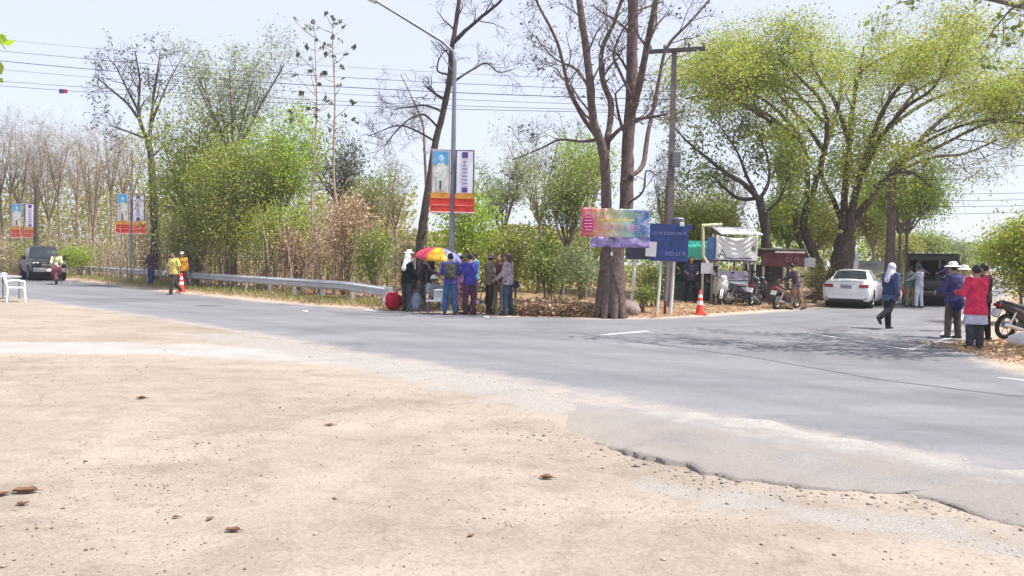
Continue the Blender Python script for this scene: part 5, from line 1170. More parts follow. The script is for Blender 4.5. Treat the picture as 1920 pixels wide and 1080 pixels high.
def pickup(o, col, canopy=False, front_only=False):
    pm = mat(o.name + '_paint', col, rough=.35, var=.08, spec=.35)
    st = [(0.0, .62, .70, .70, .80, .6, .98), (.05, .55, .82, .83, .86, .78, 1.07), (.4, .50, .86, .87, .95, .80, 1.12), (1.55, .48, .86, .88, .96, .80, 1.12), (1.62, .42, .86, .89, .98, .62, 1.70), (1.9, .38, .86, .89, 1.0, .63, 1.77), (2.7, .36, .86, .89, 1.02, .63, 1.79), (3.15, .36, .86, .89, 1.03, .62, 1.73), (3.72, .36, .86, .89, 1.04, .72, 1.17), (4.5, .40, .86, .88, 1.0, .74, 1.09), (4.95, .44, .82, .83, .92, .70, 1.0), (5.1, .52, .72, .74, .80, .62, .88)]
    body, patch, M_ = car_body(o, st, pm, [(1.0, .38), (4.15, .38)], .38)
    patch('windscreen', 3.2, 3.68, 10.6, 15.4); patch('rear_window', 1.58, 1.62, 10.9, 15.1)
    for a, b_ in ((8.3, 10.1), (M_ - 10.1, M_ - 8.3)): patch('side_window', 1.75, 2.35, a, b_); patch('side_window', 2.42, 3.2, a, b_)
    for s_ in (-1, 1):
        m_ = MB(); m_.box((s_ * .62, 4.98, .86), (.30, .16, .17), rotz(-s_ * R(16)), bev=.04); m_.build('headlight', LAMPC, o, True)
        m_ = MB(); m_.box((s_ * .98, 3.30, 1.16), (.20, .10, .22), bev=.04); m_.build('door_mirror', pm, o, True)
        m_ = MB(); m_.box((s_ * .78, .01, .86), (.13, .08, .34), bev=.02); m_.build('tail_light', LAMPR, o)
        m_ = MB(); m_.box((s_ * .60, 5.13, .53), (.16, .05, .10), bev=.02); m_.build('fog_lamp', LAMPC, o)
        for yy in (1.9, 2.7):
            m_ = MB(); m_.box((s_ * .90, yy, .93), (.03, .18, .03), bev=.008); m_.build('door_handle', CHROME, o)
    m_ = MB(); m_.box((0, 5.08, .84), (.82, .06, .24), bev=.02); gl = m_.build('grille', BLACKP, o)
    for q in range(3): m_ = MB(); m_.box((0, 5.115, .76 + q * .075), (.76, .012, .025)); m_.build('grille_bar', CHROME, gl)
    m_ = MB(); m_.box((0, 5.08, .55), (1.55, .16, .22), bev=.05); m_.build('front_bumper', mat('bumper_grey', (.25, .25, .27), .4), o, True)
    m_ = MB(); m_.box((0, 5.17, .55), (.36, .012, .12)); m_.build('number_plate', PLATE, o)
    m_ = MB(); m_.box((0, -.09, .50), (1.6, .16, .14), bev=.03); m_.build('rear_bumper', mat('bumper_dark', (.06, .06, .065), .5), o)
    for wy in (1.0, 4.15):
        for s_ in (-1, 1): wheel(o, (s_ * .78, wy, .38), .38, .26, spokes=6)
    return pm
o = thing('pickup_truck', 'dark pickup truck driving towards us at the far left', 'pickup')
pickup(o, (.014, .016, .024)); o.scale = (1, 1, 1.06)
a = G(90, 526); hd = math.atan2(-(34.5 - 46.5), -(-26 + 45)) ; dirv = Vector((.62, -.78))
o.rotation_euler = (0, 0, math.atan2(-dirv.x, dirv.y)); o.location = (a[0] - dirv.x * 4.6, a[1] - dirv.y * 4.6, 0)
m_ = MB(); m_.box((.0, 4.2, 1.085), (.9, .5, .05), bev=.02); m_.build('bonnet_scoop', BLACKP, o)

o = thing('canopied_pickup', 'dark open-backed pickup with a tall canopy stopped on the side road', 'pickup')
st_ = pickup(o, (.03, .034, .04))
CAN = mat('canopy_dark', (.018, .024, .024), .8, var=.3); cz = 2.16
for s_ in (-1, 1):
    m_ = MB(); m_.box((s_ * .88, .74, 1.56), (.035, 1.52, 1.14), bev=.006); m_.build('canopy_side', CAN, o)
    for yy in (-.03, .74, 1.5): m_ = MB(); m_.tube([(s_ * .915, yy, .95), (s_ * .915, yy, cz - .05)], .03, 8); m_.build('canopy_post', BLACKP, o)
    m_ = MB(); m_.box((s_ * .60, .72, 1.28), (.40, 1.35, .07), bev=.02); m_.build('bench_seat', mat('bench_blue', (.05, .06, .16), .6), o)
m_ = MB(); m_.box((0, .74, cz), (1.92, 1.72, .07), bev=.03); rf = m_.build('canopy_roof', CAN, o)
m_ = MB(); m_.box((0, 1.49, 1.6), (1.72, .03, 1.05)); m_.build('canopy_front', CAN, o)
m_ = MB(); m_.box((0, .0, cz - .14), (1.74, .03, .20)); m_.build('roof_valance', mat('valance', (.04, .05, .05), .7), o)
for q in range(6):
    m_ = MB(); m_.lathe([(.045, 0), (.05, .03), (.035, .07), (.0, .08)], (-.62 + q * .25, -.02, cz + .035), 12); m_.build('roof_lamp', LAMPC, rf, True)
m_ = MB(); m_.box((0, -.34, .60), (1.35, .36, .05), bev=.015); m_.build('rear_step', mat('step_metal', (.20, .20, .21), .5, metal=.5), o)
m_ = MB(); m_.box((.2, 1.46, 1.75), (.12, .02, .34)); m_.build('hanging_notice', PLATE, o)
place(o, 1745, 574, SIDE)

# ------------------------------------------------------------------ motorbikes
def loft(mb, secs, m=0):
    """secs: (y, z centre, half width, half height)"""
    rs = []
    for (y, z, a, b) in secs:
        rs.append([(math.copysign(abs(math.cos(t)) ** .8, math.cos(t)) * a, y, z + math.copysign(abs(math.sin(t)) ** .8, math.sin(t)) * b) for t in [2 * math.pi * k / 14 for k in range(14)]])
    mb.rings(rs, m)
def motorbike(label, loc, rz, body_c, shield_c, steer=0.0, group='parked motorbikes', lean=R(6), plate=True, box=False):
    o = thing('motorbike', label, 'motorbike', loc, rz, group); o.rotation_euler = (0, lean, rz)
    k = '%02x%02x%02x' % tuple(int(255 * c) for c in body_c); bm_ = paint('bike_' + k, body_c, .25); k = '%02x%02x%02x' % tuple(int(255 * c) for c in shield_c); sm = paint('bike_' + k, shield_c, .25); fm = mat('bike_frame', (.05, .05, .055), .45, metal=.4)
    for wy in (-.62, .64):
        wo_ = bpy.data.objects.new('wheel', None); COL.objects.link(wo_); wo_.parent = o; wo_.location = (0, wy, .285)
        m_ = MB(); m_.torus((0, 0, 0), .24, .045, n=26, k=8); m_.build('tyre', TYRE, wo_, True)
        m_ = MB(); m_.torus((0, 0, 0), .19, .014, n=22, k=6); m_.lathe([(.045, -.06), (.05, 0), (.045, .06)], n=12, axis='x')
        for q in range(6): a = q * math.pi / 3; m_.tube([(.02 if q % 2 else -.02, 0, 0), (0, math.cos(a) * .19, math.sin(a) * .19)], .009, 4)
        m_.build('rim', RIM, wo_)
    m_ = MB(); [m_.tube([(s_ * .075, .64, .285), (s_ * .075, .50, .62), (s_ * .05, .40, .92)], [.022, .024, .026], 8) for s_ in (-1, 1)]; m_.build('front_fork', fm, o, True)
    m_ = MB(); rs = []
    for q in range(8):
        a = R(-5 + q * 20); rs.append([(w_ * .055, .64 + math.cos(a) * .305 - 0 if True else 0, .285 + math.sin(a) * .305 + (0 if abs(w_) < 1 else -.02)) for w_ in (-1, -.5, .5, 1)] + [(w_ * .05, .64 + math.cos(a) * .298, .285 + math.sin(a) * .298 - .004) for w_ in (.9, -.9)])
    m_.rings(rs); m_.build('front_mudguard', sm, o)
    m_ = MB(); loft(m_, [(.62, .70, .05, .02), (.56, .72, .16, .20), (.50, .70, .20, .27), (.44, .66, .19, .28), (.40, .62, .10, .26)]); m_.build('leg_shield', sm, o, True)
    m_ = MB(); loft(m_, [(.42, .50, .06, .10), (.25, .42, .09, .10), (.05, .42, .11, .11), (-.15, .50, .13, .16), (-.40, .62, .14, .14), (-.70, .72, .11, .09), (-.92, .80, .05, .04)]); m_.build('body', bm_, o, True)
    m_ = MB(); loft(m_, [(.05, .70, .08, .03), (-.05, .72, .12, .05), (-.35, .73, .13, .05), (-.62, .79, .12, .05), (-.82, .83, .08, .03)]); m_.build('seat', SEATB, o, True)
    m_ = MB(); m_.tube([(-.36, .24, 1.02), (-.22, .33, 1.01), (-.06, .38, .95), (.06, .38, .95), (.22, .33, 1.01), (.36, .24, 1.02)], .014, 8); hb = m_.build('handlebar', fm, o, True)
    for s_ in (-1, 1):
        m_ = MB(); m_.tube([(s_ * .27, .30, 1.02), (s_ * .37, .235, 1.025)], .02, 8); m_.build('grip', BLACKP, hb)
        m_ = MB(); m_.tube([(s_ * .22, .34, 1.02), (s_ * .27, .33, 1.18)], .007, 6); m_.ell((s_ * .29, .33, 1.22), (.065, .02, .045), n=12, k=6); m_.build('mirror', BLACKP, o, True)
        m_ = MB(); m_.ell((s_ * .14, .54, .86), (.035, .04, .03), n=10, k=6); m_.build('indicator', mat('amber', (.7, .25, .02), .3), o)
        m_ = MB(); m_.box((s_ * .22, .02, .27), (.13, .05, .03)); m_.build('foot_peg', BLACKP, o)
    m_ = MB(); m_.ell((0, .45, .98), (.13, .12, .11), n=14, k=8); m_.build('headlamp_cowl', sm, o, True)
    m_ = MB(); m_.ell((0, .54, .98), (.085, .045, .075), n=14, k=8); m_.build('headlight', LAMPC, o, True)
    m_ = MB(); m_.box((0, -.02, .30), (.20, .34, .22), bev=.05); m_.lathe([(.07, -.12), (.075, .12)], (0, .06, .34), 12, axis='x'); m_.build('engine', mat('engine', (.16, .16, .165), .5, metal=.7, var=.3), o)
    m_ = MB(); m_.tube([(.10, .12, .24), (.14, -.1, .2), (.16, -.45, .27), (.17, -.85, .36)], [.018, .022, .045, .05], 10); m_.build('exhaust', CHROME, o, True)
    m_ = MB(); m_.tube([(.09, -.62, .285), (.11, -.5, .62)], .022, 8); m_.tube([(-.09, -.62, .285), (-.11, -.5, .62)], .022, 8); m_.build('shock_absorber', CHROME, o)
    m_ = MB(); m_.box((0, -.90, .62), (.14, .04, .26), rotx(R(-20))); m_.build('rear_mudguard', BLACKP, o)
    m_ = MB(); m_.box((0, -.93, .76), (.16, .06, .07), bev=.015); m_.build('tail_light', LAMPR, o)
    if plate: m_ = MB(); m_.box((0, -.955, .60), (.20, .012, .17), rotx(R(-20))); m_.build('number_plate', PLATE, o)
    m_ = MB(); m_.tube([(-.12, -.05, .25), (-.24, -.12, .01)], .012, 6); m_.build('side_stand', fm, o)
    if box: m_ = MB(); m_.box((0, -.72, .98), (.36, .32, .26), bev=.04); m_.build('top_box', SEATB, o, True)
    return o
def bike_at(label, px, py, rz, *a, **k):
    b = G(px, py); return motorbike(label, (b[0], b[1], gheight(b[0], b[1]) + .0), rz, *a, **k)
bike_at('white-fronted motorbike nosing out of the stall beside the cone', 1350, 576, R(165), (.05, .05, .06), (.6, .6, .62), lean=R(-6))
bike_at('dark blue motorbike parked broadside in front of the food cart', 1392, 577, R(-70), (.03, .035, .06), (.03, .035, .07))
bike_at('black motorbike with a white number plate, rear turned to the road', 1416, 577, R(-32), (.025, .025, .03), (.03, .03, .035))
bike_at('brownish motorbike below the red-brown stall board', 1474, 580, R(-50), (.16, .07, .05), (.20, .20, .21))
bike_at('black motorbike on the right verge behind the woman in red', 1922, 640, R(-72), (.02, .02, .025), (.03, .03, .035), box=False)
bike_at('red motorbike parked between the walking person and the canopied pickup', 1700, 573, R(-15), (.35, .03, .03), (.4, .05, .05))
ridden = bike_at('motorbike ridden towards us in front of the dark pickup', 106, 533, R(-152) , (.12, .02, .04), (.16, .03, .06), lean=0, group='ridden motorbike')
# bicycle half hidden behind the group by the road
def bicycle(label, px, py, rz):
    b = G(px, py); o = thing('bicycle', label, 'bicycle', (b[0], b[1], gheight(b[0], b[1])), rz); o.rotation_euler = (0, R(5), rz)
    fm = mat('bicycle_frame', (.08, .10, .09), .4)
    for wy in (-.5, .52):
        wo_ = bpy.data.objects.new('wheel', None); COL.objects.link(wo_); wo_.parent = o; wo_.location = (0, wy, .33)
        m_ = MB(); m_.torus((0, 0, 0), .31, .018, n=32, k=6); m_.build('tyre', TYRE, wo_, True)
        m_ = MB(); m_.torus((0, 0, 0), .285, .008, n=28, k=5); [m_.tube([(.015 * (-1) ** q, 0, 0), (0, math.cos(q * .449) * .285, math.sin(q * .449) * .285)], .0025, 3) for q in range(14)]; m_.lathe([(.02, -.04), (.02, .04)], n=8, axis='x'); m_.build('rim', RIM, wo_)
    m_ = MB()
    for a, c in (((0, -.5, .33), (0, -.02, .28)), ((0, -.02, .28), (0, -.15, .82)), ((0, -.5, .33), (0, -.13, .70)), ((0, -.02, .28), (0, .38, .70)), ((0, -.13, .70), (0, .36, .78)), ((0, .52, .33), (0, .36, .86))): m_.tube([a, c], .016, 8)
    m_.build('frame', fm, o, True)
    m_ = MB(); m_.tube([(-.28, .22, .98), (-.1, .36, .95), (.1, .36, .95), (.28, .22, .98)], .012, 8); m_.build('handlebar', CHROME, o, True)
    m_ = MB(); m_.ell((0, -.16, .86), (.09, .14, .03), n=12, k=6); m_.build('saddle', SEATB, o, True)
    m_ = MB(); m_.lathe([(.09, -.01), (.09, .01)], (.05, -.02, .28), 16, axis='x'); m_.tube([(.07, -.02, .28), (.09, .1, .16)], .01, 6); m_.tube([(-.07, -.02, .28), (-.09, -.14, .40)], .01, 6); m_.build('crank', CHROME, o)
bicycle('bicycle half hidden between the umbrella group and the three women', 897, 586, R(82))

# ------------------------------------------------------------------ stalls at the corner
def at_px(px, py): b = G(px, py); return np.array([b[0], b[1], gheight(b[0], b[1])])
DWOOD = mat('stall_wood', (.17, .10, .075), .8, var=.3, scale=4, bump=.3); MAROON = mat('fascia_maroon', (.10, .022, .025), .7, var=.3, scale=3); CREAM = mat('frame_cream', (.62, .58, .40), .6, var=.1)
Yk = 31.5
def kx(px, Y=Yk): return P(px, 500, Y)[0]
def kz(px, py, Y=Yk): return P(px, py, Y)[2]
o = thing('market_stall', 'roadside stall with a red-brown fascia board and pale posts', 'stall', (kx(1455), Yk, 0))
c0 = kx(1455)
m_ = MB(); m_.box((0, -.8, kz(1455, 487)), (kx(1494) - kx(1418), .05, .52), bev=.006); m_.build('fascia_board', MAROON, o)
m_ = MB(); m_.box((.25, -.80, kz(1455, 473)), (1.15, .09, .07)); m_.build('pale_edge', mat('edge_pale', (.6, .5, .42), .7), o)
m_ = MB(); m_.box((0, .35, kz(1455, 476) + .05), (1.75, 2.4, .06), rotx(R(-6))); m_.build('roof', mat('roof_sheet', (.16, .13, .13), .7, var=.3), o)
for px, yy in ((1421, -.7), (1492, -.7), (1424, 1.3), (1490, 1.3)):
    m_ = MB(); m_.tube([(kx(px) - c0, yy, 0), (kx(px) - c0, yy, kz(px, 490))], .05, 8); m_.build('post', mat('post_pale', (.48, .45, .40), .7, var=.2), o)
m_ = MB(); m_.box((0, .9, .45), (1.5, .7, .9), bev=.02); m_.build('counter', DWOOD, o)
m_ = MB(); m_.box((0, 1.45, 1.0), (1.7, .04, 1.2)); m_.build('back_wall', mat('stall_back', (.10, .075, .06), .85, var=.4, scale=3), o)
m_ = MB(); squiggles(m_, .1, .55, kz(1455, 487), .2, -.835, 40); m_.build('fascia_marks', mat('marks_dull', (.24, .12, .11), .7), o)
m_ = MB(); m_.box((kx(1500) - c0 + .1, -.75, kz(1500, 492)), (.42, .04, .36)); m_.build('side_notice', mat('notice_dull', (.42, .40, .40), .7, var=.15), o)
m_ = MB(); 
o = thing('sack', 'tall tan sack leaning below the red-brown stall board', 'sack', (kx(1448), Yk - 1.2, .0)); m_ = MB(); m_.lathe([(.02, 0), (.27, .03), (.30, .3), (.27, .6), (.20, .72), (.06, .78)], n=16); m_.build('sack_body', mat('sack_tan', (.50, .38, .24), .9, var=.3, scale=5, bump=.4), o, True); m_ = MB(); m_.lathe([(.05, .77), (.10, .86), (.02, .88)], n=12); m_.build('tied_top', mat('sack_tan', (.50, .38, .24)), o, True)
# green awning stall
o = thing('awning_stall', 'small stall under a bright turquoise-green awning behind the blue sign', 'stall', (kx(1302), Yk + .3, 0)); c0 = kx(1302)
V = []; zt, zb_ = kz(1302, 463, Yk + .3), kz(1302, 484, Yk + .3)
m_ = MB(); m_.rings([[(-.85, .9, zt + .28), (.85, .9, zt + .28), (.85, .9, zt + .25), (-.85, .9, zt + .25)], [(-.85, -.3, zt), (.85, -.3, zt), (.85, -.3, zt - .03), (-.85, -.3, zt - .03)]]); m_.build('awning_top', mat('awning_green', (.02, .50, .33), .6, var=.12), o)
m_ = MB(); m_.box((0, -.32, (zt + zb_) / 2 - .02), (1.7, .02, zt - zb_), rotx(R(6))); m_.build('awning_front', mat('awning_mint', (.10, .66, .47), .6, var=.1), o)
for x in (-.8, .8):
    for y in (-.25, .85): m_ = MB(); m_.tube([(x, y, 0), (x, y, zt)], .03, 8); m_.build('pole', GALV, o)
m_ = MB(); m_.box((.1, .5, .42), (1.3, .6, .84), bev=.02); m_.build('counter', mat('counter_dark', (.07, .08, .08), .7, var=.3), o)
m_ = MB(); m_.box((0, .88, 1.1), (1.6, .03, 1.3)); m_.build('back_sheet', mat('sheet_dark', (.03, .06, .06), .8, var=.3), o)
# cream angled frame
o = thing('sign_frame', 'cream-painted bent metal frame standing left of the cloth banner', 'frame', (kx(1322, 30), 30.0, 0)); c0 = kx(1322, 30); Z = lambda px, py: kz(px, py, 30)
m_ = MB(); m_.tube([(kx(1345, 30) - c0, 0, 0), (kx(1343, 30) - c0, 0, Z(1343, 520)), (kx(1318, 30) - c0, 0, Z(1318, 480)), (kx(1316, 30) - c0, 0, Z(1316, 423))], .055, 8); m_.build('bent_post', CREAM, o)
m_ = MB(); m_.tube([(kx(1314, 30) - c0, 0, Z(1316, 423)), (kx(1352, 30) - c0, 0, Z(1352, 421))], .06, 8); m_.build('top_bar', CREAM, o)
m_ = MB(); m_.tube([(kx(1318, 30) - c0, .0, 0), (kx(1318, 30) - c0, .02, Z(1318, 500))], .045, 8); m_.build('leg', CREAM, o)
m_ = MB(); m_.box((kx(1325, 30) - c0, -.06, Z(1325, 503)), (.45, .02, .40)); m_.build('white_notice', mat('notice_white', (.62, .62, .66)), o)
# cloth banner on a stall frame
o = thing('banner_stall', 'stall frame holding a sagging white cloth banner and a blue end board', 'stall', (kx(1377), Yk - .9, 0)); c0 = kx(1377); Yc = Yk - .9
for px in (1337, 1417):
    for yy in (0.12, 1.6): m_ = MB(); m_.tube([(kx(px, Yc) - c0, yy, 0), (kx(px, Yc) - c0, yy, kz(px, 438, Yc))], .045, 8); m_.build('post', mat('post_pale', (.48, .45, .40)), o)
m_ = MB(); m_.rings([[(-.75, .12, kz(1377, 440, Yc)), (.85, .12, kz(1377, 440, Yc)), (.85, 1.6, kz(1377, 424, Yc)), (-.75, 1.6, kz(1377, 424, Yc))], [(-.75, .12, kz(1377, 440, Yc) + .04), (.85, .12, kz(1377, 440, Yc) + .04), (.85, 1.6, kz(1377, 424, Yc) + .04), (-.75, 1.6, kz(1377, 424, Yc) + .04)]]); m_.build('roof', mat('roof_white', (.60, .60, .66), .7, var=.15, scale=3), o)
m_ = MB(); m_.box((kx(1330, Yc) - c0 + .12, .06, kz(1335, 467, Yc)), (.42, .04, .92), bev=.01); m_.build('blue_end_board', mat('board_blue', (.09, .16, .36), .6, var=.3, scale=2), o)
def sag_cloth(px0, px1, yt, yb, Y):
    x0, x1 = kx(px0, Y), kx(px1, Y); z1, z0 = kz((px0 + px1) / 2, yt, Y), kz((px0 + px1) / 2, yb, Y); nu, nv = 44, 22; V = []; F = []
    for i in range(nu + 1):
        u = i / nu
        for j in range(nv + 1):
            v = j / nv; s_ = math.sin(math.pi * u); top = z1 - .12 * s_; z = z0 + (top - z0) * v
            fold = .045 * math.sin((v * 1.35 + .55 * s_) * 22) * s_ * v + .015 * math.sin(u * 17 + v * 3)
            V.append((x0 + (x1 - x0) * u - c0, -.02 - fold, z))
    for i in range(nu):
        for j in range(nv): F.append((i * (nv + 1) + j, (i + 1) * (nv + 1) + j, (i + 1) * (nv + 1) + j + 1, i * (nv + 1) + j + 1))
    mb = MB(); mb.add(V, F); return mb, x0 - c0, x1 - c0, z0, z1
mb, xa, xb, za, zb_ = sag_cloth(1341, 1419, 441, 489, Yc); cl = mb.build('cloth_banner', mat('cloth_white', (.66, .65, .62), .85, var=.05), o, True); md = cl.modifiers.new('thick', 'SOLIDIFY'); md.thickness = .004
m_ = MB(); m_.tube([(xa + .1, -.10, za + .12), (xa + .24, -.10, za + .42), (xa + .38, -.10, za + .14)], .022, 5); m_.tube([(xa + .03, -.10, za + .2), (xa + .16, -.10, za + .24), (xa + .3, -.10, za + .2)], .016, 5); m_.build('printed_mark', BDARK, o)
m_ = MB(); m_.ell((xb - .17, -.09, za + .47), (.09, .006, .12), n=12, k=6); m_.build('printed_emblem', mat('emblem_dull', (.18, .17, .12), .8, var=.5, scale=20), o)
m_ = MB(); m_.box(((xa + xb) / 2 + .05, -.09, za + .09), (1.05, .006, .045)); m_.build('printed_line', BDARK, o)
m_ = MB(); m_.tube([(xa, -.03, za), (xb, -.03, za)], .03, 6); m_.build('bottom_rail', mat('rail_dark', (.08, .07, .10), .6), o)
# food cart
o = thing('food_cart', 'white food cart with a tinted glass case below the cloth banner', 'food cart', (kx(1370, 30.2), 30.2, 0), R(4))
m_ = MB(); m_.box((0, 0, .72), (1.15, .62, .52), bev=.03); m_.build('cart_body', mat('cart_white', (.62, .62, .66), .4, var=.1), o)
m_ = MB(); m_.box((0, -.32, .74), (1.0, .01, .36)); fp = m_.build('front_panel', mat('cart_panel', (.72, .73, .74), .5, var=.1), o)
m_ = MB(); squiggles(m_, -.4, .4, .78, .10, -.33, 51); m_.build('panel_lettering', mat('cart_let', (.30, .34, .36), .6), fp)
m_ = MB(); m_.box((0, .02, 1.16), (1.12, .52, .34), bev=.02); m_.build('glass_case', mat('case_glass', (.42, .36, .46), .12, var=.2, spec=.8), o)
m_ = MB(); m_.box((0, .0, 1.005), (1.2, .66, .04), bev=.01); m_.build('counter_top', mat('steel_top', (.4, .4, .42), .3, metal=.8), o)
for x in (-.56, .56):
    m_ = MB(); m_.tube([(x, -.28, .9), (x, -.28, 1.75)], .022, 8); m_.build('post', GALV, o)
m_ = MB(); m_.box((0, 0, 1.76), (1.25, .72, .04), bev=.01); m_.build('cart_roof', mat('roof_dim', (.35, .33, .38), .6, var=.2), o)
for x in (-.45, .45): wheel(o, (x, 0, .24), .24, .06, spokes=8)
m_ = MB(); m_.ell((0, -.1, 1.30), (.1, .1, .11), n=12, k=8); m_.build('cooking_pot', CHROME, o)
# grey roof sign + white pillar behind the car
Yg = 41.0
o = thing('roadside_sign', 'long grey signboard with a dark inscription behind the white car', 'sign', (kx(1632, Yg), Yg, 0)); c0 = kx(1632, Yg)
m_ = MB(); m_.box((0, 0, kz(1632, 498, Yg)), (kx(1668, Yg) - kx(1606, Yg), .06, .50), bev=.01); m_.build('board', mat('board_grey', (.36, .35, .36), .7, var=.12), o)
m_ = MB(); squiggles(m_, -.35, .4, kz(1632, 497, Yg), .14, -.036, 61); m_.build('lettering', mat('let_dark', (.09, .08, .10), .7), o)
m_ = MB(); m_.box((0, -.03, kz(1632, 508, Yg)), (1.72, .14, .09)); m_.build('ledge', mat('ledge_pale', (.52, .47, .48), .7), o)
for x in (-.75, .75): m_ = MB(); m_.tube([(x, .1, 0), (x, .1, kz(1632, 500, Yg))], .06, 8); m_.build('post', mat('post_grey', (.30, .30, .31)), o)
Yw = 37.8
o = thing('white_pillar', 'short white painted pillar standing behind the roof of the white car', 'pillar', (kx(1603, Yw), Yw, 0)); m_ = MB(); zt = kz(1603, 475, Yw); m_.box((0, 0, zt / 2), (.24, .24, zt), bev=.02); m_.build('shaft', mat('pillar_white', (.72, .72, .72), .7, var=.1), o); m_ = MB(); m_.box((0, 0, .12), (.4, .4, .24), bev=.02); m_.build('footing', mat('footing', (.4, .38, .36), .85), o)

# table and plastic chair at the left edge
o = thing('plastic_chair', 'white plastic garden chair at the left edge of the picture', 'chair', tuple(at_px(30, 567)), R(-60)); PW = mat('plastic_white', (.78, .78, .79), .45, var=.04)
for x, y in ((-.21, -.2), (.21, -.2), (-.21, .22), (.21, .22)): m_ = MB(); m_.tube([(x * 1.15, y * 1.15, 0), (x, y, .42)], [.02, .03], 8); m_.build('leg', PW, o)
m_ = MB(); m_.box((0, 0, .43), (.48, .46, .035), bev=.014); m_.build('seat', PW, o)
for q in range(5): m_ = MB(); x = -.16 + q * .08; m_.tube([(x * .8, -.22, .44), (x * 1.1, -.27, .65), (x * 1.35, -.31, .84)], .02, 6); m_.build('back_slat', PW, o)
m_ = MB(); m_.tube([(-.27, -.26, .60), (-.22, -.31, .80), (0, -.33, .87), (.22, -.31, .80), (.27, -.26, .60)], .026, 8); m_.build('back_rim', PW, o, True)
for s_ in (-1, 1): m_ = MB(); m_.tube([(s_ * .26, -.26, .62), (s_ * .28, .0, .66), (s_ * .25, .22, .62), (s_ * .22, .23, .43)], .022, 8); m_.build('armrest', PW, o, True)
b_ = at_px(2, 560)
o = thing('table', 'grey table with cups on it cut by the left edge of the picture', 'table', tuple(b_), R(-35)); m_ = MB(); m_.box((0, 0, .72), (1.3, .7, .05), bev=.01); m_.build('table_top', mat('table_grey', (.36, .37, .42), .6, var=.1), o)
m_ = MB(); m_.box((0, -.34, .60), (1.25, .02, .20)); m_.build('apron', mat('apron_grey', (.28, .30, .34), .7), o)
for x, y in ((-.58, -.3), (.58, -.3), (-.58, .3), (.58, .3)): m_ = MB(); m_.tube([(x, y, 0), (x, y, .7)], .028, 8); m_.build('leg', STEEL, o)
for i, (x, y, lab) in enumerate(((.45, -.1, 'white bowl on the grey table at the left edge, farther right'), (.05, -.15, 'white bowl on the grey table nearest the picture edge'))):
    w_ = Matrix.Rotation(R(-35), 3, 'Z') @ Vector((x, y, 0)); m_ = MB(); m_.lathe([(.05, 0), (.06, .01), (.11, .07), (.115, .085), (.10, .075), (.05, .02)], n=18); bo = m_.build('bowl', PW, None, True); bo.location = (b_[0] + w_.x, b_[1] + w_.y, b_[2] + .747); tag(bo, lab, 'bowl', 'bowls on the table'); m_ = MB(); m_.ell((0, 0, .06), (.085, .085, .05), n=12, k=6); m_.build('contents', PW, bo, True)

# ------------------------------------------------------------------ people
TMP = bpy.data.scenes.new('workbench')
def remesh(mb, voxel):
    me = bpy.data.meshes.new('tmp'); me.from_pydata(mb.v, [], mb.f)
    bm = bmesh.new(); bm.from_mesh(me); bmesh.ops.recalc_face_normals(bm, faces=bm.faces[:]); bm.to_mesh(me); bm.free()
    ob = bpy.data.objects.new('tmp', me); TMP.collection.objects.link(ob)
    md = ob.modifiers.new('r', 'REMESH'); md.mode = 'VOXEL'; md.voxel_size = voxel; md.use_smooth_shade = True
    sm = ob.modifiers.new('s', 'SMOOTH'); sm.iterations = 2; sm.factor = .4
    TMP.view_layers[0].update(); dg = TMP.view_layers[0].depsgraph; ev = ob.evaluated_get(dg)
    out = bpy.data.meshes.new_from_object(ev)
    bpy.data.objects.remove(ob); bpy.data.meshes.remove(me)
    V = np.empty(len(out.vertices) * 3); out.vertices.foreach_get('co', V); V = V.reshape(-1, 3)
    F = [tuple(p.vertices) for p in out.polygons]; bpy.data.meshes.remove(out)
    return V, F
SKINC = {'tan': (.36, .20, .13), 'brown': (.24, .13, .085)}
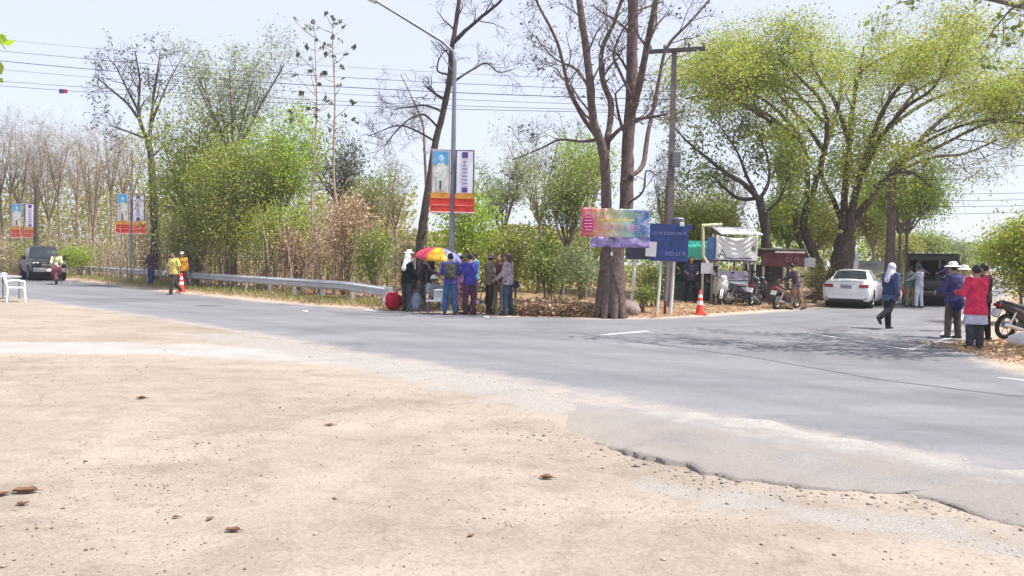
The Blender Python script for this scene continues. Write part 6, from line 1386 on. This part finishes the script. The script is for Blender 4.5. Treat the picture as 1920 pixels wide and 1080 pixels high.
def person(label, loc, rz, h=1.66, lean=0, arms=((5, 8, 12), (5, 8, 12)), legs=((3, 3, 2), (-3, 3, 2)), top=(.1, .1, .1), sleeves='long', hem=-.10, bottom=(.05, .05, .07), lower='trousers', hair='short', hairc=(.012, .010, .010), hat=None, hatc=(.75, .75, .75), shoes=(.03, .03, .03), skin='tan', head=(0, 0), wide=1.0, seat=None, group=None, voxel=.022, loose=.012, stripe=None, vest=None, under=None):
    """legs/arms: (left, right) as (swing forward, outward, bend) in degrees; head: (turn, nod)"""
    s = h / 1.72; o = thing('person', label, 'person', loc, rz, group)
    T = Vector((0, math.sin(R(lean)), math.cos(R(lean)))); X = Vector((1, 0, 0)); Fw = X.cross(T) * -1; Fw = Vector((0, math.cos(R(lean)), -math.sin(R(lean))))
    pel = Vector((0, 0, .92)); J = {}
    for k, sd in ((0, -1), (1, 1)):
        a, ab, kn = legs[k]; hip = pel + X * sd * .09 + Vector((0, 0, -.03))
        d1 = Vector((sd * math.sin(R(ab)), math.sin(R(a)), -math.cos(R(a)))).normalized(); kne = hip + d1 * .43
        d2 = Vector((sd * math.sin(R(ab)) * .4, math.sin(R(a - kn)), -math.cos(R(a - kn)))).normalized(); ank = kne + d2 * .42
        J['hip', k], J['kne', k], J['ank', k], J['fp', k] = hip, kne, ank, (a - kn)
        a, ab, el = arms[k]; sh = pel + T * .465 + X * sd * .178 * wide
        d1 = Vector((sd * math.sin(R(ab)), math.sin(R(a + lean * -0)) * math.cos(R(ab)), -math.cos(R(a)) * math.cos(R(ab)))).normalized(); elb = sh + d1 * .28
        d2 = Vector((sd * math.sin(R(ab)) * .3 - sd * .25 * (el > 40), math.sin(R(a + el)), -math.cos(R(a + el)))).normalized(); wri = elb + d2 * .245
        J['sh', k], J['elb', k], J['wri', k], J['hd', k] = sh, elb, wri, d2
    low = min(J['ank', 0].z, J['ank', 1].z); dz = (.075 - low) if seat is None else (seat - (pel.z - .10))
    sh_ = Vector((0, 0, dz))
    pel = pel + sh_
    for k_ in J:
        if isinstance(J[k_], Vector) and k_[0] != 'hd': J[k_] = J[k_] + sh_
    nb = pel + T * .52; hc = nb + T * .155 + Vector((0, .025, 0)) + Fw * (.02 + .05 * math.sin(R(head[1])))
    HR = rotz(R(head[0])) @ rotx(R(-head[1] - lean * .4))
    def ring(t, rx, ry, c=None, n=16, off=0.0):
        c = pel + T * t + Fw * off
        return [c + X * (rx * math.copysign(abs(math.cos(q)) ** .85, math.cos(q))) + Fw * (ry * math.copysign(abs(math.sin(q)) ** .85, math.sin(q))) for q in [2 * math.pi * k / n for k in range(n)]]
    prof = [(-.11, .13, .10), (-.03, .165 * wide, .115), (.05, .155 * wide, .11), (.16, .138 * wide, .10), (.28, .152 * wide, .108), (.40, .170 * wide, .112), (.47, .165 * wide, .095), (.515, .085, .07)]
    S = lambda V: [tuple(Vector(v) * s) for v in V]
    skm = mat('skin_' + skin, SKINC[skin], .55, var=.08, scale=10)
    # body: one continuous surface
    b = MB(); b.rings([ring(*p) for p in prof] + [ring(.56, .055, .055), ring(.60, .052, .055)])
    b.caps(nb - T * .03, hc - T * .06, .056, .052)
    b.ell(hc, (.076, .094, .112), HR, 16, 12); b.ell(hc + HR @ Vector((0, .035, -.06)), (.056, .055, .06), HR, 12, 8)
    b.ell(hc + HR @ Vector((0, .098, -.018)), (.014, .02, .024), HR, 8, 6)
    for sd in (-1, 1): b.ell(hc + HR @ Vector((sd * .077, -.005, -.012)), (.012, .022, .032), HR, 8, 6)
    for k in (0, 1):
        b.caps(J['sh', k], J['elb', k], .052, .042); b.caps(J['elb', k], J['wri', k], .041, .028)
        b.caps(J['hip', k], J['kne', k], .088, .058); b.caps(J['kne', k], J['kne', k] * .55 + J['ank', k] * .45 + Vector((0, -.012, 0)), .056, .055); b.caps(J['kne', k], J['ank', k], .052, .038)
        d = J['hd', k]; b.caps(J['wri', k], J['wri', k] + d * .07, .030, .036)
        fp = R(min(0, J['fp', k]) * .9); fd = Vector((0, math.cos(fp), math.sin(fp))); J['fd', k] = fd; b.caps(J['ank', k] + Vector((0, 0, -.035)) - fd * .03, J['ank', k] + Vector((0, 0, -.045)) + fd * .13, .036, .032)
    V, F = remesh(b, voxel); m_ = MB(); m_.add(V, F, 0)
    for k, sd in ((0, -1), (1, 1)):                    # fingers and thumb, bent
        d = J['hd', k]; w_ = J['wri', k] + d * .08; side = d.cross(X).normalized(); across = d.cross(side).normalized(); fwd = side if side.y > 0 else -side
        ac = fwd; inn = Vector((-sd, 0, 0))
        for q in range(4):
            p = w_ + ac * (.027 - .018 * q); L = (.068, .077, .072, .056)[q]; m_.tube([p, p + d * L * .5 + inn * .006, p + d * L * .85 + inn * .026, p + d * L + inn * .045], [.0095, .009, .008, .006], 6, 0)
        p = J['wri', k] + d * .035 + ac * .03; m_.tube([p, p + d * .03 + ac * .025 + inn * .01, p + d * .06 + ac * .028 + inn * .025], [.012, .010, .007], 6, 0)
    for sd in (-1, 1):
        m_.ell(hc + HR @ Vector((sd * .031, .088, .008)), (.012, .006, .006), HR, 8, 5, 1); m_.ell(hc + HR @ Vector((sd * .031, .090, .028)), (.017, .005, .004), HR, 8, 4, 1)
    m_.ell(hc + HR @ Vector((0, .092, -.058)), (.022, .007, .006), HR, 8, 5, 2)
    m_.v = S(m_.v); m_.build('body', [skm, mat('eye_dark', (.02, .015, .012), .4), mat('lips', (.28, .10, .09), .5)], o, True)
    # clothes
    kk = lambda c: '%02x%02x%02x' % tuple(int(255 * q) for q in c)
    tm = cloth('cloth_' + kk(top), top, .22); bm_ = cloth('cloth_' + kk(bottom), bottom, .2); g = loose
    c = MB(); pr = [(hem, .162 * wide + g * 2.2 + .10 * max(0, -.1 - hem), .118 + g * 2.2 + .10 * max(0, -.1 - hem))] + ([(-.11, .178 * wide + g * 1.6, .132 + g * 1.6)] if hem < -.13 else []) + [(t, a + g + .012, b2 + g + .012) for t, a, b2 in prof if t > max(hem, -.11) + .03][:-1] + [(.515, .10, .085), (.535, .075, .07)]
    c.rings([ring(*p) for p in pr])
    for k in (0, 1):
        if sleeves == 'none': continue
        c.caps(J['sh', k] - (J['elb', k] - J['sh', k]) * .05, J['elb', k], .066 + g, .054 + g) if sleeves == 'long' else c.caps(J['sh', k], J['sh', k] * .30 + J['elb', k] * .70, .068 + g, .066 + g, flat=False)
        if sleeves == 'long': c.caps(J['elb', k], J['wri', k] - J['hd', k] * .03, .052 + g, .040 + g)
    V, F = remesh(c, voxel); m_ = MB(); m_.add(V, F); m_.v = S(m_.v); m_.build('shirt', tm, o, True)
    c = MB()
    if lower == 'skirt':
        kz_ = (J['kne', 0] + J['kne', 1]) / 2; dr = J['kne', 0] * .5 + J['kne', 1] * .5 - pel
        rs = [ring(.07, .150 * wide, .11), ring(-.03, .175 * wide + g, .13 + g)]
        for u, rx in ((.45, .20), (1.02, .225)): cc = pel + dr * u; rs.append([cc + Vector((rx * math.cos(q), .8 * rx * math.sin(q), 0)) for q in [2 * math.pi * k / 16 for k in range(16)]])
        c.rings(rs)
    else:
        c.rings([ring(.07, .150 * wide + g, .112 + g), ring(-.02, .172 * wide + g, .125 + g), ring(-.11, .15, .11)])
        for k in (0, 1):
            if lower == 'shorts': c.caps(J['hip', k], J['hip', k] * .12 + J['kne', k] * .88, .100 + g, .090 + g)
            else: c.caps(J['hip', k], J['kne', k], .098 + g, .072 + g); c.caps(J['kne', k], J['ank', k] + (J['kne', k] - J['ank', k]) * .09, .070 + g, .056 + g)
    V, F = remesh(c, voxel); m_ = MB(); m_.add(V, F); m_.v = S(m_.v); m_.build('skirt' if lower == 'skirt' else ('shorts' if lower == 'shorts' else 'trousers'), bm_, o, True)
    if lower in ('shorts', 'skirt') and shoes == 'boots':
        pass
    shc = (.03, .03, .03) if shoes == 'boots' else shoes; shm = mat('shoe_' + kk(shc), shc, .6)
    for k in (0, 1):
        c = MB(); fd = J['fd', k]; up = Vector((0, -fd.z, fd.y)); a = J['ank', k] - up * .04; rs = []
        for u, wv, hv in ((-.075, .030, .035), (-.05, .042, .048), (.03, .045, .046), (.11, .050, .032), (.165, .040, .022), (.19, .020, .014)):
            rs.append([a + fd * u + X * (wv * math.cos(q)) + up * (hv * max(-.72, math.sin(q)) ) for q in [2 * math.pi * j / 12 for j in range(12)]])
        c.rings(rs)
        if shoes == 'boots': c.caps(J['ank', k] - up * .01, J['ank', k] * .45 + J['kne', k] * .55, .060, .075, flat=True)
        c.v = S(c.v); c.build('shoe', shm, o, True)
    # hair and headwear
    hm = mat('hair_' + kk(hairc), hairc, .5, var=.3, scale=30)
    if hair:
        c = MB(); c.ell(hc + HR @ Vector((0, -.018, .022)), (.086, .098, .108), HR, 14, 10); 
        if hair == 'long':
            c.caps(hc + HR @ Vector((0, -.06, .0)), nb + Fw * -.085 - T * .18, .075, .055); c.caps(hc + HR @ Vector((-.05, -.03, 0)), nb + Fw * -.07 - X * .05 - T * .12, .045, .03); c.caps(hc + HR @ Vector((.05, -.03, 0)), nb + Fw * -.07 + X * .05 - T * .12, .045, .03)
        if hair == 'bun': c.ell(hc + HR @ Vector((0, -.11, .03)), (.05, .05, .05), HR, 10, 8)
        V, F = remesh(c, .014); V = np.array(V); m_ = MB(); m_.add(V, F); m_.v = S(m_.v); m_.build('hair', hm, o, True)
    if hat:
        hmat = mat('hat_' + kk(hatc), hatc, .8, var=.1, scale=12); c = MB(); n = 18
        if hat == 'wide':
            prof_ = [(.19, .028), (.185, .036), (.105, .058), (.098, .11), (.07, .145), (.01, .155)]; c.lathe(prof_, n=n)
        elif hat == 'cap':
            c.lathe([(.094, .03), (.096, .06), (.085, .11), (.05, .138), (.01, .145)], n=n); c.rings([[(-.07, .07, .036), (.07, .07, .036), (.05, .17, .024), (-.05, .17, .024)], [(-.07, .07, .044), (.07, .07, .044), (.05, .17, .031), (-.05, .17, .031)]])
        elif hat == 'helmet':
            c.ell((0, -.005, .03), (.125, .145, .135), n=18, k=12, z0=-.45)
        elif hat == 'scarf':
            c.ell((0, -.02, .02), (.098, .112, .122), n=16, k=10); c.caps((0, -.03, -.03), (0, -.02, -.16), .088, .12); c.caps((0, -.07, -.05), (0, -.12, -.30), .08, .13, flat=False)
        if hat == 'scarf':
            V, F = remesh(c, .016); c = MB(); c.add([v for v in V], F)
            fc = [f for f in c.f if not (sum(c.v[i][1] for i in f) / len(f) > .055 and -.11 < sum(c.v[i][2] for i in f) / len(f) < .06)]; c.f = fc; c.m = [0] * len(fc)
        c.v = S([hc + HR @ Vector(v) for v in c.v]); hp_ = c.build('headscarf' if hat == 'scarf' else ('helmet' if hat == 'helmet' else 'hat'), hmat, o, True)
        if hat == 'helmet':
            v_ = MB(); v_.ell((0, .035, .0), (.115, .118, .07), n=16, k=8, z0=-.7, z1=.7); v_.v = S([hc + HR @ Vector(v) for v in v_.v]); v_.build('visor', GLASS, hp_, True)
    if under:
        c = MB(); c.rings([ring(-.08, .15 * wide, .11), ring(-.2, .215 * wide, .17), ring(-.44, .235 * wide, .195)]); V, F = remesh(c, voxel); m_ = MB(); m_.add(V, F); m_.v = S(m_.v); m_.build('tunic', cloth('cloth_' + kk(under), under), o, True)
    if vest:
        c = MB(); c.rings([ring(t, a + g + .028, b2 + g + .03) for t, a, b2 in prof if -.05 < t < .45]); V, F = remesh(c, voxel); m_ = MB(); m_.add(V, F); m_.v = S(m_.v); m_.build('vest', cloth('cloth_' + kk(vest), vest), o, True)
    o['_sh'] = 0; del o['_sh']
    return o, {k_: (v * s if isinstance(v, Vector) else v) for k_, v in J.items()}, s
def man(label, px, py, rz, **k):
    b = G(px, py); return person(label, (b[0], b[1], gheight(b[0], b[1]) - .005), R(rz), **k)
FACE = 180
# left side
man('person in dark purple shirt and jeans standing by the guard rail', 283, 538, 150, h=1.70, top=(.075, .035, .075), bottom=(.05, .07, .16), legs=((6, 8, 0), (-4, 10, 2)), arms=((10, 14, 25), (8, 12, 50)), hair='short', shoes=(.04, .04, .05), voxel=.024, head=(20, 0))
man('person in pale yellow top and dark trousers walking beside the orange cone', 326, 552, 155, h=1.66, top=(.66, .55, .16), bottom=(.055, .045, .04), sleeves='short', legs=((22, 3, 6), (-18, 3, 30)), arms=((-12, 10, 10), (18, 10, 20)), hair='short', loose=.022, voxel=.023, shoes=(.05, .04, .04))
man('person in orange shirt half hidden behind the yellow-topped walker', 341, 545, 200, h=1.58, top=(.48, .25, .04), bottom=(.18, .04, .06), legs=((3, 4, 2), (-3, 4, 2)), hair='short', hat='cap', hatc=(.6, .58, .55), voxel=.024, loose=.022)
# motorbike rider
q = ridden; c_ = q.location; rzr = q.rotation_euler.z
rd = Vector((-math.sin(rzr), math.cos(rzr), 0))
person('motorbike rider in pale lime shirt in front of the dark pickup', (c_.x - rd.x * .25, c_.y - rd.y * .25, c_.z), rzr, h=1.66, top=(.58, .66, .34), bottom=(.10, .03, .06), legs=((72, 8, 85), (72, 8, 85)), arms=((48, 10, 14), (48, 10, 14)), lean=8, seat=.76, hair='short', hat='cap', hatc=(.10, .10, .10), voxel=.024, loose=.02)
# the group at the umbrella
man('woman in black shirt and white headscarf standing by the red bag', 762, 584, -40, h=1.68, top=(.012, .016, .016), bottom=(.045, .05, .06), hat='scarf', hatc=(.72, .72, .72), legs=((4, 4, 2), (-3, 4, 2)), arms=((15, 8, 60), (10, 10, 30)), loose=.022)
man('woman with white hat behind the one in black, left of the umbrella', 768, 572, 140, h=1.72, top=(.30, .28, .28), bottom=(.06, .06, .07), hat='wide', hatc=(.76, .76, .76), arms=((10, 10, 20), (6, 10, 20)))
man('person in dark jacket with grey sleeves under the red side of the umbrella', 792, 579, -100, h=1.60, top=(.05, .045, .06), bottom=(.10, .10, .13), hair='short', hat='cap', hatc=(.7, .7, .72), lean=10, arms=((30, 8, 50), (25, 8, 50)))
man('woman in black standing behind the vendor table', 801, 572, 180, h=1.60, top=(.02, .02, .028), bottom=(.05, .05, .06), hair='long', arms=((20, 8, 60), (20, 8, 60)))
man('officer in blue shirt and jeans with back turned, under the umbrella edge', 843, 590, 6, h=1.72, top=(.07, .08, .30), bottom=(.055, .115, .25), hair='short', arms=((25, 12, 70), (25, 12, 70)), legs=((3, 5, 1), (-3, 5, 1)), lean=4, loose=.018)
man('person in lilac shirt beside the officer with the backpack', 862, 584, 60, h=1.66, top=(.26, .17, .42), bottom=(.40, .22, .30), hair='short', hat='cap', hatc=(.45, .45, .52), arms=((15, 8, 40), (15, 8, 40)), sleeves='short')
man('man in royal blue shirt and maroon trousers right of the umbrella', 880, 590, 40, h=1.72, top=(.06, .06, .33), bottom=(.10, .045, .07), hair='short', arms=((12, 10, 70), (8, 10, 20)), loose=.018, sleeves='short')
man('person in teal and white top standing behind the man in royal blue', 889, 579, 120, h=1.68, top=(.10, .30, .40), bottom=(.10, .09, .12), hair='short')
man('small seated vendor in grey beside the table under the umbrella', 812, 584, -170, h=1.45, top=(.30, .33, .35), bottom=(.10, .11, .12), hair=None, hat='helmet', hatc=(.76, .76, .76), legs=((80, 12, 90), (80, 12, 90)), arms=((30, 10, 60), (30, 10, 60)), seat=.36, lean=12)
man('person in olive shirt and dark trousers, left of the three by the litter bank', 917, 590, -60, h=1.68, top=(.16, .14, .10), bottom=(.04, .032, .03), hair='short', hat='wide', hatc=(.10, .08, .06), sleeves='short', arms=((12, 8, 60), (6, 10, 30)))
man('woman in dark red-brown top, middle of the three by the litter bank', 934, 588, 170, h=1.66, top=(.13, .055, .055), bottom=(.30, .26, .25), hair='long', hairc=(.06, .025, .018), arms=((20, 8, 70), (15, 10, 60)))
man('long-haired woman in mauve top and jeans, right of the three by the litter bank', 951, 592, 70, h=1.74, top=(.34, .27, .31), bottom=(.045, .065, .105), hair='long', hairc=(.07, .028, .02), arms=((15, 8, 40), (0, 10, 10)), loose=.02)
# at the stalls
man('person in dark patterned shirt standing under the turquoise awning', 1294, 573, 175, h=1.72, top=(.055, .05, .10), bottom=(.025, .022, .03), hair='short', arms=((12, 14, 70), (12, 14, 70)), legs=((3, 8, 1), (-3, 8, 1)), voxel=.023)
man('person in black standing in the shade between the cone and the bikes', 1334, 571, 200, h=1.62, top=(.05, .045, .06), bottom=(.03, .03, .035), hair='short', voxel=.023)
man('person in dark jacket bending over the brownish motorbike', 1492, 581, 60, h=1.66, top=(.07, .05, .075), bottom=(.28, .17, .12), hair='short', lean=14, arms=((40, 8, 30), (40, 8, 30)), legs=((12, 4, 4), (-14, 4, 10)), lower='shorts', voxel=.023)
# on the side road
man('walking person in blue denim jacket with white headscarf crossing the side road', 1667, 617, -62, h=1.66, top=(.075, .10, .19), bottom=(.022, .02, .028), hair=None, hat='scarf', hatc=(.58, .58, .66), legs=((8, 2, 2), (-24, 2, 38)), arms=((12, 8, 50), (-6, 8, 20)), hem=-.20, loose=.026, shoes=(.02, .02, .025), voxel=.02, vest=(.035, .055, .12))
man('person in white hat and navy top with a shoulder bag beside the side road', 1785, 634, 25, h=1.68, top=(.06, .055, .15), bottom=(.10, .075, .07), hair='short', hat='wide', hatc=(.76, .75, .72), arms=((10, 10, 60), (5, 12, 30)), hem=-.14, loose=.022, voxel=.02)
man('woman in long red jacket over a pale tunic on the right verge', 1827, 653, 12, h=1.62, top=(.60, .04, .10), bottom=(.05, .06, .075), under=(.50, .50, .62), hair='short', hairc=(.012, .01, .01), legs=((3, 0, 1), (-2, 0, 1)), arms=((18, 8, 75), (15, 10, 75)), hem=-.24, loose=.028, voxel=.02, wide=1.08)
man('person in black partly hidden behind the woman in red', 1843, 640, 40, h=1.66, top=(.03, .02, .025), bottom=(.02, .02, .022), hair='short', arms=((10, 8, 30), (10, 8, 30)), voxel=.02)
man('person in white and pink standing behind the one with the shoulder bag', 1803, 622, 160, h=1.62, top=(.62, .50, .52), bottom=(.55, .52, .55), hair='short', hat='wide', hatc=(.7, .68, .62), voxel=.02)
# around the canopied pickup
man('person in pale striped shirt and light trousers at the open back of the pickup', 1722, 577, 30, h=1.66, top=(.36, .38, .48), bottom=(.52, .55, .66), hair='short', voxel=.024, arms=((40, 8, 30), (20, 10, 30)))
man('person in olive trousers standing next to the red motorbike', 1706, 576, 10, h=1.62, top=(.10, .14, .12), bottom=(.24, .20, .12), hair='short', voxel=.024)
b_ = bpy.data.objects['canopied_pickup']; w_ = Matrix.Rotation(SIDE, 3, 'Z')
for x, y, lab, tc in ((.58, .3, 'passenger in violet shirt sitting on the right bench of the pickup', (.10, .08, .20)), (-.58, .8, 'passenger in light blue shirt sitting on the left bench of the pickup', (.35, .42, .58))):
    d_ = w_ @ Vector((x, y, 0)); person(lab, (b_.location.x + d_.x, b_.location.y + d_.y, 0), SIDE + (R(90) if x > 0 else R(-90)), h=1.6, top=tc, bottom=(.06, .06, .09), legs=((78, 6, 80), (78, 6, 80)), arms=((30, 6, 30), (30, 6, 30)), seat=1.32, hair='short', voxel=.025)

# ------------------------------------------------------------------ things carried or standing with the people
def bag(name, label, cat, c, r, col, rz=0.0, strap=True, seed=1):
    m_ = MB(); m_.ell((0, 0, r[2]), r, n=26, k=18); m_.v = [(p[0] * q_, p[1] * q_, (p[2] if p[2] > .08 * r[2] else p[2] * .3) * (1 + .35 * (q_ - 1))) for p, q_ in [(p, .72 + .62 * float(fbm(np.array(p[0] / r[0] * 1.6 + 9 + seed), np.array(p[2] / r[2] * 1.6 + p[1] / r[1] * 1.3 + 5), seed))) for p in m_.v]]
    o = thing(name, label, cat, c, rz); k = '%02x%02x%02x' % tuple(int(255 * q) for q in col)
    m_.build('bag_body', cloth('bag_' + k, col, .3), o, True)
    if strap:
        m_ = MB(); m_.tube([(-r[0] * .5, 0, r[2] * 1.85), (-r[0] * .3, 0, r[2] * 2.35), (r[0] * .3, 0, r[2] * 2.35), (r[0] * .5, 0, r[2] * 1.85)], .014, 6); m_.build('handle', cloth('bag_' + k, col), o, True)
    return o
b_ = at_px(738, 582); bag('plastic_bag', 'big red plastic bag at the end of the guard rail', 'bag', b_, (.27, .25, .27), (.42, .02, .04), .4, strap=False, seed=5)
b_ = at_px(779, 584); bag('plastic_bag', 'pale blue-grey bag on the ground beside the woman in black', 'bag', b_, (.19, .18, .26), (.25, .29, .42), .2)
b_ = at_px(820, 586)
def backpack(label, px, py, back, z, rz, col, sc=1.0):
    b_ = G(px, py); f = Vector((-math.sin(R(rz)), math.cos(R(rz)), 0)); o = thing('backpack', label, 'backpack', (b_[0] - f.x * back, b_[1] - f.y * back, z), R(rz)); k = '%02x%02x%02x' % tuple(int(255 * q) for q in col); cm = cloth('pack_' + k, col, .25)
    m_ = MB(); m_.box((0, 0, .20 * sc), (.30 * sc, .15, .42 * sc), bev=.05); m_.build('pack_body', cm, o, True)
    m_ = MB(); m_.box((0, -.085, .12 * sc), (.22 * sc, .06, .20 * sc), bev=.025); m_.build('front_pocket', cm, o, True)
    for s_ in (-1, 1): m_ = MB(); m_.tube([(s_ * .10, .07, .38 * sc), (s_ * .12, .16, .43 * sc), (s_ * .13, .25, .36 * sc)], .018, 6); m_.build('strap', cm, o, True)
backpack('olive backpack on the back of the officer in blue', 843, 590, .22, 1.02, 6, (.07, .075, .05))
b_ = G(1785, 634); bag('shoulder_bag', 'navy shoulder bag carried by the person in the white hat', 'bag', (b_[0] - .05, b_[1] - .24, .62), (.19, .10, .19), (.03, .03, .10), .3)
b_ = G(958, 592); bag('handbag', 'small dark handbag at the hip of the long-haired woman', 'bag', (b_[0] + .12, b_[1] - .02, .78), (.11, .06, .09), (.03, .03, .06), .2)

# vendor umbrella, table and box
b_ = at_px(824, 584); Yu = float(b_[1])
o = thing('vendor_umbrella', 'large red, yellow and blue vendor umbrella over the roadside table', 'umbrella', (b_[0] + .02, b_[1] + .25, 0)); RAD, AP, RI = .80, 1.92, 1.50
cols = [(.60, .04, .08), (.75, .42, .02), (.04, .05, .36), (.60, .04, .08), (.75, .42, .02), (.04, .05, .36), (.62, .58, .66), (.75, .42, .02)]
um = [mat('umb_%d' % i, c, .6, var=.08) for i, c in enumerate(((.60, .05, .09), (.78, .42, .02), (.05, .06, .34), (.30, .31, .66)))]
order = [0, 0, 1, 3, 2, 2, 2, 0]; tilt = roty(R(7))
for k in range(8):
    a0 = R(180 + 45 * k - 22); nu, nv = 6, 7; V = []; F = []
    for i in range(nu + 1):
        for j in range(nv + 1):
            v = j / nv; a = a0 + R(45) * i / nu; r_ = RAD * math.sin(v * R(80)) / math.sin(R(80)); r_ *= 1 - .06 * v * math.sin(math.pi * i / nu); z = AP - (AP - RI) * (1 - math.cos(v * R(80))) / (1 - math.cos(R(80))) 
            p = tilt @ Vector((math.cos(a) * r_, math.sin(a) * r_, z - RI)); V.append((p.x - .10, p.y, p.z + RI))
    for i in range(nu):
        for j in range(nv): F.append((i * (nv + 1) + j, (i + 1) * (nv + 1) + j, (i + 1) * (nv + 1) + j + 1, i * (nv + 1) + j + 1))
    m_ = MB(); m_.add(V, F); pn = m_.build('canopy_panel', um[order[k]], o, True); md = pn.modifiers.new('t', 'SOLIDIFY'); md.thickness = .003
    p = tilt @ Vector((math.cos(a0) * RAD, math.sin(a0) * RAD, 0)); m_ = MB(); q = tilt @ Vector((0, 0, AP - RI - .02)); mdp = tilt @ Vector((math.cos(a0) * RAD * .55, math.sin(a0) * RAD * .55, (AP - RI) * .72)); m_.tube([(q.x - .1, q.y, q.z + RI - .01), (mdp.x - .1, mdp.y, mdp.z + RI - .012), (p.x - .10, p.y, p.z + RI - .006)], .006, 5); m_.build('rib', STEEL, o)
m_ = MB(); m_.tube([(.06, 0, 0), (.0, 0, 1.0), (-.06, 0, 1.93)], .02, 8); m_.build('pole', mat('pole_pale', (.6, .58, .5), .5), o)
m_ = MB(); m_.lathe([(.18, 0), (.18, .06), (.05, .1)], (.06, 0, 0), 14); m_.build('foot', mat('foot_concrete', (.3, .29, .28), .9), o)
b_ = at_px(818, 588)
o = thing('vendor_table', 'low white folding table under the umbrella', 'table', (b_[0], b_[1] + .1, b_[2]), R(3)); m_ = MB(); m_.box((0, 0, .36), (.62, .40, .03), bev=.008); m_.build('table_top', PW, o)
for x in (-.26, .26):
    for y in (-.16, .16): m_ = MB(); m_.tube([(x, y, 0), (x * .9, y, .35)], .014, 6); m_.build('leg', STEEL, o)
m_ = MB(); m_.box((.05, 0, .52), (.26, .22, .28), bev=.02); bx_ = m_.build('cool_box', mat('coolbox', (.45, .50, .54), .5, var=.1)); bx_.location = (b_[0], b_[1] + .1, b_[2]); tag(bx_, 'small grey cool box on the low white table', 'box'); m_ = MB(); m_.box((.05, 0, .675), (.28, .24, .04), bev=.01); m_.build('lid', PW, bx_)
b_ = at_px(868, 588); o = thing('hand_trolley', 'pink-red upright hand trolley beside the man in maroon trousers', 'trolley', (b_[0], b_[1], b_[2]), R(10)); pm_ = mat('trolley_red', (.45, .10, .14), .5)
for s_ in (-1, 1): m_ = MB(); m_.tube([(s_ * .13, .05, .12), (s_ * .13, -.02, 1.0)], .016, 8); m_.build('upright', pm_, o); wheel(o, (s_ * .17, .08, .11), .11, .05)
for z in (.3, .6, .98): m_ = MB(); m_.tube([(-.13, .0, z), (.13, .0, z)], .014, 6); m_.build('rung', pm_, o)
m_ = MB(); m_.box((0, -.13, .03), (.32, .24, .02)); m_.build('toe_plate', pm_, o)
# scraps of litter
for i, (px, py, lab) in enumerate(((690, 583, 'white scrap of litter at the road edge left of the red bag'), (572, 585, 'pale scrap of paper lying on the tarmac'), (912, 596, 'whitish scrap by the feet of the olive-shirted person'))):
    b_ = G(px, py); m_ = MB(); m_.ell((0, 0, .02), (.16 if i == 0 else .09, .09, .03), n=10, k=5); m_.v = [(p[0] * (1 + .3 * math.sin(p[1] * 60)), p[1] * (1 + .3 * math.cos(p[0] * 50)), max(.004, p[2])) for p in m_.v]; o = m_.build('litter_scrap', mat('scrap', (.62, .58, .56), .8, var=.1)); o.location = (b_[0], b_[1], gheight(b_[0], b_[1])); tag(o, lab, 'litter', 'scraps of litter')

bpy.data.scenes.remove(TMP)

# ------------------------------------------------------------------ thin dusty air
bpy.context.view_layer.update()
hb = MB(); zt_ = max((o_.matrix_world @ Vector(c_)).z for o_ in bpy.data.objects if o_.type == 'MESH' for c_ in o_.bound_box) + 1.0
hb.box((0, 300, (zt_ - 1.2) / 2), (2400, 2400, zt_ + 1.2)); ho = hb.build('haze', [])
hm = bpy.data.materials.new('haze_air'); hm.use_nodes = True; ht = hm.node_tree; ht.nodes.clear()
hv = ht.nodes.new('ShaderNodeVolumePrincipled'); hv.inputs['Color'].default_value = (.93, .94, .98, 1); hv.inputs['Density'].default_value = 0.0008; hv.inputs['Anisotropy'].default_value = 0.3
hu = ht.nodes.new('ShaderNodeOutputMaterial'); ht.links.new(hv.outputs[0], hu.inputs['Volume'])
ho.data.materials.append(hm); tag(ho, 'thin pale dusty air over the whole place', kind='stuff')

for o_ in bpy.data.objects:                       # print made of strokes too small to pick apart
    if o_.parent and any(k_ in o_.name for k_ in ('lettering', 'plate_marks', 'fascia_marks', 'disc_lines')): o_['kind'] = 'stuff'
